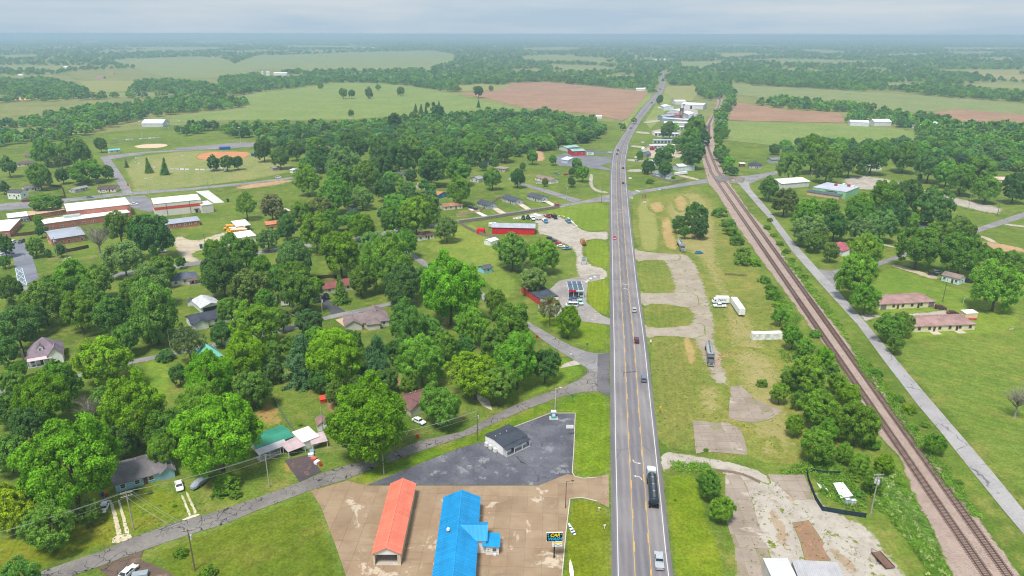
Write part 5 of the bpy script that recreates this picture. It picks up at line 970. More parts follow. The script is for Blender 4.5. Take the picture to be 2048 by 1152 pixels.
a0, a1 = gp(743, 1105, 3.7), gp(779.5, 966, 3.7); b0, b1 = gp(802, 1106.5, 3.7), gp(833, 965, 3.7)
f0, f1 = (a0 + b0) / 2, (a1 + b1) / 2; ax = (f1 - f0); LN = ax.length; rz = math.atan2(ax.y, ax.x) - math.pi / 2; WD = (b0 - a0).length
ow = empty('self_wash_tunnel', (f0.x, f0.y, 0), rz, 'open-ended self-service wash tunnel with a long coral-orange metal roof', 'car wash'); lm('coral-orange roofed wash tunnel', f0.lerp(f1, .5)); BUILT.append((f0.x, f0.y + LN / 2, LN * .6))
panel_roof(ow, -WD / 2 + .4, WD / 2 - .4, .3, LN - .3, 3.45, 1.45, ORANGE_P)
TANW = plain((204, 192, 168), .85, .15, .7); w2 = WD / 2 - .4
for s in (-1, 1): MB().box(s * w2 - .18, s * w2 + .18, .2, .55, 0, 3.5).o('column', TANW, ow)
m = MB().box(-w2, w2, .3, .5, 2.95, 3.5); m.quad((-w2, .3, 3.5), (w2, .3, 3.5), (0, .3, 4.9)); m.quad((-w2, .5, 3.5), (w2, .5, 3.5), (0, .5, 4.9)); m.o('gable', TRIM, ow)
MB().box(-w2 + .18, w2 - .18, .2, LN - .3, .13, .16).o('wash_floor', concrete((176, 168, 156), (190, 182, 170), (200, 194, 184)), ow)
nb = 6
for i in range(nb + 1): y = .6 + i * (LN - 1.4) / nb; MB().box(w2 - .6, w2 + .12, y - .2, y + .2, 0, 3.4).o('bay_pier', TANW, ow)
MB().box(-w2 - .12, -w2 + .12, .56, LN - .4, .0, 3.45).o('wall', TANW, ow); MB().box(w2 - .12, w2 + .12, .82, LN - .4, 0, 1.9).o('side_wall', TANW, ow); MB().box(-w2 + .13, w2 - .13, LN - .55, LN - .35, 0, 3.4).o('end_wall', TANW, ow); MB().box(w2 - .3, w2 + .3, .3, LN - .3, 3.2, 3.42).o('eave_beam', TANW, ow)
# --- blue car wash building
a0, a1 = gp(861, 1150, 3.9), gp(887, 992, 3.9); b0, b1 = gp(954, 1150, 3.9), gp(961, 993, 3.9); f1 = (a1 + b1) / 2; f0 = (a0 + b0) / 2; ax = (f1 - f0); u_ = ax.normalized(); f0 = f0 - u_ * 9; LN = ax.length + 9; rz = math.atan2(ax.y, ax.x) - math.pi / 2; WD = (b1 - a1).length
bw = empty('car_wash', (f0.x, f0.y, 0), rz, 'car wash building with a bright blue metal roof, side gable and white annex', 'car wash'); lm('bright blue roofed car wash', f0.lerp(f1, .5)); BUILT.append((f0.x, f0.y + LN / 2, LN * .6))
w2 = WD / 2 - .4
MB().box(-w2, w2, .3, LN - .3, 0, 3.65).o('wall', TANW, bw); m = MB()
for y in (.3, LN - .3): m.quad((-w2, y, 3.65), (w2, y, 3.65), (0, y, 5.6))
m.o('gable', TRIM, bw); bro = panel_roof(bw, -w2, w2, .3, LN - .3, 3.65, 1.95, BLUE_P)
yw = LN - 13.0
g = MB()
for s in (-1, 1): g.slab([(.2, yw, 5.55), (w2 + 2.6, yw, 5.55), (w2 + 2.6, yw + s * 3.4, 3.75), (w2 - 2.9 + (-.2 if s > 0 else 0), yw + s * 3.4, 3.75)], .08)
g.o('wing_roof', ribbed((12, 150, 216), .3, .45, axis=0), bw); m = MB().box(w2 + .01, w2 + 2.2, yw - 3.0, yw + 3.0, 0, 3.7); m.quad((w2 + 2.2, yw - 3.0, 3.7), (w2 + 2.2, yw + 3.0, 3.7), (w2 + 2.2, yw, 5.4)); m.o('wing_wall', TRIM, bw)
MB().box(w2 + 2.22, w2 + 5.2, yw - 3.6, yw + .4, 0, 2.5).o('annex_wall', S((234, 234, 236)), bw); MB().slab([(w2 + 1.4, yw - 4.0, 2.9), (w2 + 5.5, yw - 4.0, 2.6), (w2 + 5.5, yw + .8, 2.6), (w2 + 1.4, yw + .8, 2.9)], .08).o('annex_roof', ribbed((12, 150, 216), .3, .45, axis=1), bw)
window_parts(bw, w2 + 4.2, yw - 3.62, 1.5, 0, .9, .9); window_parts(bw, w2 + 2.8, yw - 3.62, 1.6, 0, .4, .4); MB().box(w2 + 4.0, w2 + 4.6, yw - 4.0, yw - 3.61, .1, .6).o('ac_unit', TRIM, bw)
vt = MB().tube((0, 0, -.6), (0, 0, .5), .22, .22, 12).o('roof_vent', plain((150, 146, 136), .5), bro, loc=(-w2 * .52, LN - 14.6, 4.9)); MB().tube((0, 0, .5), (0, 0, .95), .42, .34, 12).o('cap', TRIM, vt)
for i, (y, c) in enumerate(((LN - 19.6, (60, 60, 66)), (LN - 20.4, (200, 60, 40)), (LN - 21.2, (230, 170, 40)))): v_ = MB().box(-w2 - .85, -w2 - .02, y - .32, y + .32, 0, 1.7).o('vending_machine', plain(c, .5), bw)
# --- school
WROOF = plain((240, 240, 240), .7, .04, .2); GROOF = plain((160, 166, 180), .6, .12, .15)
SCH = 'school blocks in brick'
house('school_block', 'brick school wing with a flat white roof beside the staff car park', 'school', (-70, 482), (22, 474), 30, 3.8, 0, 'flat', RB, WROOF, 6, 3, None, 'flat white roofed school wing')
house('school_block', 'grey-walled school corridor block with a flat white roof facing the courtyard', 'school', (19, 448), (59, 443), 14, 3.6, 0, 'flat', plain((150, 150, 152), .7), WROOF, 7, 0, None, 'school courtyard block', wsize=(1.6, 1.4))
house('school_block', 'low brick school link with a tan roof between the white roofed blocks', 'school', (61, 440), (132, 428), 13, 2.8, 0, 'flat', RB, plain((200, 170, 140), .85, .12, .2), 3, 0, None)
s4 = house('school_hall', 'tall brick school hall with a broad flat white roof', 'school', (139, 446), (264, 431), 24, 7.4, 0, 'flat', RB, WROOF, 0, 0, None, 'tall brick school hall')
for x, y in ((-8, 5), (6, 2), (14, -4)): MB().box(x - .8, x + .8, y - .6, y + .6, 7.65, 8.3).o('roof_unit', TRIM, s4)
s5 = house('school_block', 'low brick school block with a white roof and grey air-handling unit', 'school', (92, 461), (262, 437), 13, 4.0, 0, 'flat', RB, WROOF, 8, 2, None, 'white roofed school block'); MB().box(-12, -3, 0, 4, 4.25, 5.6).o('roof_unit', plain((180, 190, 184), .6), s5)
s6 = house('school_block', 'brick school building with a shallow grey pitched roof and back patio', 'school', (106, 492), (171, 482), 22, 3.9, 1.6, 'gable', RB, GROOF, 5, 2, None, 'grey pitched roof brick school building', frame_m=plain((200, 206, 210), .6))
s7 = house('gymnasium', 'white school gymnasium with a red band around its walls', 'gymnasium', (312, 434), (405, 424), 19, 8.4, 0, 'flat', plain((222, 216, 208), .8, .06), WROOF, 0, 0, None, 'red banded gymnasium')
l7 = frame((312, 434), (405, 424), 19)[2]; b = MB().box(-l7 / 2 - .05, l7 / 2 + .05, -9.55, -9.45, 4.3, 6.2); b.box(-l7 / 2 - .06, -l7 / 2 + .05, -9.44, 9.5, 4.3, 6.2); b.o('red_band', plain((206, 82, 66), .7), s7)
for x in (-.25, .25): MB().box(x * l7 - .1, x * l7 + .1, -9.7, -9.56, 0, 8.3).o('downpipe', plain((110, 92, 86), .6), s7)
MB().box(.32 * l7, .44 * l7, -11, -9.56, 2.6, 2.85).o('door_canopy', plain((90, 90, 84), .7), s7); window_parts(s7, .38 * l7, -9.5, 1.2, 0, 1.6, 2.0)
house('gymnasium_annex', 'white single-storey annex on the end of the gymnasium', 'school', (405.6, 427), (428, 424), 13, 5.2, 0, 'flat', plain((216, 210, 202), .8, .06), plain((206, 204, 202), .8), 0, 0, None)
s8 = house('classroom_block', 'brick classroom block with six round windows and a grey roof', 'school', (331, 460), (400, 451), 12, 3.3, .9, 'gable', brick((190, 108, 84)), GROOF, 0, 0, None, 'round windowed brick classroom block')
l8 = frame((331, 460), (400, 451), 12)[2]
for i in range(6):
    x = (-.5 + (i + .7) / 6.4) * l8; f = MB().tube((x, -6.1, 1.9), (x, -5.98, 1.9), .72, .72, 16).o('window', TRIM, s8); MB().tube((x, -6.16, 1.9), (x, -6.1, 1.9), .42, .42, 14).o('pane', glass(), f)
bs = empty('bus_shelter', frame((474, 466), (503, 462), 13)[0], frame((474, 466), (503, 462), 13)[1], 'open bus shelter with a long white sheet roof', 'bus shelter'); lb = frame((474, 466), (503, 462), 13)[2]
MB().slab([(-lb / 2, -6.5, 3.9), (lb / 2, -6.5, 3.9), (lb / 2, 6.5, 4.5), (-lb / 2, 6.5, 4.5)], .15).o('roof', WROOF, bs)
for x in (-.48, 0, .48):
    for y in (-6.2, 6.2): MB().box(x * lb - .1, x * lb + .1, y - .1, y + .1, 0, 3.9 if y < 0 else 4.3).o('post', plain((150, 150, 150), .6), bs)
house('bus_garage', 'cream bus garage with a white roof beside the school bus yard', 'garage', (473, 489), (512, 483), 11, 3.6, .5, 'shed', plain((226, 218, 200), .8), WROOF, 0, 0, None, 'cream bus garage')
# --- houses on the left
for nm, lab, A, B, dp, h, ri, rf, wc, rc, k in [
    ('two_storey_house', 'white two-storey house with a dark roof near the brown fence', (17, 398), (43, 399), 7, 5.0, 1.3, 'gable', (232, 232, 232), (88, 86, 92), 3), ('cottage', 'white cottage with a grey roof inside the brown fence', (50, 384), (83, 380), 8, 2.6, 1.3, 'gable', (228, 226, 222), (120, 112, 112), 3),
    ('mobile_home', 'small grey mobile home with a teal-roofed add-on across from the school', (150, 386), (178, 380), 6, 2.5, .8, 'gable', (200, 196, 190), (150, 146, 146), 3), ('bungalow', 'cream bungalow with a dark brown roof and a white car outside', (196, 385), (232, 384), 8, 2.6, 1.6, 'gable', (222, 214, 190), (96, 78, 78), 3),
    ('bungalow', 'cream bungalow with a brown hipped roof near the playground', (34, 334), (69, 332), 9, 2.6, 1.8, 'hip', (214, 200, 170), (104, 88, 90), 3), ('bungalow', 'white bungalow with a brown roof beside the olive tree', (836, 482), (869, 477), 7.5, 2.6, 1.4, 'hip', (230, 230, 226), (124, 92, 86), 3),
    ('bungalow', 'cream bungalow with a tan-brown roof by the concrete drive', (888, 421), (925, 417), 7, 2.6, 1.4, 'gable', (226, 216, 194), (166, 124, 98), 4), ('cottage', 'bright blue cottage with an orange-brown roof', (876, 398), (897, 393), 9, 2.8, 1.4, 'gablex', (50, 130, 190), (176, 126, 92), 1),
    ('bungalow', 'bungalow with a long salmon-pink roof among the trees', (838, 379), (872, 376), 8, 2.6, 1.6, 'gable', (226, 218, 206), (204, 150, 126), 3), ('cottage', 'new grey-roofed cottage nearest the olive tree, of three in a row by the fenced lane', (954, 412), (977, 419), 7.2, 2.6, 1.7, 'gable', (178, 186, 192), (78, 82, 94), 3),
    ('cottage', 'middle new grey-roofed cottage of three in a row by the fenced lane', (1004, 402), (1030, 410), 7.2, 2.6, 1.7, 'gable', (186, 192, 196), (80, 84, 96), 3), ('cottage', 'new grey-roofed cottage with a parked white car, nearest the highway junction', (1054, 398), (1081, 405), 7.2, 2.6, 1.7, 'gable', (190, 194, 196), (82, 84, 96), 3),
    ('ranch_house', 'long white ranch house with a dusty brown roof near the highway junction', (1070, 360), (1102, 368), 8, 2.6, 1.6, 'gable', (228, 226, 220), (142, 122, 112), 4), ('cottage', 'pale grey cottage in the middle of the wooded streets', (940, 363), (957, 365), 8, 2.6, 1.4, 'gablex', (206, 208, 210), (150, 150, 154), 2),
    ('bungalow', 'tan bungalow beside a red shed behind the cottages', (988, 342), (1010, 344), 8, 2.6, 1.4, 'hip', (196, 184, 160), (150, 138, 128), 3), ('mobile_home', 'mobile home with a green roof behind the cottages', (958, 330), (990, 330), 5, 2.5, .7, 'gable', (226, 226, 222), (108, 160, 140), 3),
    ('cottage', 'little tan cottage against the town wood', (973, 312), (987, 310), 7, 2.6, 1.4, 'gablex', (196, 178, 150), (170, 158, 144), 2), ('white_house', 'pale blue hut by the crossroads lawn', (968, 548), (985, 544), 5, 2.6, .9, 'gable', (150, 208, 220), (90, 94, 104), 1),
    ('two_storey_house', 'cream two-storey house with a chimney in the wooded streets', (628, 303), (654, 306), 8, 4.6, 1.6, 'gable', (226, 214, 200), (150, 110, 92), 3), ('bungalow', 'low house with a dark mauve roof in the wooded streets', (655, 314), (682, 314), 9, 2.7, 1.8, 'hip', (200, 190, 176), (134, 110, 112), 2),
    ('shed', 'small white cottage at the bend by the ball park road', (586, 347), (600, 345), 5, 2.6, .8, 'gablex', (230, 230, 226), (196, 196, 196), 1), ('shed', 'small bluish shed by the ball park road', (628, 345), (640, 343), 5, 2.6, .8, 'gable', (200, 216, 226), (216, 220, 226), 1), ('shed', 'grey garden shed beside the ball park road', (546, 342), (560, 340), 4, 2.4, .7, 'gable', (176, 170, 166), (150, 146, 144), 1),
    ('camper_shed', 'white shed with a rounded roof in the garden clearing', (756, 305), (768, 304), 4, 2.6, .6, 'gable', (232, 232, 232), (240, 240, 240), 0), ('bungalow', 'white house with a dark roof glimpsed between dense trees', (780, 352), (804, 356), 9, 2.8, 1.6, 'gable', (228, 228, 228), (92, 92, 98), 2), ('shed', 'pinkish tin-roofed shed among the dull green trees', (558, 433), (583, 428), 6, 2.2, .6, 'shed', (200, 178, 168), (214, 190, 182), 0),
    ('shed', 'dark little shed under the pale willow', (693, 421), (706, 423), 5, 2.4, .9, 'gablex', (214, 214, 214), (92, 88, 92), 0), ('shed', 'rusty orange-roofed lean-to beside the wooded lane', (533, 457), (562, 454), 7, 2.2, .5, 'shed', (170, 120, 96), (206, 132, 98), 0), ('shed', 'white garden shed beside the red barn', (981, 492), (997, 487), 5, 2.4, .8, 'gable', (236, 236, 236), (240, 240, 240), 0),
    ('house', 'white-walled house with a magenta roof deep in the town wood', (628, 274), (641, 274), 9, 3, 2, 'gable', (226, 224, 222), (196, 110, 130), 2), ('house', 'white house with a pink roof by the ball park trees', (606, 276), (618, 276), 9, 3, 2, 'gablex', (226, 224, 222), (200, 130, 150), 1), ('house', 'pale roofed long house behind the ball park trees', (608, 291), (640, 289), 9, 3, 1, 'gable', (220, 220, 220), (200, 200, 206), 3),
    ('bungalow', 'brown-roofed bungalow at the edge of the town wood', (1046, 300), (1066, 300), 9, 3, 1.6, 'hip', (200, 190, 176), (130, 104, 98), 2)]:
    house(nm, lab, 'shed' if 'shed' in nm else 'house', A, B, dp, h, ri, rf, S(wc), shingle(rc), k, 1 if k > 1 else 0, .15 if k > 2 else None, short(lab) if k > 1 else None, ov=.4 if k else .2)
# --- red barn workshop
rb = house('workshop_barn', 'red metal workshop barn with a grey roof beside the truck yard', 'barn', (984, 468), (1069, 470), 10, 4.2, 1.3, 'gable', siding((206, 34, 52), True, .5), ribbed((168, 172, 184), .8), 0, 0, None, 'red metal workshop barn'); MB().box(-21.5, -17, -7, -3, 0, 3.2).o('lean_to', plain((206, 40, 50), .7), rb)
# --- junk shop with roof frame
jk = house('salvage_shop', 'salvage shop with tan and black flat roofs and red-and-white walls', 'shop', (1080, 612), (1116, 606), 19, 3.1, 0, 'flat', plain((190, 70, 62), .8, .25, .8), plain((70, 74, 86), .85, .3, .5), 2, 0, None, 'salvage shop'); lj = frame((1080, 612), (1116, 606), 19)[2]
MB().box(-lj / 2 - .1, lj / 2 + .1, 3.5, 9.6, 3.36, 3.46).o('tan_roofing', plain((206, 178, 140), .85, .1), jk); MB().box(-lj / 2 - .06, lj / 2 + .06, -9.66, -9.52, 1.7, 3.0).o('white_fascia', plain((222, 214, 206), .7, .2), jk)
for x in (-2.5, 2): MB().tube((x, 6.5, 3.4), (x, 6.5, 4.2), .35, .35, 10).o('roof_vent', DARK, jk)
c, rz, l = frame((1137, 596), (1167, 596), 12); cf = empty('car_canopy', c, rz, 'open white canopy frame roofed with dark panels above parked old cars', 'canopy'); lm('open white display frame', c)
WM = plain((224, 220, 214), .6, .1)
for i in range(4):
    x = -l / 2 + i * l / 3
    for y in (-6, 0, 6): MB().box(x - .09, x + .09, y - .09, y + .09, 0, 3.4).o('post', WM, cf)
    MB().box(x - .1, x + .1, -6.1, 6.1, 3.4, 3.6).o('beam', WM, cf)
for y in (-6, -2, 2, 6): MB().box(-l / 2, l / 2, y - .1, y + .1, 3.602, 3.78).o('cross_beam', plain((180, 60, 60), .7) if y in (-6, 2) else WM, cf)
for i in range(3):
    for j in range(5): MB().box(-l / 2 + i * l / 3 + .18, -l / 2 + (i + 1) * l / 3 - .18, -5.8 + j * 2.36, -3.6 + j * 2.36, 3.8, 3.88).o('panel', plain((74, 96, 116), .4, .2), cf)
MB().box(-l / 2, 0, -6.4, -6.2, 3.2, 3.9).o('red_fascia', plain((206, 30, 46), .6), cf); MB().box(.05, l / 2, -6.4, -6.2, 3.2, 3.9).o('white_fascia', TRIM, cf)
# --- store and filling-station area
st = house('roadside_store', 'red fronted roadside store with a teal-grey roof', 'shop', (1145, 312), (1170, 311), 14, 4.6, 1.0, 'gable', plain((196, 50, 56), .7), ribbed((150, 190, 186), .8), 2, 0, None, 'red fronted roadside store')
house('roadside_store_wing', 'low teal-roofed wing behind the red fronted store', 'shop', (1134, 303), (1158, 300), 12, 3.6, 1, 'gable', plain((200, 200, 196), .7), ribbed((160, 196, 188), .8), 2, 0, None)
house('shed', 'pale blue-grey gabled shed by the store car park', 'shed', (1135, 327), (1157, 323), 8, 3, 1.6, 'gablex', S((196, 210, 222)), ribbed((206, 216, 226), .6), 0, 0, None, 'pale gabled shed by the store')
# --- right of the highway
for nm, lab, cat, A, B, dp, h, ri, rf, wm_, rm_, k in [
    ('cottage', 'pale blue cottage with a grey roof and a timber fence at the crossing road', 'house', (1305, 352), (1335, 359), 8, 2.8, 1.6, 'gable', S((212, 224, 234)), shingle((136, 142, 152)), 3),
    ('storage_unit', 'row of self-storage units with a white roof and dark doors', 'storage', (1300, 298), (1350, 297), 8, 3.4, .6, 'gable', plain((206, 196, 186), .8), ribbed((216, 214, 214), .8), 0), ('storage_unit', 'self-storage row with a grey-blue roof behind the display sheds', 'storage', (1307, 287), (1362, 287), 8, 3.4, .6, 'gable', plain((206, 196, 186), .8), ribbed((170, 186, 196), .8), 0),
    ('storage_unit', 'cream self-storage row with a white roof behind a dark tree', 'storage', (1309, 272), (1356, 274), 9, 3.6, .6, 'gable', plain((214, 206, 196), .8), ribbed((222, 222, 222), .8), 0), ('storage_unit', 'white roofed self-storage row farthest from the display sheds', 'storage', (1325, 259), (1372, 260), 9, 3.6, .6, 'gable', plain((214, 206, 196), .8), ribbed((226, 226, 226), .8), 0),
    ('long_shed', 'long grey-walled industrial shed with a pale roof', 'shed', (1323, 244), (1376, 248), 12, 5, .9, 'gable', plain((150, 154, 162), .7), ribbed((196, 196, 202), .8), 0), ('warehouse', 'white gabled warehouse with pale blue front at the mill yard', 'warehouse', (1328, 221), (1347, 221), 26, 5.5, 2, 'gablex', plain((206, 216, 222), .7), ribbed((238, 238, 238), .8), 1),
    ('warehouse', 'large white warehouse with an open dark doorway at the mill yard', 'warehouse', (1362, 217), (1406, 219), 30, 6.5, 2, 'gable', plain((206, 208, 214), .7), ribbed((240, 240, 242), .8), 0), ('warehouse', 'white warehouse with a double gable roof beside the railway trees', 'warehouse', (1377, 238), (1396, 238), 34, 6, 2, 'gablex', plain((196, 200, 210), .7), ribbed((238, 238, 240), .8), 1),
    ('warehouse', 'low white roofed shop between the storage rows and the long grey shed', 'shop', (1328, 252), (1374, 253), 14, 4, 1, 'gable', plain((206, 206, 206), .7), ribbed((232, 232, 234), .8), 0), ('warehouse', 'small white warehouse at the highway end of the mill yard', 'warehouse', (1350, 209), (1372, 209), 24, 5, 1.6, 'gable', plain((206, 210, 214), .7), ribbed((238, 238, 240), .8), 0), ('shop_unit', 'pale roofed shop unit beside the highway sales lot', 'shop', (1296, 330), (1318, 331), 9, 3.2, .8, 'gable', plain((200, 204, 206), .7), ribbed((214, 216, 220), .8), 0),
    ('mill_shed', 'blue-grey mill shed with a patched orange roof', 'shed', (1315, 240), (1325, 241), 30, 5, 2, 'gablex', plain((120, 136, 150), .7), ribbed((150, 166, 184), .8), 0), ('mill_shed', 'rusty red-roofed mill shed in the middle of the mill yard', 'shed', (1335, 236), (1362, 237), 14, 4.5, 1.6, 'gable', plain((150, 130, 126), .8), plain((160, 92, 82), .8, .25, .3), 0), ('mill_shed', 'white roofed mill shed beside the grain elevator', 'shed', (1340, 228), (1358, 229), 22, 5, 1.4, 'gablex', plain((190, 194, 200), .8), ribbed((236, 236, 236), .8), 0),
    ('metal_barn', 'white metal barn with an open dark end near the level crossing', 'barn', (1357, 343), (1389, 341), 10, 4.2, 1.4, 'gable', siding((214, 224, 228), True, .6), ribbed((222, 222, 222), .6), 0), ('bungalow', 'new bungalow with a black hipped roof alone on a lawn by the railway', 'house', (1498, 337), (1524, 338), 11, 2.9, 2.6, 'hip', S((176, 178, 182)), shingle((72, 74, 82)), 3), ('privy', 'small dark shed beside the new bungalow', 'shed', (1480, 334), (1490, 334), 4, 2.8, .5, 'shed', plain((120, 92, 80), .8), plain((206, 200, 196), .8), 0),
    ('long_barn', 'long white-roofed barn beside the green warehouse', 'barn', (1563, 378), (1619, 373), 18, 4, 1.6, 'gable', plain((206, 206, 202), .8), ribbed((232, 230, 222), .8), 0), ('barn', 'white corrugated barn by the gravel yard at the wood edge', 'barn', (1732, 341), (1763, 341), 10, 4.2, 1.6, 'gable', siding((226, 228, 230), True, .8), ribbed((226, 228, 232), .8), 0),
    ('red_roofed_house', 'white house with a mauve-red roof behind a round bush', 'house', (1662, 500), (1684, 513), 9, 3, 1.6, 'gable', S((232, 232, 234)), shingle((172, 96, 108)), 2), ('cottage', 'little white cottage with a slate roof beyond the side street', 'house', (1840, 459), (1862, 461), 6, 2.8, 1.4, 'gable', S((236, 236, 238)), shingle((96, 96, 108)), 1), ('cottage', 'bluish-white cottage with a brown roof beside a trampoline', 'house', (1882, 561), (1917, 570), 6, 3.0, 1.2, 'gable', S((212, 228, 236)), shingle((140, 122, 116)), 3),
    ('barn', 'long white barn on the far side of the ploughed field', 'barn', (1700, 252), (1737, 253), 14, 5, 2, 'gable', plain((214, 218, 226), .7), ribbed((240, 240, 242), .8), 0), ('barn', 'pale grey double-gabled barn beside the long white barn', 'barn', (1748, 252), (1782, 252), 16, 5, 3, 'gable', plain((206, 210, 216), .7), ribbed((226, 228, 232), .8), 0),
    ('barn', 'white roofed barn behind the ball park tree row', 'barn', (284, 254), (326, 254), 20, 4.5, 4.0, 'gable', plain((200, 206, 212), .7), ribbed((214, 220, 228), .8), 0), ('farm_shed', 'small white farm shed beside the green-roofed farmhouse', 'shed', (1832, 258), (1846, 258), 10, 4, 1, 'gable', plain((230, 230, 230), .7), ribbed((236, 236, 236), .8), 0), ('farmhouse', 'white farmhouse with a pale green roof among farmyard trees', 'house', (1850, 256), (1882, 257), 12, 5, 3, 'hip', plain((236, 236, 236), .7), ribbed((176, 206, 190), .8), 1), ('farm_shed', 'white farm shed by the red truck at the far farmyard', 'shed', (1905, 254), (1917, 254), 10, 3.6, 1.2, 'gable', plain((230, 230, 230), .7), ribbed((226, 230, 230), .8), 0),
    ('tin_shed', 'grey tin shed with a dark doorway next to the wood by the long barn', 'shed', (1543, 327), (1566, 326), 8, 3.4, 1.2, 'gable', plain((170, 172, 178), .8), shingle((130, 132, 138)), 0), ('caravan_shed', 'tan bungalow with a pink roof in the right-hand wood', 'house', (1988, 366), (2012, 366), 8, 2.8, 1.4, 'gable', plain((206, 190, 170), .8), shingle((206, 180, 164)), 2), ('hut', 'small white hut in the wood above the long barn', 'shed', (1600, 306), (1612, 306), 6, 3, 1, 'gable', plain((230, 230, 228), .8), plain((240, 240, 238), .8), 0)]:
    house(nm, lab, cat, A, B, dp, h, ri, rf, wm_, rm_, k, 1 if k > 1 else 0, .12 if k > 2 else None, short(lab) if nm not in ('mill_shed', 'privy', 'storage_unit') else None, ov=.4)
# doors on the storage rows and black panels painted as the shade inside open doorways
for o in [q for q in bpy.data.objects if q.name.startswith('storage_unit')]:
    l = [c for c in o.children if c.name.startswith('wall')][0].dimensions; ln, dp = max(v[0] for v in [p.co for p in [c for c in o.children if c.name.startswith('wall')][0].data.vertices]), max(p.co[1] for p in [c for c in o.children if c.name.startswith('wall')][0].data.vertices)
    n = int(2 * ln / 3.4)
    dm = MB().box(-1.25, 1.25, -.06, .04, .1, 2.5).me(plain((64, 96, 110), .6, .1))
    for i in range(n): obj('roller_door', dm, o, (-ln + (i + .5) * 2 * ln / n, -dp - .02, .3))
MB().box(-3, 0, -15.1, -14.95, 0, 5).o('doorway', DARK, [q for q in bpy.data.objects if q.get('label', '').startswith('large white warehouse')][0]); mb = [q for q in bpy.data.objects if q.get('label', '').startswith('white metal barn')][0]; MB().box(-5.85, -5.4, -2.5, 2.5, 0, 3.4).o('doorway', DARK, mb)  # both are near-black panels standing for the shade inside, not cut-out doorways
# green warehouse
gw = house('green_warehouse', 'pale green warehouse with a grey flat roof and dark lean-to', 'warehouse', (1624, 388), (1690, 398), 26, 5.0, 0, 'flat', siding((150, 200, 156), True, .6), plain((182, 186, 198), .7, .12, .1), 0, 0, None, 'pale green warehouse'); lg = frame((1624, 388), (1690, 398), 26)[2]
MB().slab([(-lg / 2 - 2, -13.05, 3.2), (lg / 2 - 2, -13.05, 3.2), (lg / 2 - 2, -19, 2.6), (-lg / 2 - 2, -19, 2.6)], .15).o('lean_to_roof', plain((84, 92, 104), .7, .2), gw); MB().box(-lg / 2 - 1.6, lg / 2 - 2.4, -18.6, -13.1, 0, 2.55).o('lean_to_wall', plain((206, 176, 146), .8), gw); MB().box(-.1 * lg, .24 * lg, -13.12, -13.0, 3.7, 4.3).o('sign_board', plain((60, 70, 62), .6), gw)
for x, y, c in ((-2, 4, (170, 60, 60)), (6, 8, (170, 60, 60)), (2, 9, (226, 226, 226)), (10, 6, (226, 226, 226))): MB().box(x - .9, x + .9, y - .9, y + .9, 5.26, 6.8).o('roof_unit', plain(c, .6), gw)
# duplexes
def duplex(label, A, B, lmk):
    MAUVE = shingle((160, 128, 124)); o = house('duplex', label, 'house', A, B, 10.5, 2.7, 1.7, 'hip', S((226, 216, 184)), MAUVE, 6, 1, -.17, lmk, vents=4, frame_m=plain((110, 100, 92), .6), wsize=(1.0, 1.0)); l = frame(A, B, 10.5)[2]
    MB().box(.2 * l - .48, .2 * l + .48, -5.32, -5.2, .05, 2.1).o('door', plain((60, 52, 50), .6), o); return o, l
d1, l1 = duplex('cream duplex with a mauve roof and a garage door at each end', (1758, 620), (1869, 614), 'cream duplex with garage doors')
for s in (-1, 1): MB().box(s * .43 * l1 - 1.3, s * .43 * l1 + 1.3, -5.36, -5.2, .05, 2.2).o('garage_door', plain((120, 116, 116), .6), d1)
d2, l2 = duplex('cream duplex with a mauve roof and two back patios facing the meadow', (1827, 665), (1949, 660), 'cream duplex with back patios')
for x in (-.18, .22): MB().box(x * l2 - 1.8, x * l2 + 1.8, -8.2, -5.3, 0, .12).o('patio', KERBM, d2)
house('garden_shed', 'peach garden shed with a white flat roof beside the duplexes', 'shed', (1930, 637), (1954, 636), 3.2, 2.2, .3, 'shed', S((226, 200, 174)), plain((236, 234, 228), .7), 0, 0, None, 'peach garden shed', ov=.15)
# bottom right metal roofed building
for A, B, dp, lab, cc in (((1560, 1190), (1610, 1190), 10.2, 'light grey ribbed metal roof building at the gravel yard', (206, 208, 212)), ((1610.8, 1190), (1706, 1196), 9.8, 'darker grey ribbed metal roof building adjoining the lighter one', (178, 176, 180))):
    house('metal_building', lab, 'shed', A, B, dp, 3.6, .4, 'shed', plain((196, 190, 184), .8), ribbed(cc, .45), 0, 0, None, short(lab), z=3.6, ov=.12)
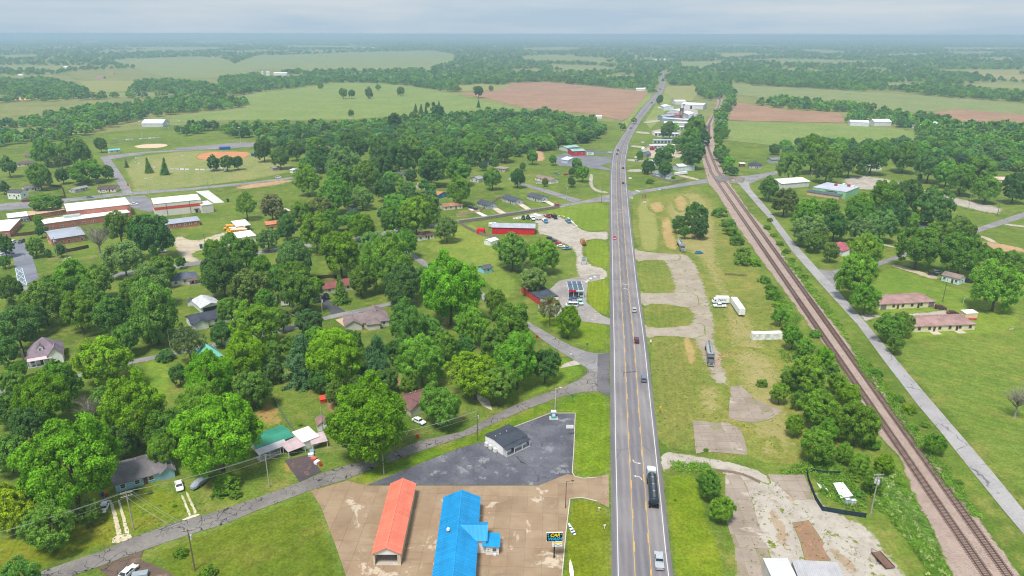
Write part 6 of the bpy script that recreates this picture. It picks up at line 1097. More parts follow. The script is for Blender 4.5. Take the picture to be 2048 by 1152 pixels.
# far farmsteads and sheds
for i, (x, y, w, lab, wc, rc) in enumerate([(41, 152, 10, 'white farm roof far off among the western woods', 0, (226, 226, 226)), (134, 138, 14, 'far white barn at the end of a pale farm track', 0, (236, 236, 236)), (199, 158, 16, 'far brick farmhouse with a mauve roof by the olive meadow', 1, (160, 116, 124)), (223, 149, 9, 'far red-roofed farmhouse behind the olive meadow', 1, (206, 120, 104)), (84, 181, 12, 'far pink-roofed farmhouse among woods', 1, (206, 180, 186)),
    (549, 178, 20, 'salmon-roofed farmhouse at the meadow edge', 1, (206, 140, 136)), (560, 151, 26, 'long white poultry shed beside three small silos', 0, (226, 222, 222)), (690, 103.5, 12, 'far red barn on the high meadow', 1, (176, 96, 96)), (728, 97, 8, 'far white barn beyond the red barn on the high meadow', 0, (236, 236, 236)), (745, 97, 7, 'small far white shed beside the far white barn', 0, (230, 230, 230)), (856, 145, 11, 'white round-roofed barn beside the pond', 0, (236, 236, 238)),
    (1958, 98, 16, 'long far red barn in the eastern hills', 1, (176, 70, 80)), (1978, 98, 8, 'far white shed beside the long far red barn', 0, (230, 230, 230)), (1815, 132, 9, 'far white barn in the eastern woods', 0, (236, 236, 236)), (1320, 122, 24, 'long blue-doored commercial building where the highway bends', 0, (196, 204, 212)), (1333, 118, 7, 'white roofed hut beside the long blue-doored commercial building', 0, (240, 240, 240)), (1283, 114, 10, 'pink-roofed roadside building at the highway bend', 1, (206, 180, 176)),
    (1281, 182, 16, 'teal-walled dealership with a white roof beside the ploughed field', 0, (240, 240, 240)), (1295, 181, 15, 'lavender-roofed dealership building beside the ploughed field', 0, (196, 194, 204)), (141, 97, 10, 'far white shed in the western woods beneath the horizon', 0, (230, 226, 226)), (958, 120, 6, 'white house on the edge of the eastern meadow woods', 0, (236, 232, 230)), (870, 81, 10, 'pale roofs far off under the horizon', 0, (236, 236, 236)), (1160, 160, 5, 'white signboard hut beside the far highway', 0, (230, 230, 230)), (1655, 117, 8, 'grey farm shed in a clearing of the eastern woods', 0, (196, 206, 216)), (99, 269, 12, 'white camper-like hut behind the playground trees', 0, (236, 236, 240)), (1198, 237, 11, 'white trailer beside the ploughed field and town wood', 0, (236, 236, 236))]):
    m = mpp(x, y); ht_ = min(max(.25 * w * m, 3), 6); house('barn' if not wc else 'farmhouse', lab, 'barn' if not wc else 'house', (x - w / 2, y), (x + w / 2, y), min(w * m * .6, 22), ht_, ht_ * .4, 'gable', plain((220, 220, 220) if not wc else (190, 160, 150), .8), plain(rc, .7), 0, 0, None, ov=.3)
# ------------------------------------------------------------------ vehicles (local forward = +X)
RUBBER = plain(TYRE, .9, .1); CHROME = plain((190, 192, 196), .25, .05, 1., .7); BLACKP = plain((26, 26, 28), .6, .1); LAMP = plain((236, 236, 226), .2, .03); TAIL = plain((170, 20, 22), .3, .05)
def wheel_me(r, w):
    k = ('wheel', r, w)
    if k not in CACHE: CACHE[k] = (MB().tube((0, -w / 2, 0), (0, w / 2, 0), r, r, 14).me(RUBBER), MB().tube((0, -w / 2 - .015, 0), (0, w / 2 + .015, 0), r * .58, r * .58, 10).me(CHROME))
    return CACHE[k]
def wheel(root, x, y, r=.34, w=.23):
    a, b = wheel_me(r, w); o = obj('wheel', a, root, (x, y, r)); obj('rim', b, o)
def loft(prof, hw, inset=.12, sc=.93):
    cx = sum(p[0] for p in prof) / len(prof); cz = sum(p[1] for p in prof) / len(prof); m = MB(); k = len(prof)
    for y, s in ((-hw, sc), (-hw + inset, 1), (hw - inset, 1), (hw, sc)): m.v += [(cx + (x - cx) * s, y, cz + (z - cz) * s) for x, z in prof]
    m.f.append(tuple(range(k))); m.f.append(tuple(range(4 * k - 1, 3 * k - 1, -1)))
    for j in range(3):
        for i in range(k): q = (i + 1) % k; m.f.append((j * k + q, j * k + i, (j + 1) * k + i, (j + 1) * k + q))
    return m
KINDS = {
 'sedan': dict(prof=[(-2.3, .32), (2.25, .32), (2.35, .55), (2.15, .80), (1.05, .93), (-1.45, .98), (-2.25, .92), (-2.36, .6)], hw=.9, cab=((-1.75, 1.0), (-1.15, .45), .95, 1.43), wb=(-1.38, 1.42), L=2.35),
 'suv': dict(prof=[(-2.3, .38), (2.25, .38), (2.36, .65), (2.2, .98), (1.1, 1.08), (-2.2, 1.10), (-2.36, .7)], hw=.95, cab=((-2.25, 1.05), (-2.05, .45), 1.08, 1.72), wb=(-1.4, 1.4), L=2.36),
 'pickup': dict(prof=[(-2.75, .45), (2.65, .45), (2.78, .7), (2.6, 1.02), (1.3, 1.12), (-.75, 1.12), (-.80, .78), (-2.62, .78), (-2.62, 1.12), (-2.78, 1.12)], hw=.98, cab=((-.75, 1.3), (-.6, .75), 1.1, 1.8), wb=(-1.75, 1.8), L=2.78),
 'van': dict(prof=[(-2.6, .4), (2.5, .4), (2.62, .7), (2.3, 1.15), (-2.58, 1.15), (-2.62, .6)], hw=1.0, cab=((-2.58, 1.9), (-2.55, 1.25), 1.15, 2.05), wb=(-1.6, 1.65), L=2.6)}
def car_meshes(kind):
    if ('car', kind) in CACHE: return CACHE[('car', kind)]
    K = KINDS[kind]; hw = K['hw']; body = loft(K['prof'], hw).me(carpaint(), False); (a0, a1), (b0, b1), z0, z1 = K['cab']
    g = MB(); w0, w1 = hw - .06, hw - .22; bt_ = [(a0, -w0, z0), (a1, -w0, z0), (a1, w0, z0), (a0, w0, z0)]; tp = [(b0, -w1, z1 - .05), (b1, -w1, z1 - .05), (b1, w1, z1 - .05), (b0, w1, z1 - .05)]; g.v = bt_ + tp; g.f = [(0, 1, 5, 4), (1, 2, 6, 5), (2, 3, 7, 6), (3, 0, 4, 7), (4, 5, 6, 7)]
    rf = MB().box(b0 - .06, b1 + .1, -w1 - .03, w1 + .03, z1 - .05, z1)
    for s in (-1, 1):
        for f in (0., .48, 1.): p = Vector((a0 + (a1 - a0) * f, s * (w0 + .01), z0)); q = Vector((b0 + (b1 - b0) * f, s * (w1 + .01), z1 - .03)); rf.tube(p, q, .055, .05, 4)
    hl = MB().box(K['L'] - .16, K['L'] + .01, -.16, .16, .62, .76).me(LAMP); tl = MB().box(-K['L'] - .01, -K['L'] + .16, -.14, .14, .72, .92).me(TAIL)
    CACHE[('car', kind)] = (body, g.me(glass()), rf.me(carpaint()), hl, tl); return CACHE[('car', kind)]
def car(kind, col, px, py, ang, label, group=None, z=.12, full=True, lmk=None, sc=1.0):
    p = gp(px, py, z); nm = {'sedan': 'sedan', 'suv': 'sport_utility_car', 'pickup': 'pickup_truck', 'van': 'van'}[kind]
    r = empty(nm, p, math.radians(ang), label, {'pickup': 'pickup', 'van': 'van'}.get(kind, 'car'), group); r.scale = (sc, sc, sc)
    K = KINDS[kind]; b, g, rf, hl, tl = car_meshes(kind); c = lin(col); obj('body', b, r, color=c); obj('window_glass', g, r); obj('cabin_roof', rf, r, color=c)
    for x in K['wb']:
        for s in (-1, 1): wheel(r, x, s * (K['hw'] - .1))
    if full:
        for s in (-1, 1): obj('headlight', hl, r, (0, s * (K['hw'] - .24), .0 if kind == 'sedan' else .15)); obj('tail_light', tl, r, (0, s * (K['hw'] - .2), .0 if kind == 'sedan' else .1))
    if lmk: lm(lmk, p)
    return r
SIL, WHT, BLK, RED_, MAR, BLU, GRY = (176, 182, 190), (234, 236, 238), (34, 36, 40), (186, 30, 44), (92, 26, 40), (62, 96, 132), (104, 116, 130)
hwa = math.degrees(math.atan2(*(hw(16, .83) - hw(8, .83)).yx))
ROADZ = .178
for k, c, x, y, a, lab in [('pickup', SIL, 1318, 1126, hwa, 'silver pickup driving behind the dark tanker on the highway'), ('suv', GRY, 1287, 760, hwa, 'grey-blue car on the highway heading past the dirt strip'), ('suv', MAR, 1273, 683, hwa, 'dark maroon car on the highway beside the gravel entrance'), ('sedan', SIL, 1268.5, 622, hwa, 'silver sedan on the highway beside the oval verge'), ('sedan', (206, 60, 82), 1229, 477, hwa + 180, 'pinkish-red car on the highway by the truck yard entrance'),
    ('sedan', (130, 36, 48), 1246, 367, hwa + 2, 'dark red car on the highway just past the level crossing road'), ('sedan', (120, 30, 44), 1246, 337, hwa + 6, 'dark red car on the highway beside the white gravel drives'), ('sedan', (40, 60, 70), 1234, 309, hwa + 186, 'dark teal car on the highway opposite the store'), ('suv', (34, 44, 54), 1236, 302, hwa + 186, 'black car on the highway just behind the dark teal car'),
    ('sedan', (130, 40, 52), 1262, 257, hwa - 30, 'dark red car on the far highway beside the storage rows'), ('suv', (24, 24, 30), 1304, 206.5, hwa - 32, 'black car on the far highway beside the mill yard'), ('sedan', (40, 44, 54), 1319, 178, hwa - 20, 'dark car on the far highway bend, first of a pair'), ('suv', (40, 50, 58), 1321.5, 180, hwa - 20, 'dark car on the far highway bend, second of a pair'), ('sedan', (206, 180, 70), 1316, 188, hwa - 30, 'yellow car on the far highway by the dealership')]:
    car(k, c, x, y, a, lab, 'cars on the highway', ROADZ)
for k, c, x, y, a, lab in [('sedan', (176, 50, 60), 1115, 411, 12, 'red car driving along the fenced lane'), ('suv', WHT, 557, 356, 10, 'white car on the road past the ball park'), ('sedan', WHT, 838, 845, -38, 'white sedan parked in front of the maroon-brown roofed house'), ('sedan', WHT, 209, 1018, -75, 'white sedan parked nose-in beside the gravel wheel tracks'), ('sedan', WHT, 359, 975, -60, 'white sedan half hidden under the lime tree by the pale blue bungalow'), ('sedan', WHT, 257, 1148, 75, 'white sedan with a dark sunroof on the brown driveway'),
    ('suv', (28, 30, 34), 654, 596, -60, 'black car parked on the black driveway'), ('sedan', (32, 38, 50), 612, 613, -30, 'black sedan under the garden tree'), ('sedan', (150, 140, 130), 586, 630, -50, 'grey-brown sedan beside the round blue-green tree'), ('suv', MAR, 1881, 618, -20, 'maroon minivan-like car beside the cream duplex'), ('sedan', (96, 24, 50), 1905, 628, 0, 'maroon sedan parked between the duplexes'), ('pickup', WHT, 1439, 614, 178, 'white pickup parked below the delivery truck'), ('sedan', (40, 140, 180), 1398, 507, 10, 'turquoise car alone beside the gravel yard'),
    ('pickup', WHT, 268, 410, 8, 'white pickup between the school hall and the gymnasium'), ('suv', (52, 62, 80), 43, 485, -85, 'dark blue car at the end of the school car park'), ('suv', WHT, 25, 487, -80, 'white car at the end of the school car park'), ('sedan', (70, 66, 76), 20, 507, -15, 'grey sedan in the school car park'), ('sedan', (226, 228, 230), 4, 512, -15, 'white sedan in the school car park under the tree'), ('suv', (120, 140, 160), 418, 498, -70, 'light blue-grey car closest to the teal skip in the bus yard'), ('sedan', (130, 146, 160), 432, 497, -70, 'blue-grey sedan between two cars in the bus yard'), ('suv', (140, 150, 160), 446, 494, -70, 'silver-grey car closest to the bus garage'),
    ('sedan', (226, 226, 226), 208, 386, 8, 'white car outside the cream bungalow near the school road'), ('sedan', WHT, 1085, 404, -35, 'white car by the new grey-roofed cottage'), ('suv', (40, 44, 50), 943, 417, -35, 'dark car on the pale drive by the tan-brown bungalow, nearest the house'), ('suv', (38, 48, 58), 953, 420, -35, 'dark car on the pale drive by the tan-brown bungalow, nearest the lane'), ('suv', WHT, 1220, 306, 5, 'white car at the store car park exit'), ('sedan', (214, 220, 226), 1078, 368, 10, 'pale car in front of the long ranch house'), ('sedan', (160, 40, 60), 1132, 350, 20, 'red car in the yard behind the round trees'), ('sedan', (90, 130, 160), 1114, 348, -40, 'blue car in the yard behind the ranch house'),
    ('suv', (36, 40, 48), 1866, 550, -10, 'black car under the big trees by the bluish cottage'), ('suv', (170, 176, 186), 1876, 547, -10, 'silver car under the big trees by the bluish cottage'), ('sedan', RED_, 1112, 725, -70, 'red car tucked beside the dark round tree'), ('sedan', (90, 130, 150), 180, 396, 8, 'blue-grey car on the road behind the school hall'), ('sedan', (226, 228, 230), 325, 504, 0, 'white sedan in the shade of the dark school trees'), ('sedan', (200, 206, 210), 461, 640, -60, 'white sedan beside the slate-dark roofed house'), ('pickup', (200, 206, 210), 1150, 330, 60, 'white pickup parked on the store forecourt')]:
    car(k, c, x, y, a, lab)
SAL = 'old cars crowded in front of the display frame'
for k, c, x, y, a, lab in [('sedan', (60, 74, 96), 1146, 588, 170, 'dark blue old car deepest under the display frame'), ('sedan', (48, 56, 66), 1147, 594, 172, 'black old car second deepest under the display frame'), ('sedan', (90, 110, 136), 1147, 600, 172, 'steel blue old car in the salvage row'), ('sedan', (120, 140, 164), 1146, 606, 172, 'light blue old car in the salvage row'), ('van', (232, 234, 236), 1143, 613, 176, 'white van at the open end of the salvage row'), ('sedan', (190, 24, 50), 1150.5, 610, -82, 'crimson car between the salvage row and the mint pickup'), ('pickup', (170, 214, 206), 1160, 607, -82, 'mint green pickup parked at the salvage shop'), ('sedan', (120, 170, 172), 1161.5, 592, -82, 'teal old car under the display frame')]:
    car(k, c, x, y, a, lab, SAL)
for k, c, x, y, a, lab in [('sedan', (40, 46, 56), 1100, 478, -40, 'black car under the trees by the truck yard'), ('sedan', (60, 60, 80), 1110, 484, -40, 'dark car between the trees and red sports car in the truck yard'), ('sedan', (200, 30, 60), 1118, 489, -35, 'red car beside the white boat-like car in the truck yard'), ('sedan', WHT, 1122, 494, -15, 'white car nearest the striped wreck in the truck yard'), ('pickup', (110, 140, 170), 1133, 499, 10, 'faded blue pickup wreck loaded with red scrap')]: car(k, c, x, y, a, lab)
# tankers
def tanker(px, py, ang, tankc, cabc, label, z=.12, fwd=True):
    p = gp(px, py, z); r = empty('tanker_truck', p, math.radians(ang), label, 'tanker', 'tanker trucks'); lm(short(label), p); tm = plain(tankc, .3, .08, 1.2, .55 if tankc[0] > 100 else .1); cm = plain(cabc, .35, .06)
    t = MB(); n = 16
    for i in range(n):
        pass
    X = [-9.0, -8.8, -8.5, 2.6, 2.9, 3.1]; R = [.5, .95, 1.1, 1.1, .95, .5]
    for x, q in zip(X, R):
        for i in range(n): a = 2 * math.pi * i / n; t.v.append((x, math.cos(a) * q * 1.08, 2.25 + math.sin(a) * q))
    for j in range(len(X) - 1):
        for i in range(n): k = (i + 1) % n; t.f.append((j * n + i, j * n + k, (j + 1) * n + k, (j + 1) * n + i))
    t.f.append(tuple(range(n - 1, -1, -1))); t.f.append(tuple(range(5 * n, 6 * n)))
    tk = t.o('tank', tm, r, smooth=True)
    for x in (-7.5, -4.5, -1.5, 1.5): MB().tube((x - .06, 0, 2.25), (x + .06, 0, 2.25), 1.17, 1.17, 16).o('tank_band', tm, tk)
    MB().box(-8.4, 2.5, -.3, .3, 3.33, 3.42).o('walkway', plain((90, 92, 94), .6), tk)
    for x in (-6, -3, 0): MB().tube((x, 0, 3.3), (x, 0, 3.6), .3, .3, 10).o('hatch', CHROME, tk)
    MB().box(-8.6, 7.2, -.45, .45, .75, 1.1).o('chassis', BLACKP, r)
    MB().box(3.6, 5.6, -1.15, 1.15, 1.1, 3.0).o('cab', cm, r); loft([(5.6, 1.0), (7.6, 1.0), (7.7, 1.4), (7.5, 1.95), (5.6, 2.15)], .95).o('hood', cm, r); MB().quad((5.62, -1.02, 2.2), (5.62, 1.02, 2.2), (5.45, .95, 2.95), (5.45, -.95, 2.95)).box(5.6, 5.66, -1.0, 1.0, 2.2, 2.85).o('windscreen', glass(), r); MB().box(4.3, 5.2, -1.17, 1.17, 2.1, 2.8).o('side_window', glass(), r); MB().box(7.62, 7.85, -1.1, 1.1, .5, .95).o('bumper', CHROME, r); MB().box(3.2, 3.58, -1.1, 1.1, 1.1, 3.3).o('sleeper_fairing', cm, r)
    for s in (-1, 1): MB().tube((3.4, s * 1.25, .9), (3.4, s * 1.25, 3.7), .09, .09, 8).o('exhaust_stack', CHROME, r); MB().tube((3.9, s * 1.05, .85), (5.3, s * 1.05, .85), .32, .32, 10).o('fuel_tank', CHROME, r); MB().box(7.55, 7.72, s * .75 - .16, s * .75 + .16, 1.1, 1.35).o('headlight', LAMP, r)
    for x in (-8.0, -6.8, 2.2, 3.4, 6.6):
        for s in (-1, 1): wheel(r, x, s * 1.0, .5, .45 if x < 6 else .28)
    return r
tanker(1303.5, 977, hwa, (48, 58, 70), (200, 206, 210), 'black tanker truck with a silver cab driving on the highway', ROADZ)
def ang_px(a, b): d = gp(*b) - gp(*a); return math.degrees(math.atan2(d.y, d.x))
tanker(1362, 497, ang_px((1356, 484), (1368, 508)), (206, 208, 210), (120, 126, 134), 'silver tanker truck parked near the turquoise car'); tanker(1419, 716, ang_px((1415, 694), (1421, 732)), (200, 202, 206), (96, 98, 104), 'silver tanker truck parked alone on the lower gravel strip')
# box and delivery trucks
DEL = empty('delivery_truck', gp(1441, 607, .12), math.radians(178), 'white delivery box truck with purple and green lettering', 'truck'); lm('white delivery truck', DEL.location)
DW = plain((238, 238, 240), .4, .04); MB().box(-3.4, 2.2, -1.15, 1.15, .75, 3.3).o('box_body', DW, DEL); loft([(2.2, .6), (3.6, .6), (3.75, 1.0), (3.55, 1.5), (3.0, 2.4), (2.2, 2.7)], 1.05).o('cab', DW, DEL); MB().box(3.12, 3.4, -.9, .9, 1.55, 2.25).o('windscreen', glass(), DEL); MB().box(2.35, 3.0, -1.07, 1.07, 1.5, 2.2).o('side_window', glass(), DEL); MB().box(-3.5, 3.5, -.5, .5, .5, .74).o('chassis', BLACKP, DEL)
for x in (-2.2, 2.6):
    for s in (-1, 1): wheel(DEL, x, s * .95, .42, .26)
FONT = bpy.data.fonts.load('<builtin>') if False else None
def text(s, size, mat, parent, loc, rot, name='lettering', shear=0.0, bold=.0, ext=.012, align='CENTER'):
    cu = bpy.data.curves.new('t', 'FONT'); cu.body = s; cu.size = size; cu.align_x = align; cu.align_y = 'CENTER'; cu.extrude = ext; cu.shear = shear; cu.offset = bold
    to = bpy.data.objects.new('tmp', cu); COL.objects.link(to); dg = bpy.context.evaluated_depsgraph_get(); me = bpy.data.meshes.new_from_object(to.evaluated_get(dg)); bpy.data.objects.remove(to); me.materials.clear(); me.materials.append(mat)
    return obj(name, me, parent, loc, rot)
PUR = plain((70, 40, 130), .5, .02); GRN = plain((40, 160, 70), .5, .02)
for s in (-1, 1):
    rr_ = (math.pi / 2, 0, 0 if s < 0 else math.pi); text('Fed', 1.25, PUR, DEL, (-.6 + s * 1.05, s * 1.17, 2.1), rr_, bold=.03); text('Ex', 1.25, GRN, DEL, (-.6 - s * .85, s * 1.17, 2.1), rr_, bold=.03)
def boxtrailer(A, B, label, wd=2.5, h=2.6, z0=.9, rust=.1, wheels=True, cat='trailer', name='box_trailer'):
    a, b = gp(*A), gp(*B); d = b - a; r = empty(name, (a + b) / 2, math.atan2(d.y, d.x), label, cat); lm(short(label), (a + b) / 2); L = d.length / 2
    mt = plain((226, 226, 224), .6, rust, .8); MB().box(-L, L, -wd / 2, wd / 2, z0, z0 + h).o('body', mt, r); m = MB()
    n = int(2 * L / 1.2)
    for i in range(n + 1):
        x = -L + i * 2 * L / n
        for s in (-1, 1): m.box(x - .04, x + .04, s * wd / 2 - .035 if s > 0 else s * wd / 2 - .03, s * wd / 2 + .03 if s > 0 else s * wd / 2 + .035, z0 + .02, z0 + h - .02)
    m.o('side_ribs', mt, r); MB().box(-L - .04, L + .04, -wd / 2 - .05, wd / 2 + .05, z0 + h, z0 + h + .07).o('top', plain((236, 236, 236), .6, .08), r); MB().box(-L + .1, L - .1, -.5, .5, max(z0 - .35, 0), z0 - .01).o('underframe', BLACKP, r)
    if wheels:
        for x in (-L + 1.0, -L + 2.2):
            for s in (-1, 1): wheel(r, x, s * (wd / 2 - .25), .45, .3)
    return r
boxtrailer((1466, 609), (1483, 634), 'long white box trailer standing in the weeds by the delivery truck'); boxtrailer((1503, 679), (1561, 677), 'rust-stained white storage container beside the railway shrubs', 2.5, 2.6, .15, .3, False, 'container', 'storage_container')
boxtrailer((1068, 437), (1080, 441), 'short white box truck body in the truck yard', 2.4, 2.4, .8); boxtrailer((978, 456), (993, 455), 'white delivery trailer at the end of the red barn', 2.4, 2.2, .8); boxtrailer((535, 608), (555, 606), 'white camper trailer under the garden trees', 2.3, 2.2, .6); boxtrailer((563, 612), (578, 611), 'white camper trailer beside the garden trees and black sedan', 2.3, 2.2, .6); boxtrailer((1350, 351), (1373, 349), 'low white tank trailer in front of the white metal barn', 2.4, 1.8, .7)
# school buses
def bus(px, py, ang, roofc, label):
    r = empty('school_bus', gp(px, py, .1), math.radians(ang), label, 'bus', 'yellow school buses'); Y = plain((240, 172, 30), .4, .05); b = loft([(-5.5, .6), (4.0, .6), (4.0, 2.9), (3.8, 3.1), (-5.3, 3.1), (-5.5, 2.9)], 1.25, .2, .97).o('body', Y, r); loft([(4.0, .6), (5.6, .6), (5.7, 1.1), (5.4, 1.6), (4.0, 1.75)], 1.05).o('hood', Y, r); MB().box(-5.3, 3.8, -1.1, 1.1, 3.08, 3.16).o('roof', plain(roofc, .5, .05), r)
    wm = MB().box(-.38, .38, -1.275, 1.275, 1.8, 2.5).me(glass())
    for i in range(9): obj('window', wm, r, (-4.9 + i * .98, 0, 0))
    MB().box(3.98, 4.04, -1.0, 1.0, 1.85, 2.8).o('windscreen', glass(), r); MB().box(-5.45, 3.9, -1.27, 1.27, 1.35, 1.45).o('black_stripe', BLACKP, r)
    for x in (-3.6, 4.7):
        for s in (-1, 1): wheel(r, x, s * 1.0, .48, .3)
bus(467, 459.5, 188, (242, 178, 36), 'yellow school bus with a yellow roof, first in the bus yard row'); bus(473, 464.5, 188, (240, 238, 230), 'yellow school bus with a white roof beside the yellow-roofed bus'); bus(476, 468, 188, (236, 234, 228), 'yellow school bus with a white roof closest to the bus garage')
# tractors, dump truck, flatbed, tow truck
def tractor(px, py, ang, label):
    r = empty('tractor', gp(px, py, .1), math.radians(ang), label, 'tractor', 'green tractors'); G_ = plain((30, 110, 60), .4, .06); loft([(.0, .8), (2.0, .8), (2.05, 1.5), (0, 1.7)], .42).o('hood', G_, r); MB().box(-1.3, .0, -.75, .75, .9, 1.5).o('body', G_, r); MB().box(-1.1, .0, -.7, .7, 1.5, 2.5).o('cab_glass', glass(), r); MB().box(-1.25, .15, -.8, .8, 2.5, 2.62).o('cab_roof', G_, r); MB().tube((1.2, .2, 1.6), (1.2, .2, 2.4), .06, .06, 6).o('exhaust', BLACKP, r)
    for s in (-1, 1): wheel(r, -.7, s * .95, .82, .45); wheel(r, 1.55, s * .75, .5, .3)
tractor(1047, 439, -80, 'dark green tractor nearest the lane fence in the truck yard'); tractor(1056, 438, -80, 'green tractor beside the white bucket truck in the truck yard')
def worktruck(px, py, ang, cabc, bedc, label, kind='flat', nm='flatbed_truck'):
    r = empty(nm, gp(px, py, .1), math.radians(ang), label, 'truck'); cm, bm_ = plain(cabc, .4, .06), plain(bedc, .6, .15); MB().box(1.4, 2.9, -1.05, 1.05, .8, 2.4).o('cab', cm, r); loft([(2.9, .7), (4.2, .7), (4.3, 1.1), (4.1, 1.45), (2.9, 1.6)], .95).o('hood', cm, r); MB().box(2.86, 2.94, -.95, .95, 1.6, 2.3).o('windscreen', glass(), r); MB().box(1.7, 2.6, -1.07, 1.07, 1.55, 2.2).o('side_window', glass(), r); MB().box(-4.2, 4.1, -.45, .45, .55, .9).o('chassis', BLACKP, r)
    if kind == 'flat': MB().box(-4.4, 1.2, -1.2, 1.2, .92, 1.12).o('deck', bm_, r); MB().box(1.05, 1.2, -1.15, 1.15, 1.12, 2.2).o('headboard', bm_, r)
    elif kind == 'dump': m = MB().box(-3.8, 1.2, -1.2, 1.2, .95, 1.1); m.box(-3.8, 1.2, -1.25, -1.1, 1.1, 2.2).box(-3.8, 1.2, 1.1, 1.25, 1.1, 2.2).box(1.05, 1.2, -1.1, 1.1, 1.1, 2.4); m.o('dump_bed', bm_, r); MB().box(-3.7, 1.0, -1.05, 1.05, 1.1, 1.9).o('load', plain((110, 84, 70), .95, .3, 2.), r)
    else: MB().box(-3.8, 1.2, -1.1, 1.1, .92, 1.3).o('deck', bm_, r); MB().tube((-.5, 0, 1.3), (-3.6, 0, 2.6), .14, .1, 8).o('boom', bm_, r); MB().box(-.9, -.1, -.4, .4, 1.3, 2.2).o('boom_base', bm_, r)
    for x in (-3.0, -1.9, 3.4):
        for s in (-1, 1): wheel(r, x, s * .95, .45, .35)
worktruck(1136, 444, ang_px((1127, 434), (1141, 449)), (70, 140, 180), (140, 130, 120), 'blue-cabbed flatbed truck parked by the row of white boulders'); worktruck(1090, 444, ang_px((1083, 437), (1094, 449)), (70, 150, 190), (236, 236, 236), 'white and blue tow truck in the middle of the truck yard', 'tow', 'tow_truck'); worktruck(1166, 488, 95, (90, 70, 70), (240, 160, 20), 'orange dump truck beside the highway verge', 'dump', 'dump_truck'); worktruck(1108, 436, -75, (36, 50, 76), (36, 50, 76), 'navy blue dump truck at the back of the truck yard', 'dump', 'dump_truck'); worktruck(1065, 439, -80, (226, 230, 232), (226, 230, 232), 'white bucket truck beside the green tractor', 'tow', 'bucket_truck'); worktruck(1094, 434, -70, (150, 50, 60), (170, 140, 130), 'faded red flatbed truck at the back of the truck yard')
# utility trailer, covered boat, small things
ut = empty('utility_trailer', gp(1765, 1124), math.radians(ang_px((1750, 1108), (1780, 1140))), 'rusty brown flat utility trailer on the gravel', 'trailer'); WOOD = plain((118, 92, 78), .9, .25, 1.5)
for i in range(6): MB().box(-2.6, 2.6, -1.0 + i * .335, -.69 + i * .335, .62, .67).o('plank', WOOD, ut)
for s in (-1, 1): MB().box(-2.65, 2.65, s * 1.05 - .05, s * 1.05 + .05, .5, .85).o('side_rail', RUST, ut); wheel(ut, .5, s * 1.2, .35, .2); wheel(ut, -.4, s * 1.2, .35, .2)
MB().tube((-2.6, -.8, .58), (-4.0, 0, .5), .05, .05, 6).tube((-2.6, .8, .58), (-4.0, 0, .5), .05, .05, 6).o('drawbar', RUST, ut)
cb = empty('covered_boat', gp(399, 971), math.radians(ang_px((390, 977), (410, 962))), 'boat under a silver tarpaulin by the lime tree', 'boat'); loft([(-2.6, .5), (2.2, .5), (3.0, 1.0), (.8, 1.7), (-.8, 1.8), (-2.6, 1.2)], 1.0, .45, .7).o('tarpaulin', plain((150, 158, 170), .5, .2, 1.5), cb); MB().box(-2.5, 2.0, -.5, .5, .25, .49).o('trailer_frame', BLACKP, cb)
for s in (-1, 1): wheel(cb, -.6, s * .9, .3, .2)
tl_ = empty('box_trailer', gp(281, 1154), math.radians(15), 'small grey cargo trailer beside the white sedan on the brown driveway', 'trailer'); MB().box(-1.6, 1.6, -.8, .8, .4, 1.1).o('body', plain((150, 160, 168), .6), tl_); [wheel(tl_, 0, s * .95, .3, .2) for s in (-1, 1)]
def bin_(px, py, c, lab, nm='wheelie_bin', s=1.0): r = empty(nm, gp(px, py), .3, lab, 'bin'); r.scale = (s, s, s); MB().v; m = MB(); m.v = [(-.28, -.3, 0), (.28, -.3, 0), (.28, .3, 0), (-.28, .3, 0), (-.34, -.36, 1.0), (.34, -.36, 1.0), (.34, .36, 1.0), (-.34, .36, 1.0)]; m.f = [(0, 3, 2, 1), (4, 5, 6, 7), (0, 1, 5, 4), (1, 2, 6, 5), (2, 3, 7, 6), (3, 0, 4, 7)]; m.o('body', plain(c, .5), r); MB().box(-.37, .37, -.4, .38, 1.0, 1.08).o('lid', plain(tuple(int(v * .8) for v in c), .5), r)
bin_(835, 876, (206, 30, 50), 'red wheelie bin by the road below the huge lime tree'); bin_(641, 932, (214, 40, 54), 'red wheelie bin beside the dark driveway'); bin_(1074, 676, (206, 30, 50), 'red wheelie bin by the side lane'); bin_(205, 992, (40, 90, 150), 'blue barrel bin by the pale blue bungalow, closer to the house'); bin_(209, 1003, (50, 110, 150), 'blue barrel bin by the white sedan'); bin_(403, 497, (20, 90, 100), 'teal rubbish skip at the bus yard edge', 'skip', 2.2); bin_(456, 404, (30, 60, 60), 'dark green rubbish skip behind the gymnasium', 'skip', 2.2)
bin_(213, 994, (190, 40, 50), 'red barrel by the pale blue bungalow')
# piled belongings beside the trailer home
for i, (x, y, c) in enumerate(((622, 912, (226, 226, 226)), (628, 920, (206, 90, 90)), (634, 927, (230, 230, 232)), (624, 906, (120, 150, 200)))):
    r = empty('storage_tub', gp(x, y), RNG.uniform(0, 3), ['white', 'pinkish', 'pale lidded', 'light blue'][i] + ' storage tub piled beside the dark driveway', 'tub'); MB().box(-.7, .7, -.5, .5, 0, .7).o('tub', plain(c, .6, .2), r); MB().box(-.75, .75, -.55, .55, .7, .8).o('lid', plain(tuple(min(255, v + 10) for v in c), .6), r)
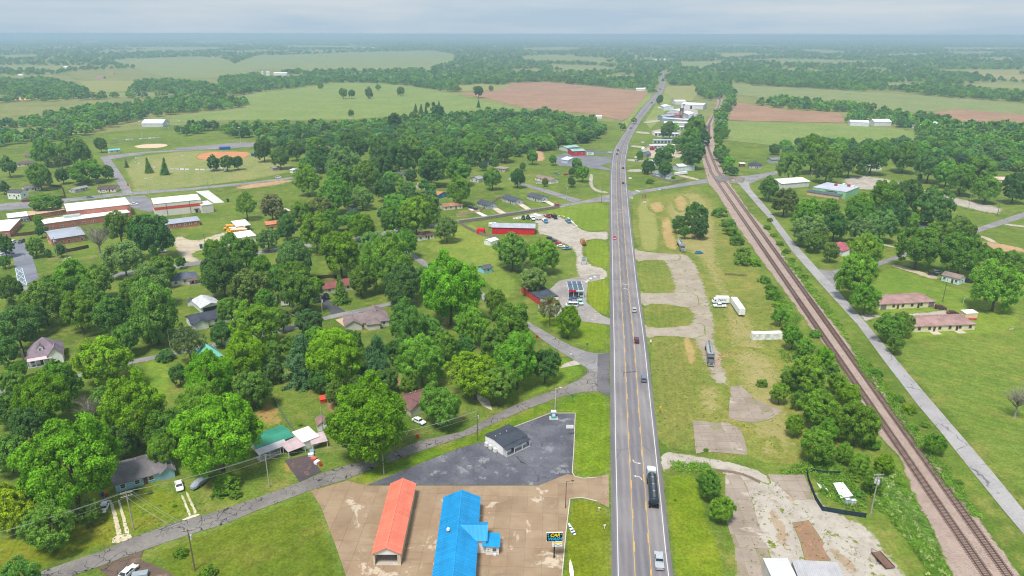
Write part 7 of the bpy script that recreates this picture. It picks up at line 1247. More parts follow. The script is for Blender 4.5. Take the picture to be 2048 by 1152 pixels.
# trampoline, canoe, picnic and odd bits
tp_ = empty('trampoline', gp(1938, 564), 0, 'round black trampoline beside the bluish-white cottage', 'trampoline'); MB().tube((0, 0, .8), (0, 0, .86), 2.2, 2.2, 20).o('mat', BLACKP, tp_)
m = MB(); [m.tube((2.3 * math.cos(a), 2.3 * math.sin(a), .82), (2.3 * math.cos(a + .3142), 2.3 * math.sin(a + .3142), .82), .09, .09, 5) for a in np.arange(20) * .3142]; m.o('ring', plain((40, 60, 90), .5), tp_)
for i in range(6): a = i * 1.047; MB().tube((2.3 * math.cos(a), 2.3 * math.sin(a), 0), (2.3 * math.cos(a), 2.3 * math.sin(a), .8), .05, .05, 6).o('leg', CHROME, tp_)
cn = empty('canoe', gp(1944, 639), 0, 'upturned red canoe beside the peach garden shed', 'canoe'); loft([(-2.3, .1), (2.3, .1), (1.9, .45), (0, .55), (-1.9, .45)], .4, .3, .75).o('hull', plain((196, 40, 60), .4), cn)
MB().box(-1.8, 1.8, -.06, .06, .5, .56).o('keel', plain((170, 30, 50), .4), cn)
lg = empty('log', gp(2022, 660), .2, 'pale fallen log lying in the meadow lawn', 'log'); MB().tube((-1.2, 0, .3), (1.2, 0, .3), .3, .24, 10).o('stem', plain((176, 160, 140), .9), lg); MB().tube((.4, 0, .4), (.9, .5, .8), .1, .05, 6).o('branch_stub', plain((176, 160, 140), .9), lg)
cab_ = [(1305, 301, 'red', (150, 40, 60)), (1320, 302, 'grey', (150, 154, 160)), (1330, 301, 'white', (220, 220, 220)), (1341, 303, 'tan', (190, 150, 110))]
for x, y, n_, c in cab_: house('display_shed', n_ + ' display shed on the sales lot before the storage rows', 'shed', (x - 4, y), (x + 4, y), 4, 2.4, 1.4, 'gablex', plain(c, .7), plain(tuple(int(v * .8) + 30 for v in c), .7), 0, 0, None, ov=.2)
house('display_shed', 'large grey display barn by the highway sales lot', 'shed', (1284, 314), (1293, 315), 9, 2.8, 2.2, 'gablex', plain((130, 134, 146), .7), shingle((110, 116, 130)), 1, 0, None, ov=.2); house('display_shed', 'white topped display barn behind the large grey one', 'shed', (1285, 304), (1293, 304), 7, 2.6, 1.6, 'gablex', plain((206, 210, 210), .7), plain((236, 236, 236), .7), 0, 0, None, ov=.2)
# grain elevator at the mill
ge = empty('grain_elevator', gp(1362, 238), 0, 'rusty grain elevator tower in the mill yard', 'elevator')
for x, y in ((-2, -2), (2, -2), (2, 2), (-2, 2)): MB().box(x - .2, x + .2, y - .2, y + .2, 0, 11).o('leg', RUST, ge)
MB().box(-2.3, 2.3, -2.3, 2.3, 11, 15).o('bin', plain((110, 92, 92), .8, .25), ge); MB().tube((2.5, 0, 0), (2.5, 0, 19), .4, .4, 8).o('bucket_leg', plain((130, 116, 112), .7), ge); MB().box(1.6, 3.4, -1, 1, 18.5, 20.5).o('head_house', plain((110, 100, 100), .7), ge)
for i, (x, y) in enumerate(((526, 149), (535, 149), (538.5, 149))): s_ = empty('silo', gp(x, y + 2), 0, 'white farm silo beside the long poultry shed', 'silo', 'white silos by the poultry shed'); MB().tube((0, 0, 0), (0, 0, 11), 3.2, 3.2, 14).o('drum', plain((220, 222, 226), .6), s_); MB().tube((0, 0, 11), (0, 0, 13), 3.3, .4, 14).o('cap', plain((206, 208, 212), .6), s_)
wt_ = empty('water_tower', gp(1371, 80), 0, 'tiny white water tower on the far horizon', 'water tower'); MB().tube((0, 0, 0), (0, 0, 34), 1.5, 1.5, 8).o('shaft', TRIM, wt_); MB().tube((0, 0, 30), (0, 0, 36), 3, 6, 12).tube((0, 0, 36), (0, 0, 42), 6, 2, 12).o('tank', TRIM, wt_)
# ------------------------------------------------------------------ poles and lines
POLEM = plain((168, 160, 150), .9, .15, 1.2); POLED = plain((112, 98, 86), .9, .2, 1.2)
POLES = {}
def pole(key, px, py, h, label, arms=1, trans=0, az=0.0, dark=False, group=None):
    p = gp(px, py); r = empty('utility_pole', p, az, label, 'utility pole', group); MB().tube((0, 0, -.2), (0, 0, h), .17, .11, 8).o('pole', POLED if dark else POLEM, r)
    for i in range(arms):
        z = h - .35 - i * .9; a = MB().box(-1.25, 1.25, -.07, .07, z - .07, z + .07).o('crossarm', POLED if dark else POLEM, r)
        for x in (-1.1, -.45, .45, 1.1): MB().tube((x, 0, z + .07), (x, 0, z + .32), .06, .04, 6).o('insulator', plain((206, 206, 206), .3), a)
    for i in range(trans):
        a = i * 2.1 + .6; MB().tube((.42 * math.cos(a), .42 * math.sin(a), h - 2.8), (.42 * math.cos(a), .42 * math.sin(a), h - 1.7), .26, .26, 10).o('transformer', plain((196, 200, 204), .5), r)
    POLES[key] = (p, h, az); return r
UP = 'utility poles beside the cracked road'
pole('a', 268, 1061, 11, 'utility pole with a double crossarm on the lawn of the pale blue bungalow', 2, 0, .5); pole('b', 539, 975, 10, 'plain pale utility pole beside the red-stained driveway', 0, 0, .4); pole('c', 768, 950, 12, 'utility pole with a transformer beside the asphalt lot', 0, 2, .4); pole('d', 955, 882, 10, 'brown utility pole by the road above the black roofed shop', 0, 1, .4, True); pole('e', 390, 1141, 11, 'utility pole with a white crossarm and transformer beside garden shrubs', 1, 1, .3, True)
pole('f', 1741, 1030, 12, 'railway-side utility pole with two crossarms and three transformers', 2, 3, .1); pole('g', 2000, 1330, 12, 'utility pole farther down the railway-side weeds', 2, 0, .6); pole('h', -60, 1170, 11, 'utility pole down the cracked road past the dark round tree', 2, 0, .5); pole('i', 1885, 604, 11, 'dark utility pole on the lawn behind the cream duplex', 0, 0, 0, True)
pole('j', 341, 697, 8, 'thin grey utility pole by the lane near the brown pine', 0, 0, 0); pole('k', 645, 628, 8, 'utility pole with a transformer beside the black driveway', 0, 1, 0); pole('l', 118, 526, 14, 'tall pale pole with equipment beside the school patio', 0, 3, 0); pole('m', 137, 524, 11, 'slender utility pole on the bare patch by the school', 0, 0, 0, True); pole('n', 193, 546, 9, 'utility pole with a crossarm on the school lawn', 1, 0, .2); pole('o', 412, 503, 10, 'timber utility pole in the bus yard', 1, 0, .2, True)
pole('p', 417, 378, 9, 'utility pole with a crossarm beside the ball park road', 1, 0, .1); pole('q', 427, 367, 8, 'small utility pole behind the ball park road', 1, 0, .1); pole('r', 1133, 400, 11, 'utility pole at the fork of the fenced lane', 1, 1, .2); pole('s', 1203, 406, 13, 'tall thin utility pole at the highway junction', 0, 0, 0, True); pole('t', 1050, 586, 11, 'utility pole with a lamp behind the salvage shop', 0, 1, 0); pole('u', 1618, 378, 13, 'tall dark utility pole between the long barn and green warehouse', 2, 1, .3, True); pole('v', 1994, 432, 12, 'dark utility pole at the end of the gravel yard', 2, 0, .4, True); pole('w', 1935, 425, 13, 'pale utility pole on the far side of the gravel yard', 1, 0, .4); pole('x', 646, 862, 8, 'thin pale pole in the back garden by the garden plot', 0, 0, 0); pole('y', 1824, 342, 12, 'pale utility pole at the wood edge beyond the gravel yard', 1, 0, .4); pole('z', 1771, 342, 10, 'utility pole beside the white corrugated barn', 1, 0, .4)
WIRE = plain((150, 152, 156), .5, .05)
def wire(k1, k2, off, dz, label):
    (p, h1, a1), (q, h2, a2) = POLES[k1], POLES[k2]; P = p + Vector((math.cos(a1) * off, math.sin(a1) * off, h1 + dz)); Q = q + Vector((math.cos(a2) * off, math.sin(a2) * off, h2 + dz)); m = MB(); n = 14; sag = (Q - P).length * .022; pr = P
    for i in range(1, n + 1):
        t = i / n; c = P.lerp(Q, t) - Vector((0, 0, 4 * sag * t * (1 - t))); m.tube(pr, c, .022, .022, 3, False); pr = c
    tag(m.o('power_line', WIRE), label, 'power line', 'power lines strung between utility poles')
for k1, k2, nm in (('h', 'a', 'past the dark round tree'), ('a', 'b', 'over the lawn of the pale blue bungalow'), ('b', 'c', 'across the trailer home driveway'), ('c', 'd', 'above the verge by the asphalt lot'), ('f', 'g', 'above the railway-side weeds'), ('a', 'e', 'across the cracked road to the shrubs'), ('d', 'k', 'from the shop road to the black driveway') if False else ('u', 'v', 'above the warehouse trees'), ('k', 'j', 'along the village lane')):
    for off, dz in (((-1.1, 0), (.45, 0), (1.1, 0), (0, -1.6)) if k1 not in 'kbu' else ((0, -.3), (0, -1.4))): wire(k1, k2, off, dz, 'thin grey power line strung ' + nm)
# lamp posts
def lamp(px, py, h, label, n=1, c=(200, 202, 206)):
    r = empty('light_pole', gp(px, py), .0, label, 'light pole'); m_ = plain(c, .5); MB().tube((0, 0, 0), (0, 0, h), .11, .07, 8).o('pole', m_, r)
    if n == 1: MB().tube((0, 0, h - .1), (1.4, 0, h + .25), .05, .04, 6).o('arm', m_, r); MB().box(1.2, 1.9, -.16, .16, h + .15, h + .32).o('lamp_head', m_, r)
    else:
        MB().box(-n * .45, n * .45, -.06, .06, h - .1, h + .05).o('bar', m_, r)
        for i in range(n): MB().box(-n * .45 + i * .9 + .1, -n * .45 + i * .9 + .7, -.3, .1, h + .05, h + .6).o('floodlight', TRIM, r)
lamp(1110, 822, 8, 'slim light pole beside the blue kiosk'); lamp(1131, 1017, 8, 'dark light pole at the forecourt entrance', 1, (90, 76, 66)); lamp(1925, 612, 4, 'low lamp on the lawn by the duplexes'); lamp(631, 664, 6, 'lamp post by the taupe roofed ranch house')
for x, y, h, lab in ((284, 276, 18, 'floodlight mast at the far ball field, nearest the white barn'), (363, 274, 18, 'floodlight mast beyond the far ball field stand'), (482, 290, 18, 'floodlight mast behind the red infield'), (340, 273, 14, 'shorter floodlight mast at the far ball field'), (372, 350, 16, 'floodlight mast in the near outfield'), (278, 345, 12, 'slender mast by the outfield fence corner'), (298, 390, 12, 'flood lamp mast by the school road')): lamp(x, y, h, lab, 3)
# flagpole in front of the school
fp = empty('flagpole', gp(266, 410), 0, 'white flagpole with a flag in front of the gymnasium', 'flagpole'); MB().tube((0, 0, 0), (0, 0, 16), .12, .06, 8).o('pole', TRIM, fp); MB().box(-1.6, -.05, -.02, .02, 13.2, 15.2).o('flag', plain((190, 80, 90), .7, .3, 2.), fp)
# ------------------------------------------------------------------ signs
cwp = gp(1108, 1117); cs = empty('car_wash_sign', cwp, .05, 'black pole sign reading CAR WASH over a smaller white board', 'sign'); lm('CAR WASH pole sign', cwp)
MB().tube((0, 0, 0), (0, 0, 6.2), .16, .13, 8).o('pole', BLACKP, cs); pb = MB().box(-1.75, 1.75, -.16, .16, 4.95, 7.1).o('main_panel', plain((18, 20, 26), .4, .05), cs); MB().box(-1.85, 1.85, -.13, .13, 4.85, 4.946).box(-1.85, 1.85, -.13, .13, 7.104, 7.2).o('panel_frame', TRIM, cs)
text('CAR', 1.12, plain((244, 216, 40), .5, .02), cs, (.05, -.175, 6.52), (math.pi / 2, 0, 0), shear=.3, bold=.035); text('WASH', 1.10, plain((40, 176, 226), .5, .02), cs, (0, -.175, 5.5), (math.pi / 2, 0, 0), shear=.3, bold=.035)
for x, z in ((-1.45, 6.8), (-1.4, 6.3), (1.5, 6.75)): MB().tube((x, -.18, z), (x, -.162, z), .16, .16, 8).o('droplet', plain((60, 190, 190), .5), cs)
MB().box(-.5, 1.75, -.13, .13, 3.4, 4.75).o('lower_board', plain((236, 240, 240), .5, .05), cs); MB().box(-.4, 1.65, -.145, -.132, 4.35, 4.65).o('yellow_strip', plain((240, 206, 60), .5), cs)
for i in range(7): x = -.2 + i * .26; MB().box(x, x + .24, -.145, -.132, 3.7 + .16 * math.sin(i * 1.3), 3.86 + .16 * math.sin(i * 1.3)).o('wave_mark', plain((40, 130, 180), .5), cs)
def board(px, py, w, h, z, c, label, posts=2, nm='sign_board', wc=(120, 110, 100), rz=0.0, marks=None):
    r = empty(nm, gp(px, py), rz, label, 'sign'); MB().box(-w / 2, w / 2, -.06, .06, z, z + h).o('panel', plain(c, .5, .06), r)
    for i in range(posts): x = 0 if posts == 1 else (-w / 2 + .15 + i * (w - .3) / (posts - 1)); MB().box(x - .07, x + .07, .065, .19, 0, z + h * .9).o('post', plain(wc, .7), r)
    if marks:
        for q in range(3): MB().box(-w * .35, w * (.35 - .1 * q), -.075, -.062, z + h * (.75 - .27 * q), z + h * (.85 - .27 * q)).o('text_line', plain(marks, .6), r)
    return r
board(1139, 872, 2.2, 1.1, 2.6, (236, 236, 236), 'blank white sign at the edge of the asphalt lot', 1); board(1288, 402, 2.6, 2.2, 2.6, (120, 70, 74), 'brown and white roadside board by the level crossing road', 2, marks=(214, 200, 200)); board(1289, 408, 1.8, .8, 1.0, (226, 226, 226), 'small white board below the brown roadside board', 1)
board(1168, 530, 2.8, 2.6, 1.8, (176, 184, 184), 'grey billboard frame on the gravel by the salvage shop', 2, marks=(90, 100, 100)); board(1180, 319, 6.5, 2.4, 4.5, (214, 226, 234), 'white price board on a pole at the store', 1, marks=(60, 80, 110)); board(1272, 319, 3.0, 1.4, 1.5, (236, 236, 236), 'white roadside sign at the sales lot entrance', 2); board(1273, 325, 3.2, 1.2, 1.2, (60, 70, 90), 'dark roadside sign at the sales lot entrance', 2, marks=(220, 220, 220)); board(1260, 360, 2.4, 1.2, 1.0, (236, 238, 236), 'white board on the verge across from the junction', 2); board(1318, 219, 4.5, 2, 2, (236, 236, 236), 'white mill sign beside the highway', 2); board(1285, 288, 3.5, 1.4, 1.2, (206, 220, 226), 'pale sign before the storage rows', 2)
board(1174, 700, .9, .6, 2.2, (40, 120, 70), 'small green street sign by the side lane', 1); board(1145, 806, .9, .6, 2.2, (30, 130, 110), 'small green street sign by the road junction', 1); board(1320, 826, .7, .7, 1.6, (230, 180, 40), 'yellow marker sign on the pale verge', 1); board(1301, 688, .7, 1.0, .8, (236, 236, 236), 'white A-shaped sign at the gravel entrance', 2); board(1264, 399, .8, 1.6, .3, (236, 236, 236), 'white marker board at the level crossing road corner', 2); board(1142, 714, .5, .5, .9, (236, 236, 236), 'white mailbox post by the side lane', 1); board(443, 342, 2.6, 1.8, 2.0, (236, 236, 236), 'white scoreboard by the outfield trees', 2)
# crossing signals
for x, y, lab in ((1328, 386, 'railway warning sign post beside the level crossing road'), (1324, 386, 'second railway warning post beside the level crossing road'), (1416, 357, 'crossing signal by the tracks on the highway side'), (1470, 366, 'crossing signal by the tracks on the frontage side')):
    r = empty('crossing_signal', gp(x, y), .2, lab, 'signal'); MB().tube((0, 0, 0), (0, 0, 4), .07, .06, 6).o('post', plain((150, 130, 120), .6), r); MB().slab([(-.7, -.08, 3.2), (-.55, -.08, 3.05), (.7, -.08, 3.9), (.55, -.08, 4.05)], .04).o('crossbuck', plain((206, 150, 120), .6), r); MB().box(-.4, .4, -.16, -.1, 2.5, 2.7).o('lamp_bar', BLACKP, r)
# kiosk
kk = empty('ice_kiosk', gp(1107, 836), 0, 'blue and white vending kiosk at the corner of the asphalt lot', 'kiosk'); MB().box(-.7, .7, -.6, .6, .15, 2.3).o('cabinet', plain((50, 160, 190), .5), kk); MB().box(-.45, .45, -.63, -.605, .9, 1.9).o('front_panel', TRIM, kk); MB().box(-.8, .8, -.75, .7, 2.3, 2.45).o('top', TRIM, kk); MB().box(-1.3, 1.3, -1.2, 1.0, 0, .14).o('base_slab', KERBM, kk)
# feather flags on the verge
for (a, b), lab, c in ((((1137, 1054), (1150, 1072)), 'striped fallen feather banner on the car wash verge', (60, 70, 110)), (((1140, 1128), (1145, 1160)), 'white feather banner leaning on the car wash verge', (232, 236, 236))):
    A, B = gp(*a), gp(*b); d = B - A; r = empty('feather_banner', B, math.atan2(d.y, d.x), lab, 'banner'); L = d.length; m = MB()
    for i in range(8): x0, x1 = -L * i / 8, -L * (i + 1) / 8; w0, w1 = .45 * math.sin(math.pi * (.15 + .8 * i / 8)), .45 * math.sin(math.pi * (.15 + .8 * (i + 1) / 8)); z0, z1 = .3 + .8 * (i / 8) ** 2, .3 + .8 * ((i + 1) / 8) ** 2; m.slab([(x0, -w0, z0), (x1, -w1, z1), (x1, w1, z1 + .15), (x0, w0, z0 + .15)], .03)
    m.o('cloth', plain((232, 236, 238), .7, .2, 3.), r); MB().tube((0, 0, -.05), (-L, 0, 1.0), .03, .02, 5).o('shaft', plain(c, .5), r)
    if c[0] < 100:
        for i in (1, 3, 5): MB().box(-L * (i + .9) / 8, -L * i / 8, -.4, .4, .42 + .8 * (i / 8) ** 2, .5 + .8 * (i / 8) ** 2).o('stripe', plain(c, .6), r)
for x, y, lab in ((1209, 1057, 'small white bent marker on the car wash verge'), (1198, 1022, 'white-capped hydrant stub by the forecourt entrance')): r = empty('marker_post', gp(x, y), .2, lab, 'marker'); MB().tube((0, 0, 0), (0, 0, .9), .12, .1, 8).o('post', TRIM, r); MB().box(-.3, .3, -.12, .12, .9, 1.05).o('cap', TRIM, r)
# ------------------------------------------------------------------ fences
def fence(px, h, c, label, name='timber_fence', seg=2.4, top=None, post=True, cat='fence', th=.05):
    P = [gp(*p) for p in px]; r = empty(name, P[0], 0, label, cat); lm(short(label), P[len(P) // 2]); o0 = P[0]; mt = plain(c, .9, .18, 1.2); pm = {}
    for a, b in zip(P[:-1], P[1:]):
        d = b - a; n = max(1, int(d.length / seg)); s = d.length / n; rz = math.atan2(d.y, d.x); k = round(s, 3)
        if k not in pm:
            m = MB(); q = 8
            for i in range(q): m.box(s * i / q + .012, s * (i + 1) / q - .012, -th / 2, th / 2, .05, h - .03 * (i % 2))
            m.box(.05, s - .05, th / 2, th / 2 + .05, h * .25, h * .25 + .09).box(.05, s - .05, th / 2, th / 2 + .05, h * .75, h * .75 + .09)
            pm[k] = (m.me(mt), MB().box(-.06, .06, -.1, .1, 0, h + .08).me(mt))
        for i in range(n):
            q = a - o0 + d.normalized() * s * i; obj('panel', pm[k][0], r, q, (0, 0, rz)); 
            if post: obj('post', pm[k][1], r, q, (0, 0, rz))
    return r
fence([(1119, 416.5), (1024, 431.5), (970, 440), (918, 447), (930, 456), (950, 466), (975, 475), (996, 478)], 2.0, (142, 132, 124), 'weathered grey timber fence along the lane by the red barn', seg=3.0)
fence([(44, 405), (85, 402)], 1.9, (120, 62, 56), 'red-brown timber fence in front of the white two-storey house'); fence([(112, 398), (130, 396), (124, 375), (80, 372)], 1.9, (104, 64, 60), 'brown timber fence round the cottage lawn near the school'); fence([(23, 474), (60, 470), (96, 465)], 2.0, (96, 62, 62), 'dark brown fence closing the school courtyard'); fence([(122, 507), (150, 502), (178, 496)], 1.9, (88, 62, 66), 'dark brown fence round the school patio')
fence([(618, 560), (660, 556), (704, 561), (737, 558)], 1.8, (78, 54, 48), 'dark brown fence behind the red-brown roofed house'); fence([(1293, 348), (1313, 356), (1345, 366), (1372, 361)], 1.8, (150, 136, 126), 'grey timber fence round the pale blue cottage'); fence([(547, 800), (562, 825), (575, 846), (590, 866)], 1.2, (120, 134, 120), 'thin grey-green wire fence along the garden plot', 'wire_fence', 3.0)
fence([(1434, 944), (1452, 945), (1470, 948), (1486, 952), (1503, 959), (1520, 968)], .9, (150, 132, 120), 'curved low picket barrier of old stakes by the gravel drive', 'picket_barrier', 1.2)
fence([(1613, 946), (1616, 962), (1630, 1000), (1644, 1022), (1690, 1030), (1732, 1036)], 1.4, (36, 54, 66), 'dark mesh screen fence round the utility compound', 'mesh_fence', 3.0); fence([(1622, 944), (1650, 950), (1680, 950)], 1.2, (40, 56, 68), 'dark mesh screen at the back of the utility compound', 'mesh_fence', 3.0)
fence([(912, 432), (960, 424), (1000, 396), (1018, 392)], 1.8, (196, 170, 140), 'new tan timber fence behind the grey-roofed cottages')
def outfield(px, label):
    P = [gp(*p) for p in px]; r = empty('outfield_fence', P[0], 0, label, 'fence')
    for a, b in zip(P[:-1], P[1:]):
        d = b - a; n = max(1, int(d.length / 4.5)); rz = math.atan2(d.y, d.x)
        for i in range(n):
            q = a - P[0] + d * (i / n)
            if RNG.random() < .72: MB().box(.3, min(4.0, d.length / n - .2), -.03, .03, .2, 1.5).o('banner', plain(RNG.choice(((236, 236, 236), (226, 228, 230), (206, 214, 220), (190, 200, 210))), .7, .06), r, loc=q, rot=(0, 0, rz))
            MB().tube((0, 0, 0), (0, 0, 1.7), .05, .05, 5).o('post', CHROME, r, loc=q)
outfield([(291, 309), (272, 316), (270, 325), (290, 334), (330, 339), (400, 341), (460, 341)], 'near outfield fence hung with white banners'); outfield([(218, 287), (250, 281), (322, 276)], 'far outfield fence hung with white banners')
house('concession_stand', 'small ball park stand with a turquoise roof by the road bend', 'kiosk', (219, 307), (241, 305), 6, 2.8, .8, 'gable', plain((214, 200, 180), .8), plain((110, 190, 214), .6), 2, 0, None, 'turquoise roofed ball park stand')
for A, B, lab in (((439, 300), (461, 299), 'long blue dugout behind the red infield'), ((505, 313), (514, 312), 'small blue dugout at the end of the red infield')): house('dugout', lab, 'dugout', A, B, 3, 2.4, .4, 'shed', plain((40, 90, 150), .6), plain((50, 100, 160), .6), 0, 0, None, ov=.2)
# bleacher stand
bl = empty('bleachers', gp(372, 300), .1, 'grey ball park bleachers beside the park road', 'bleachers')
for i in range(5): MB().box(-12, 12, i * .8, i * .8 + .35, .4 + i * .4, .46 + i * .4).o('bench', CHROME, bl)
for x in (-11, -4, 4, 11): MB().box(x - .06, x + .06, 0, 3.6, .0, .39).tube((x, 3.5, .4), (x, 3.5, 2.0), .06, .06, 5).o('support', CHROME, bl)
# playground
pg = empty('playground', gp(62, 316), 0, 'colourful playground frame beyond the brown-roofed bungalow', 'playground')
for i, (x, c) in enumerate(((-5, (200, 60, 50)), (-2, (60, 90, 180)), (1, (220, 190, 60)), (4, (60, 100, 190)))):
    for s in (-1, 1): MB().tube((x, s, 0), (x, s, 3), .1, .1, 6).o('post', plain(c, .5), pg)
    MB().box(x - 1.2, x + 1.2, -1.2, 1.2, 1.5, 1.65).o('deck', plain((90, 90, 150), .6), pg); MB().tube((x, 0, 3.0), (x, 0, 4.2), 1.5, .1, 4).o('canopy', plain(c, .5), pg)
MB().slab([(5.2, -.5, 1.6), (9, -.5, .2), (9, .5, .2), (5.2, .5, 1.6)], .1).o('slide', plain((220, 190, 60), .5), pg)
# utility compound
for i, (x, y) in enumerate(((1694, 1008), (1705, 1010))): r = empty('utility_cabinet', gp(x, y), .1, ['wider', 'paler'][i] + ' grey utility cabinet in the fenced compound', 'cabinet'); MB().box(-.6, .6, -.4, .4, .1, 1.5).o('cabinet', plain((176 + 20 * i, 182 + 14 * i, 190 + 10 * i), .6), r); MB().box(-.02, .02, -.43, -.405, .2, 1.4).o('door_gap', DARK, r); MB().box(-.65, .65, -.45, .45, 1.5, 1.58).o('lid', plain((190, 194, 200), .6), r)
pl1 = gp(1688, 988); r = empty('white_platform', pl1, -.05, 'low white roofed platform inside the fenced compound', 'platform'); P4 = [gp(*q, .8) - pl1 for q in ((1665, 967), (1684, 965), (1707, 992), (1683, 997))]; MB().slab([(p.x, p.y, .95) for p in P4], .12).o('top', plain((238, 240, 242), .6, .04), r)
for p in P4: MB().box(p.x * .92 - .08, p.x * .92 + .08, p.y * .92 - .08, p.y * .92 + .08, 0, .83).o('leg', plain((50, 60, 110), .6), r)
pl2 = gp(1644, 974); r = empty('white_slab', pl2, 0, 'narrow white slab on the compound floor beside the platform', 'slab'); P4 = [gp(*q, .2) - pl2 for q in ((1633, 965), (1644, 965), (1657, 981), (1645, 983))]; MB().slab([(p.x, p.y, .22) for p in P4], .1).o('top', plain((236, 238, 240), .6, .04), r); MB().slab([(p.x * .9, p.y * .9, .12) for p in P4], .12).o('bearer', DARK, r)
# boulders along the truck yard, rubble and implements
ROCK = plain((214, 208, 196), .9, .15, 1.5)
RUBBLE = plain((176, 142, 120), .95, .2, 1.5)
def rock_me(seed, mat=None):
    bm = bmesh.new(); bmesh.ops.create_icosphere(bm, subdivisions=2, radius=1); rs_ = random.Random(seed)
    for v in bm.verts: v.co *= rs_.uniform(.78, 1.12); v.co.z *= .7
    me_ = bpy.data.meshes.new('rock'); bm.to_mesh(me_); bm.free(); me_.materials.append(mat or ROCK); return me_
RM = [rock_me(i) for i in range(4)]; RM2 = [rock_me(i, RUBBLE) for i in range(4)]
BLD = [(1118, 433), (1124, 432.5), (1128, 434)] + [(1136 + i * 2.1, 437 + i * 2.0) for i in range(9)] + [(1155, 455), (1158, 458), (1161, 461), (1028, 439), (1034, 438), (1041, 437)] + [(1172.5, 566), (1176, 562), (1181, 559), (1190, 555.5)]
for i, (x, y) in enumerate(BLD): s = RNG.uniform(.5, .9); o = obj('boulder', RM[i % 4], None, gp(x, y) + Vector((0, 0, s * .4)), (0, 0, RNG.uniform(0, 6)), (s, s, s)); tag(o, 'pale limestone boulder edging the truck yard gravel', 'boulder', 'limestone boulders edging the gravel')
for i, (x, y, s, lab) in enumerate(((1436, 722, .9, 'reddish rubble mound by the lower tanker, nearest it'), (1445, 716, 1.2, 'reddish rubble mound by the lower tanker, larger one'), (1456, 708, .8, 'reddish rubble mound by the lower tanker, farthest from it'), (1440, 732, .8, 'low reddish rubble spill by the lower tanker'), (1372, 468, 1.6, 'pale rubble heap beneath the dark thicket'), (1386, 470, 1.4, 'pale concrete heap beside the rubble under the dark thicket'), (470, 446, 3, 'brown soil heap behind the bus shelter'))):
    o = empty('rubble_mound', gp(x, y), 0, lab, 'rubble')
    for q in range(7): z = s * RNG.uniform(.3, .6); me_ = RM2[q % 4]; obj('stone', me_, o, (RNG.gauss(0, s), RNG.gauss(0, s), z * .3), (0, 0, q), (z, z, z * .7))
im = empty('farm_harrow', gp(1472, 551), math.radians(ang_px((1452, 548), (1500, 552))), 'rusty disused farm harrow lying in the weeds by the railway shrubs', 'farm implement')
for i in range(9): MB().tube((-5 + i * 1.2, -1, .3), (-5 + i * 1.2 + .3, 1, .5), .12, .1, 6).o('tine_bar', RUST, im)
for y in (-.8, .8): MB().box(-5.2, 5.2, y - .08, y + .08, .45, .6).o('frame', RUST, im)
# ------------------------------------------------------------------ woods continued
PX, PY, PS, D = WOOD_PTS; ok = np.ones(len(PX), bool)
for (x, y, r) in BUILT: ok &= np.hypot(PX - x, PY - y) > r + 5
PX, PY, PS, D = PX[ok], PY[ok], PS[ok], D[ok]
nind = 0; rs = np.random.RandomState(8)
# garden trees filling the streets between the named ones
INF = [[(600, 300), (760, 290), (940, 300), (960, 330), (900, 345), (860, 360), (800, 370), (760, 365), (700, 360), (640, 345)], [(640, 370), (760, 350), (850, 350), (880, 400), (860, 440), (800, 460), (740, 440), (690, 430), (650, 410)], [(560, 430), (640, 420), (700, 440), (780, 480), (850, 520), (830, 560), (740, 540), (640, 500), (560, 480)], [(900, 290), (1000, 300), (1030, 330), (960, 345), (920, 330)]]
QX, QY = [], []
for f in INF:
    P = wpoly(f); A = np.array([(p.x, p.y) for p in P]); lo, hi = A.min(0), A.max(0); gx, gy = np.meshgrid(np.arange(lo[0], hi[0], 10.5), np.arange(lo[1], hi[1], 13)); gx = gx.ravel() + rs.uniform(-4, 4, gx.size); gy = gy.ravel() + rs.uniform(-5, 5, gx.size); m = inside(P, gx, gy) & (rs.rand(gx.size) < .32); QX.append(gx[m]); QY.append(gy[m])
QX, QY = np.concatenate(QX), np.concatenate(QY); ok = ~near_mask(QX, QY, [(t[0], t[1]) for t in TREES], 6.0)
for (x, y, r) in BUILT: ok &= np.hypot(QX - x, QY - y) > r * .9 + 3
for R_ in ROADS:
    for dx, dy in ((0, 0), (4.5, 0), (-4.5, 0), (0, 4.5), (0, -4.5)): ok &= ~inside(R_, QX + dx, QY + dy)
QX, QY = QX[ok], QY[ok]; PX, PY, PS, D = np.concatenate([QX, PX]), np.concatenate([QY, PY]), np.concatenate([np.full(len(QX), .8), PS]), np.concatenate([np.hypot(QX, QY), D])
for i in range(min(nind, len(PX))): tree_at(PX[i], PY[i], rs.uniform(4.2, 7.0), rs.choice(list('DDMMGGK')), 'r')
n = len(PX); rad = rs.uniform(4.4, 7.4, n) * PS; hz = rad * rs.uniform(.75, 1.05, n) / PS ** .55
me = bpy.data.meshes.new('wood_points'); me.vertices.add(n); me.vertices.foreach_set('co', np.stack([PX, PY, hz * .95 + .6], 1).ravel().astype(np.float32))
sc = np.stack([rad, rad, hz], 1); me.attributes.new('size', 'FLOAT_VECTOR', 'POINT').data.foreach_set('vector', sc.ravel().astype(np.float32))
cols = np.array([lin(TONES[t][0]) for t in 'DDMMGKB']); ci = cols[rs.randint(0, len(cols), n)] * rs.uniform(.8, 1.35, (n, 1)) * rs.uniform(.9, 1.12, (n, 3)); me.attributes.new('tone', 'FLOAT_VECTOR', 'POINT').data.foreach_set('vector', ci.ravel().astype(np.float32))
wood = tag(obj('woodland', me), 'dense green woods covering the countryside beyond the town to the horizon', 'woods', None, 'stuff')
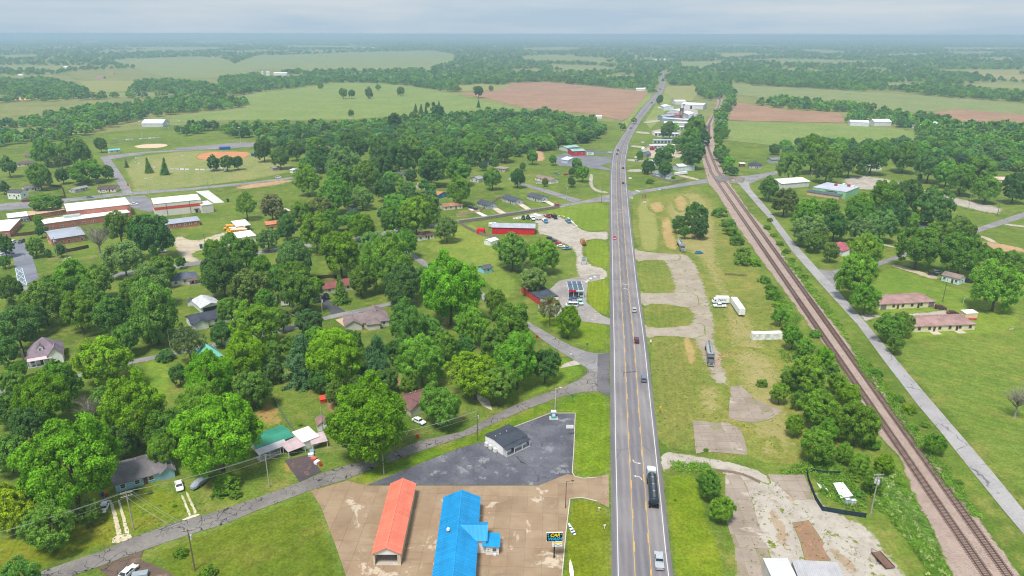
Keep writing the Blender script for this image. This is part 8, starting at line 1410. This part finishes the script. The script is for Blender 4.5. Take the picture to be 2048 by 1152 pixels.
# three low-detail crowns stand as real far trees; the wood reuses their foliage
protos = [[c for c in t[6].children if c.name.startswith('crown')][0] for t in TREES if t[5] == 'r' and any(c.data in MIDC for c in t[6].children)][:4]; npm = len(protos); me.attributes.new('pick', 'INT', 'POINT').data.foreach_set('value', np.where(D < 900, rs.randint(0, npm, n), npm + rs.randint(0, 3, n)).astype(np.int32))
for i, (x, y) in enumerate(((1268, 248), (1118, 246), (1246, 262))):
    p = gp(x, y); t = empty('broadleaf_tree', p, 0); obj('trunk', TRUNKS[i], t, (0, 0, 0), (0, 0, 0), (4, 4, 5)); c_ = obj('crown', FARC[i], t, (0, 0, 5), (0, 0, i), (4.5, 4.5, 4.2), tcol('M', trs)); protos.append(c_); TREES.append((p.x, p.y, 9, 9, 'M', 'r', t))
ng = bpy.data.node_groups.new('scatter', 'GeometryNodeTree'); ng.interface.new_socket('Geometry', in_out='INPUT', socket_type='NodeSocketGeometry'); ng.interface.new_socket('Geometry', in_out='OUTPUT', socket_type='NodeSocketGeometry')
N, L = ng.nodes, ng.links; gi, go = N.new('NodeGroupInput'), N.new('NodeGroupOutput'); iop = N.new('GeometryNodeInstanceOnPoints'); g2i = N.new('GeometryNodeGeometryToInstance')
for c_ in protos[::-1]: oi = N.new('GeometryNodeObjectInfo'); oi.inputs['Object'].default_value = c_; oi.transform_space = 'ORIGINAL'; L.new(oi.outputs['Geometry'], g2i.inputs[0])
na = N.new('GeometryNodeInputNamedAttribute'); na.data_type = 'FLOAT_VECTOR'; na.inputs[0].default_value = 'size'; nt = N.new('GeometryNodeInputNamedAttribute'); nt.data_type = 'FLOAT_VECTOR'; nt.inputs[0].default_value = 'tone'
rv = N.new('FunctionNodeRandomValue'); rv.data_type = 'FLOAT_VECTOR'; rv.inputs[0].default_value = (0, 0, 0); rv.inputs[1].default_value = (.1, .1, 6.28); ri = N.new('GeometryNodeInputNamedAttribute'); ri.data_type = 'INT'; ri.inputs[0].default_value = 'pick'
iop.inputs['Pick Instance'].default_value = True; L.new(gi.outputs[0], iop.inputs['Points']); L.new(g2i.outputs[0], iop.inputs['Instance']); L.new(ri.outputs[0], iop.inputs['Instance Index']); L.new(rv.outputs[0], iop.inputs['Rotation']); L.new(na.outputs[0], iop.inputs['Scale'])
sn = N.new('GeometryNodeStoreNamedAttribute'); sn.data_type = 'FLOAT_VECTOR'; sn.domain = 'INSTANCE'; sn.inputs['Name'].default_value = 'tint'; L.new(iop.outputs[0], sn.inputs[0]); L.new(nt.outputs[0], sn.inputs['Value']); sm2 = N.new('GeometryNodeSetMaterial'); sm2.inputs['Material'].default_value = LEAF_FAR; L.new(sn.outputs[0], sm2.inputs[0]); L.new(sm2.outputs[0], go.inputs[0])
md = wood.modifiers.new('scatter', 'NODES'); md.node_group = ng
# weeds and brambles along the railway and in rough ground
UND = []
for px, dn in (([(1735, 975), (1790, 940), (1830, 1000), (1900, 1152), (1940, 1230), (1880, 1230), (1850, 1130), (1800, 1060), (1750, 1010)], 900), ([(1640, 700), (1700, 800), (1750, 870), (1700, 900), (1620, 850), (1570, 780), (1560, 700), (1600, 690)], 500), ([(1700, 690), (1740, 735), (1790, 800), (1830, 862), (1890, 935), (1960, 1035), (1950, 1040), (1880, 955), (1815, 866), (1770, 800), (1720, 740)], 330), ([(1560, 500), (1650, 600), (1700, 680), (1690, 680), (1630, 600), (1575, 530)], 200), ([(1530, 560), (1560, 580), (1600, 640), (1580, 660), (1545, 600)], 250), ([(1340, 925), (1420, 932), (1420, 945), (1345, 942)], 60), ([(1560, 950), (1625, 945), (1640, 985), (1720, 1030), (1735, 1000), (1700, 955), (1650, 900)], 260)):
    P = wpoly(px); A = np.array([(p.x, p.y) for p in P]); lo, hi = A.min(0), A.max(0); k = 0
    while k < dn:
        q = rs.uniform(lo, hi, (400, 2)); q = q[inside(P, q[:, 0], q[:, 1])]
        for v in q[:dn - k]: UND.append(v)
        k += len(q)
def puffs(pts, seed, smin, smax, leaf, per):
    R = np.random.RandomState(seed); C, Nn, Sz, T = [], [], [], []
    for v in pts:
        s = R.uniform(smin, smax); d = sph(R, per); d[:, 2] = np.abs(d[:, 2]); C.append(np.array([v[0], v[1], s * .1]) + d * np.array([s, s, s * .75]) * R.uniform(.5, 1.05, (per, 1))); Nn.append(d + sph(R, per) * .7); Sz.append(leaf * R.uniform(.6, 1.3, per)); T.append(np.clip(.4 + R.normal(0, .16) + R.normal(0, .13, per), 0, 1))
    return leaves_mesh(*map(np.concatenate, (C, Nn, Sz, T)), LEAF, R)
o = obj('undergrowth', puffs(UND, 4, .5, 1.5, .2, 44)); o.color = (*lin((122, 160, 62)), 1); tag(o, 'rank weeds and brambles along the railway embankment', 'weeds', None, 'stuff')
fl = [UND[i] for i in range(0, 900, 9)]; o = obj('pale_blossom', puffs([v + rs.normal(0, .6, 2) for v in fl], 5, .5, 1.1, .13, 30)); o.color = (*lin((196, 204, 140)), 1); o.location.z = .55; tag(o, 'pale flowering weeds among the railway brambles', 'weeds', None, 'stuff')
# rough tufts scattered over the disturbed ground beside the highway
TUF = []
for px, dn in (([(1300, 690), (1366, 675), (1440, 780), (1540, 760), (1600, 900), (1400, 935), (1320, 900)], 420), ([(1440, 600), (1540, 600), (1600, 700), (1560, 780), (1460, 740)], 420), ([(1300, 400), (1420, 380), (1460, 560), (1420, 560), (1340, 500)], 260), ([(1470, 1000), (1560, 960), (1640, 1050), (1800, 1140), (1500, 1150)], 260), ([(500, 790), (600, 860), (560, 870), (500, 850)], 70), ([(60, 1000), (200, 1040), (330, 1000), (440, 1010), (230, 1090)], 160)):
    P = wpoly(px); A = np.array([(p.x, p.y) for p in P]); q = rs.uniform(A.min(0), A.max(0), (dn * 3, 2)); TUF += list(q[inside(P, q[:, 0], q[:, 1])][:dn])
o = obj('grass_tufts', puffs(TUF, 6, .15, .5, .12, 10)); o.color = (*lin((116, 134, 56)), 1); tag(o, 'scattered weedy grass tufts on rough ground', 'grass', None, 'stuff')
# ------------------------------------------------------------------ labels for trees and shrubs from what they stand beside
SHAPES = {'r': 'round-crowned', 't': 'tall-crowned', 'f': 'fine-leaved', 'w': 'low spreading', 's': 'thin-crowned', 'c': 'conical', 'p': 'broad', 'x': 'leafless'}
LMK = [q for q in LM]
groups = {}
for lst, kind in ((TREES, 'tree'), (SHRUBS, 'shrub')):
    for (x, y, w, h, tone, shape, root) in lst:
        near = min(LMK, key=lambda q: (q[1] - x) ** 2 + (q[2] - y) ** 2); d = math.hypot(near[1] - x, near[2] - y)
        size = ('huge' if w > 22 else 'large' if w > 15 else 'medium' if w > 10 else 'small') if kind == 'tree' else ('big' if w > 7 else 'middling' if w > 3.5 else 'little')
        noun = {'c': 'conifer', 'p': 'pine', 'x': 'bare grey tree'}.get(shape, 'tree') if kind == 'tree' else 'shrub'
        rel = 'beside' if d < 14 else 'near' if d < 40 else 'some way from' if d < 110 else 'far beyond'
        lab = ' '.join([size] + ([] if shape == 'x' else [TONES[tone][1]]) + ([SHAPES[shape]] if kind == 'tree' and shape not in 'xr' else []) + [noun, rel, 'the', near[0]])
        lab = ' '.join(lab.split()[:16]); tag(root, lab, 'tree' if kind == 'tree' else 'shrub'); groups.setdefault((lab.split(' %s the ' % rel)[0], near), []).append(root)
ORD = ['nearest', 'second nearest', 'third nearest', 'fourth nearest', 'fifth nearest', 'sixth nearest']
for (lab, q), rs_ in groups.items():
    if len(rs_) < 2: continue
    a, b = lab, q[0]
    rs_.sort(key=lambda r: math.hypot(r.location.x - q[1], r.location.y - q[2]))
    for i, r in enumerate(rs_):
        if i < 6: r['label'] = ' '.join((a + ' ' + ORD[i] + ' the ' + b).split()[:16])
        else: r['group'] = lab + 's'
# ------------------------------------------------------------------ haze: even air over the whole countryside
hz_ = NT('haze_air'); hz_.n.remove(hz_.b); pv = hz_.n.new('ShaderNodeVolumePrincipled'); pv.inputs['Density'].default_value = HAZE_D; pv.inputs['Color'].default_value = HAZE_C; pv.inputs['Anisotropy'].default_value = .35; hz_.l.new(pv.outputs[0], hz_.out.inputs['Volume'])
o = MB().box(-22000, 22000, -21500, 21500, -1.5, 113.6).o('haze', hz_.m); tag(o, 'thin bluish summer haze lying over the countryside', 'haze', None, 'stuff')
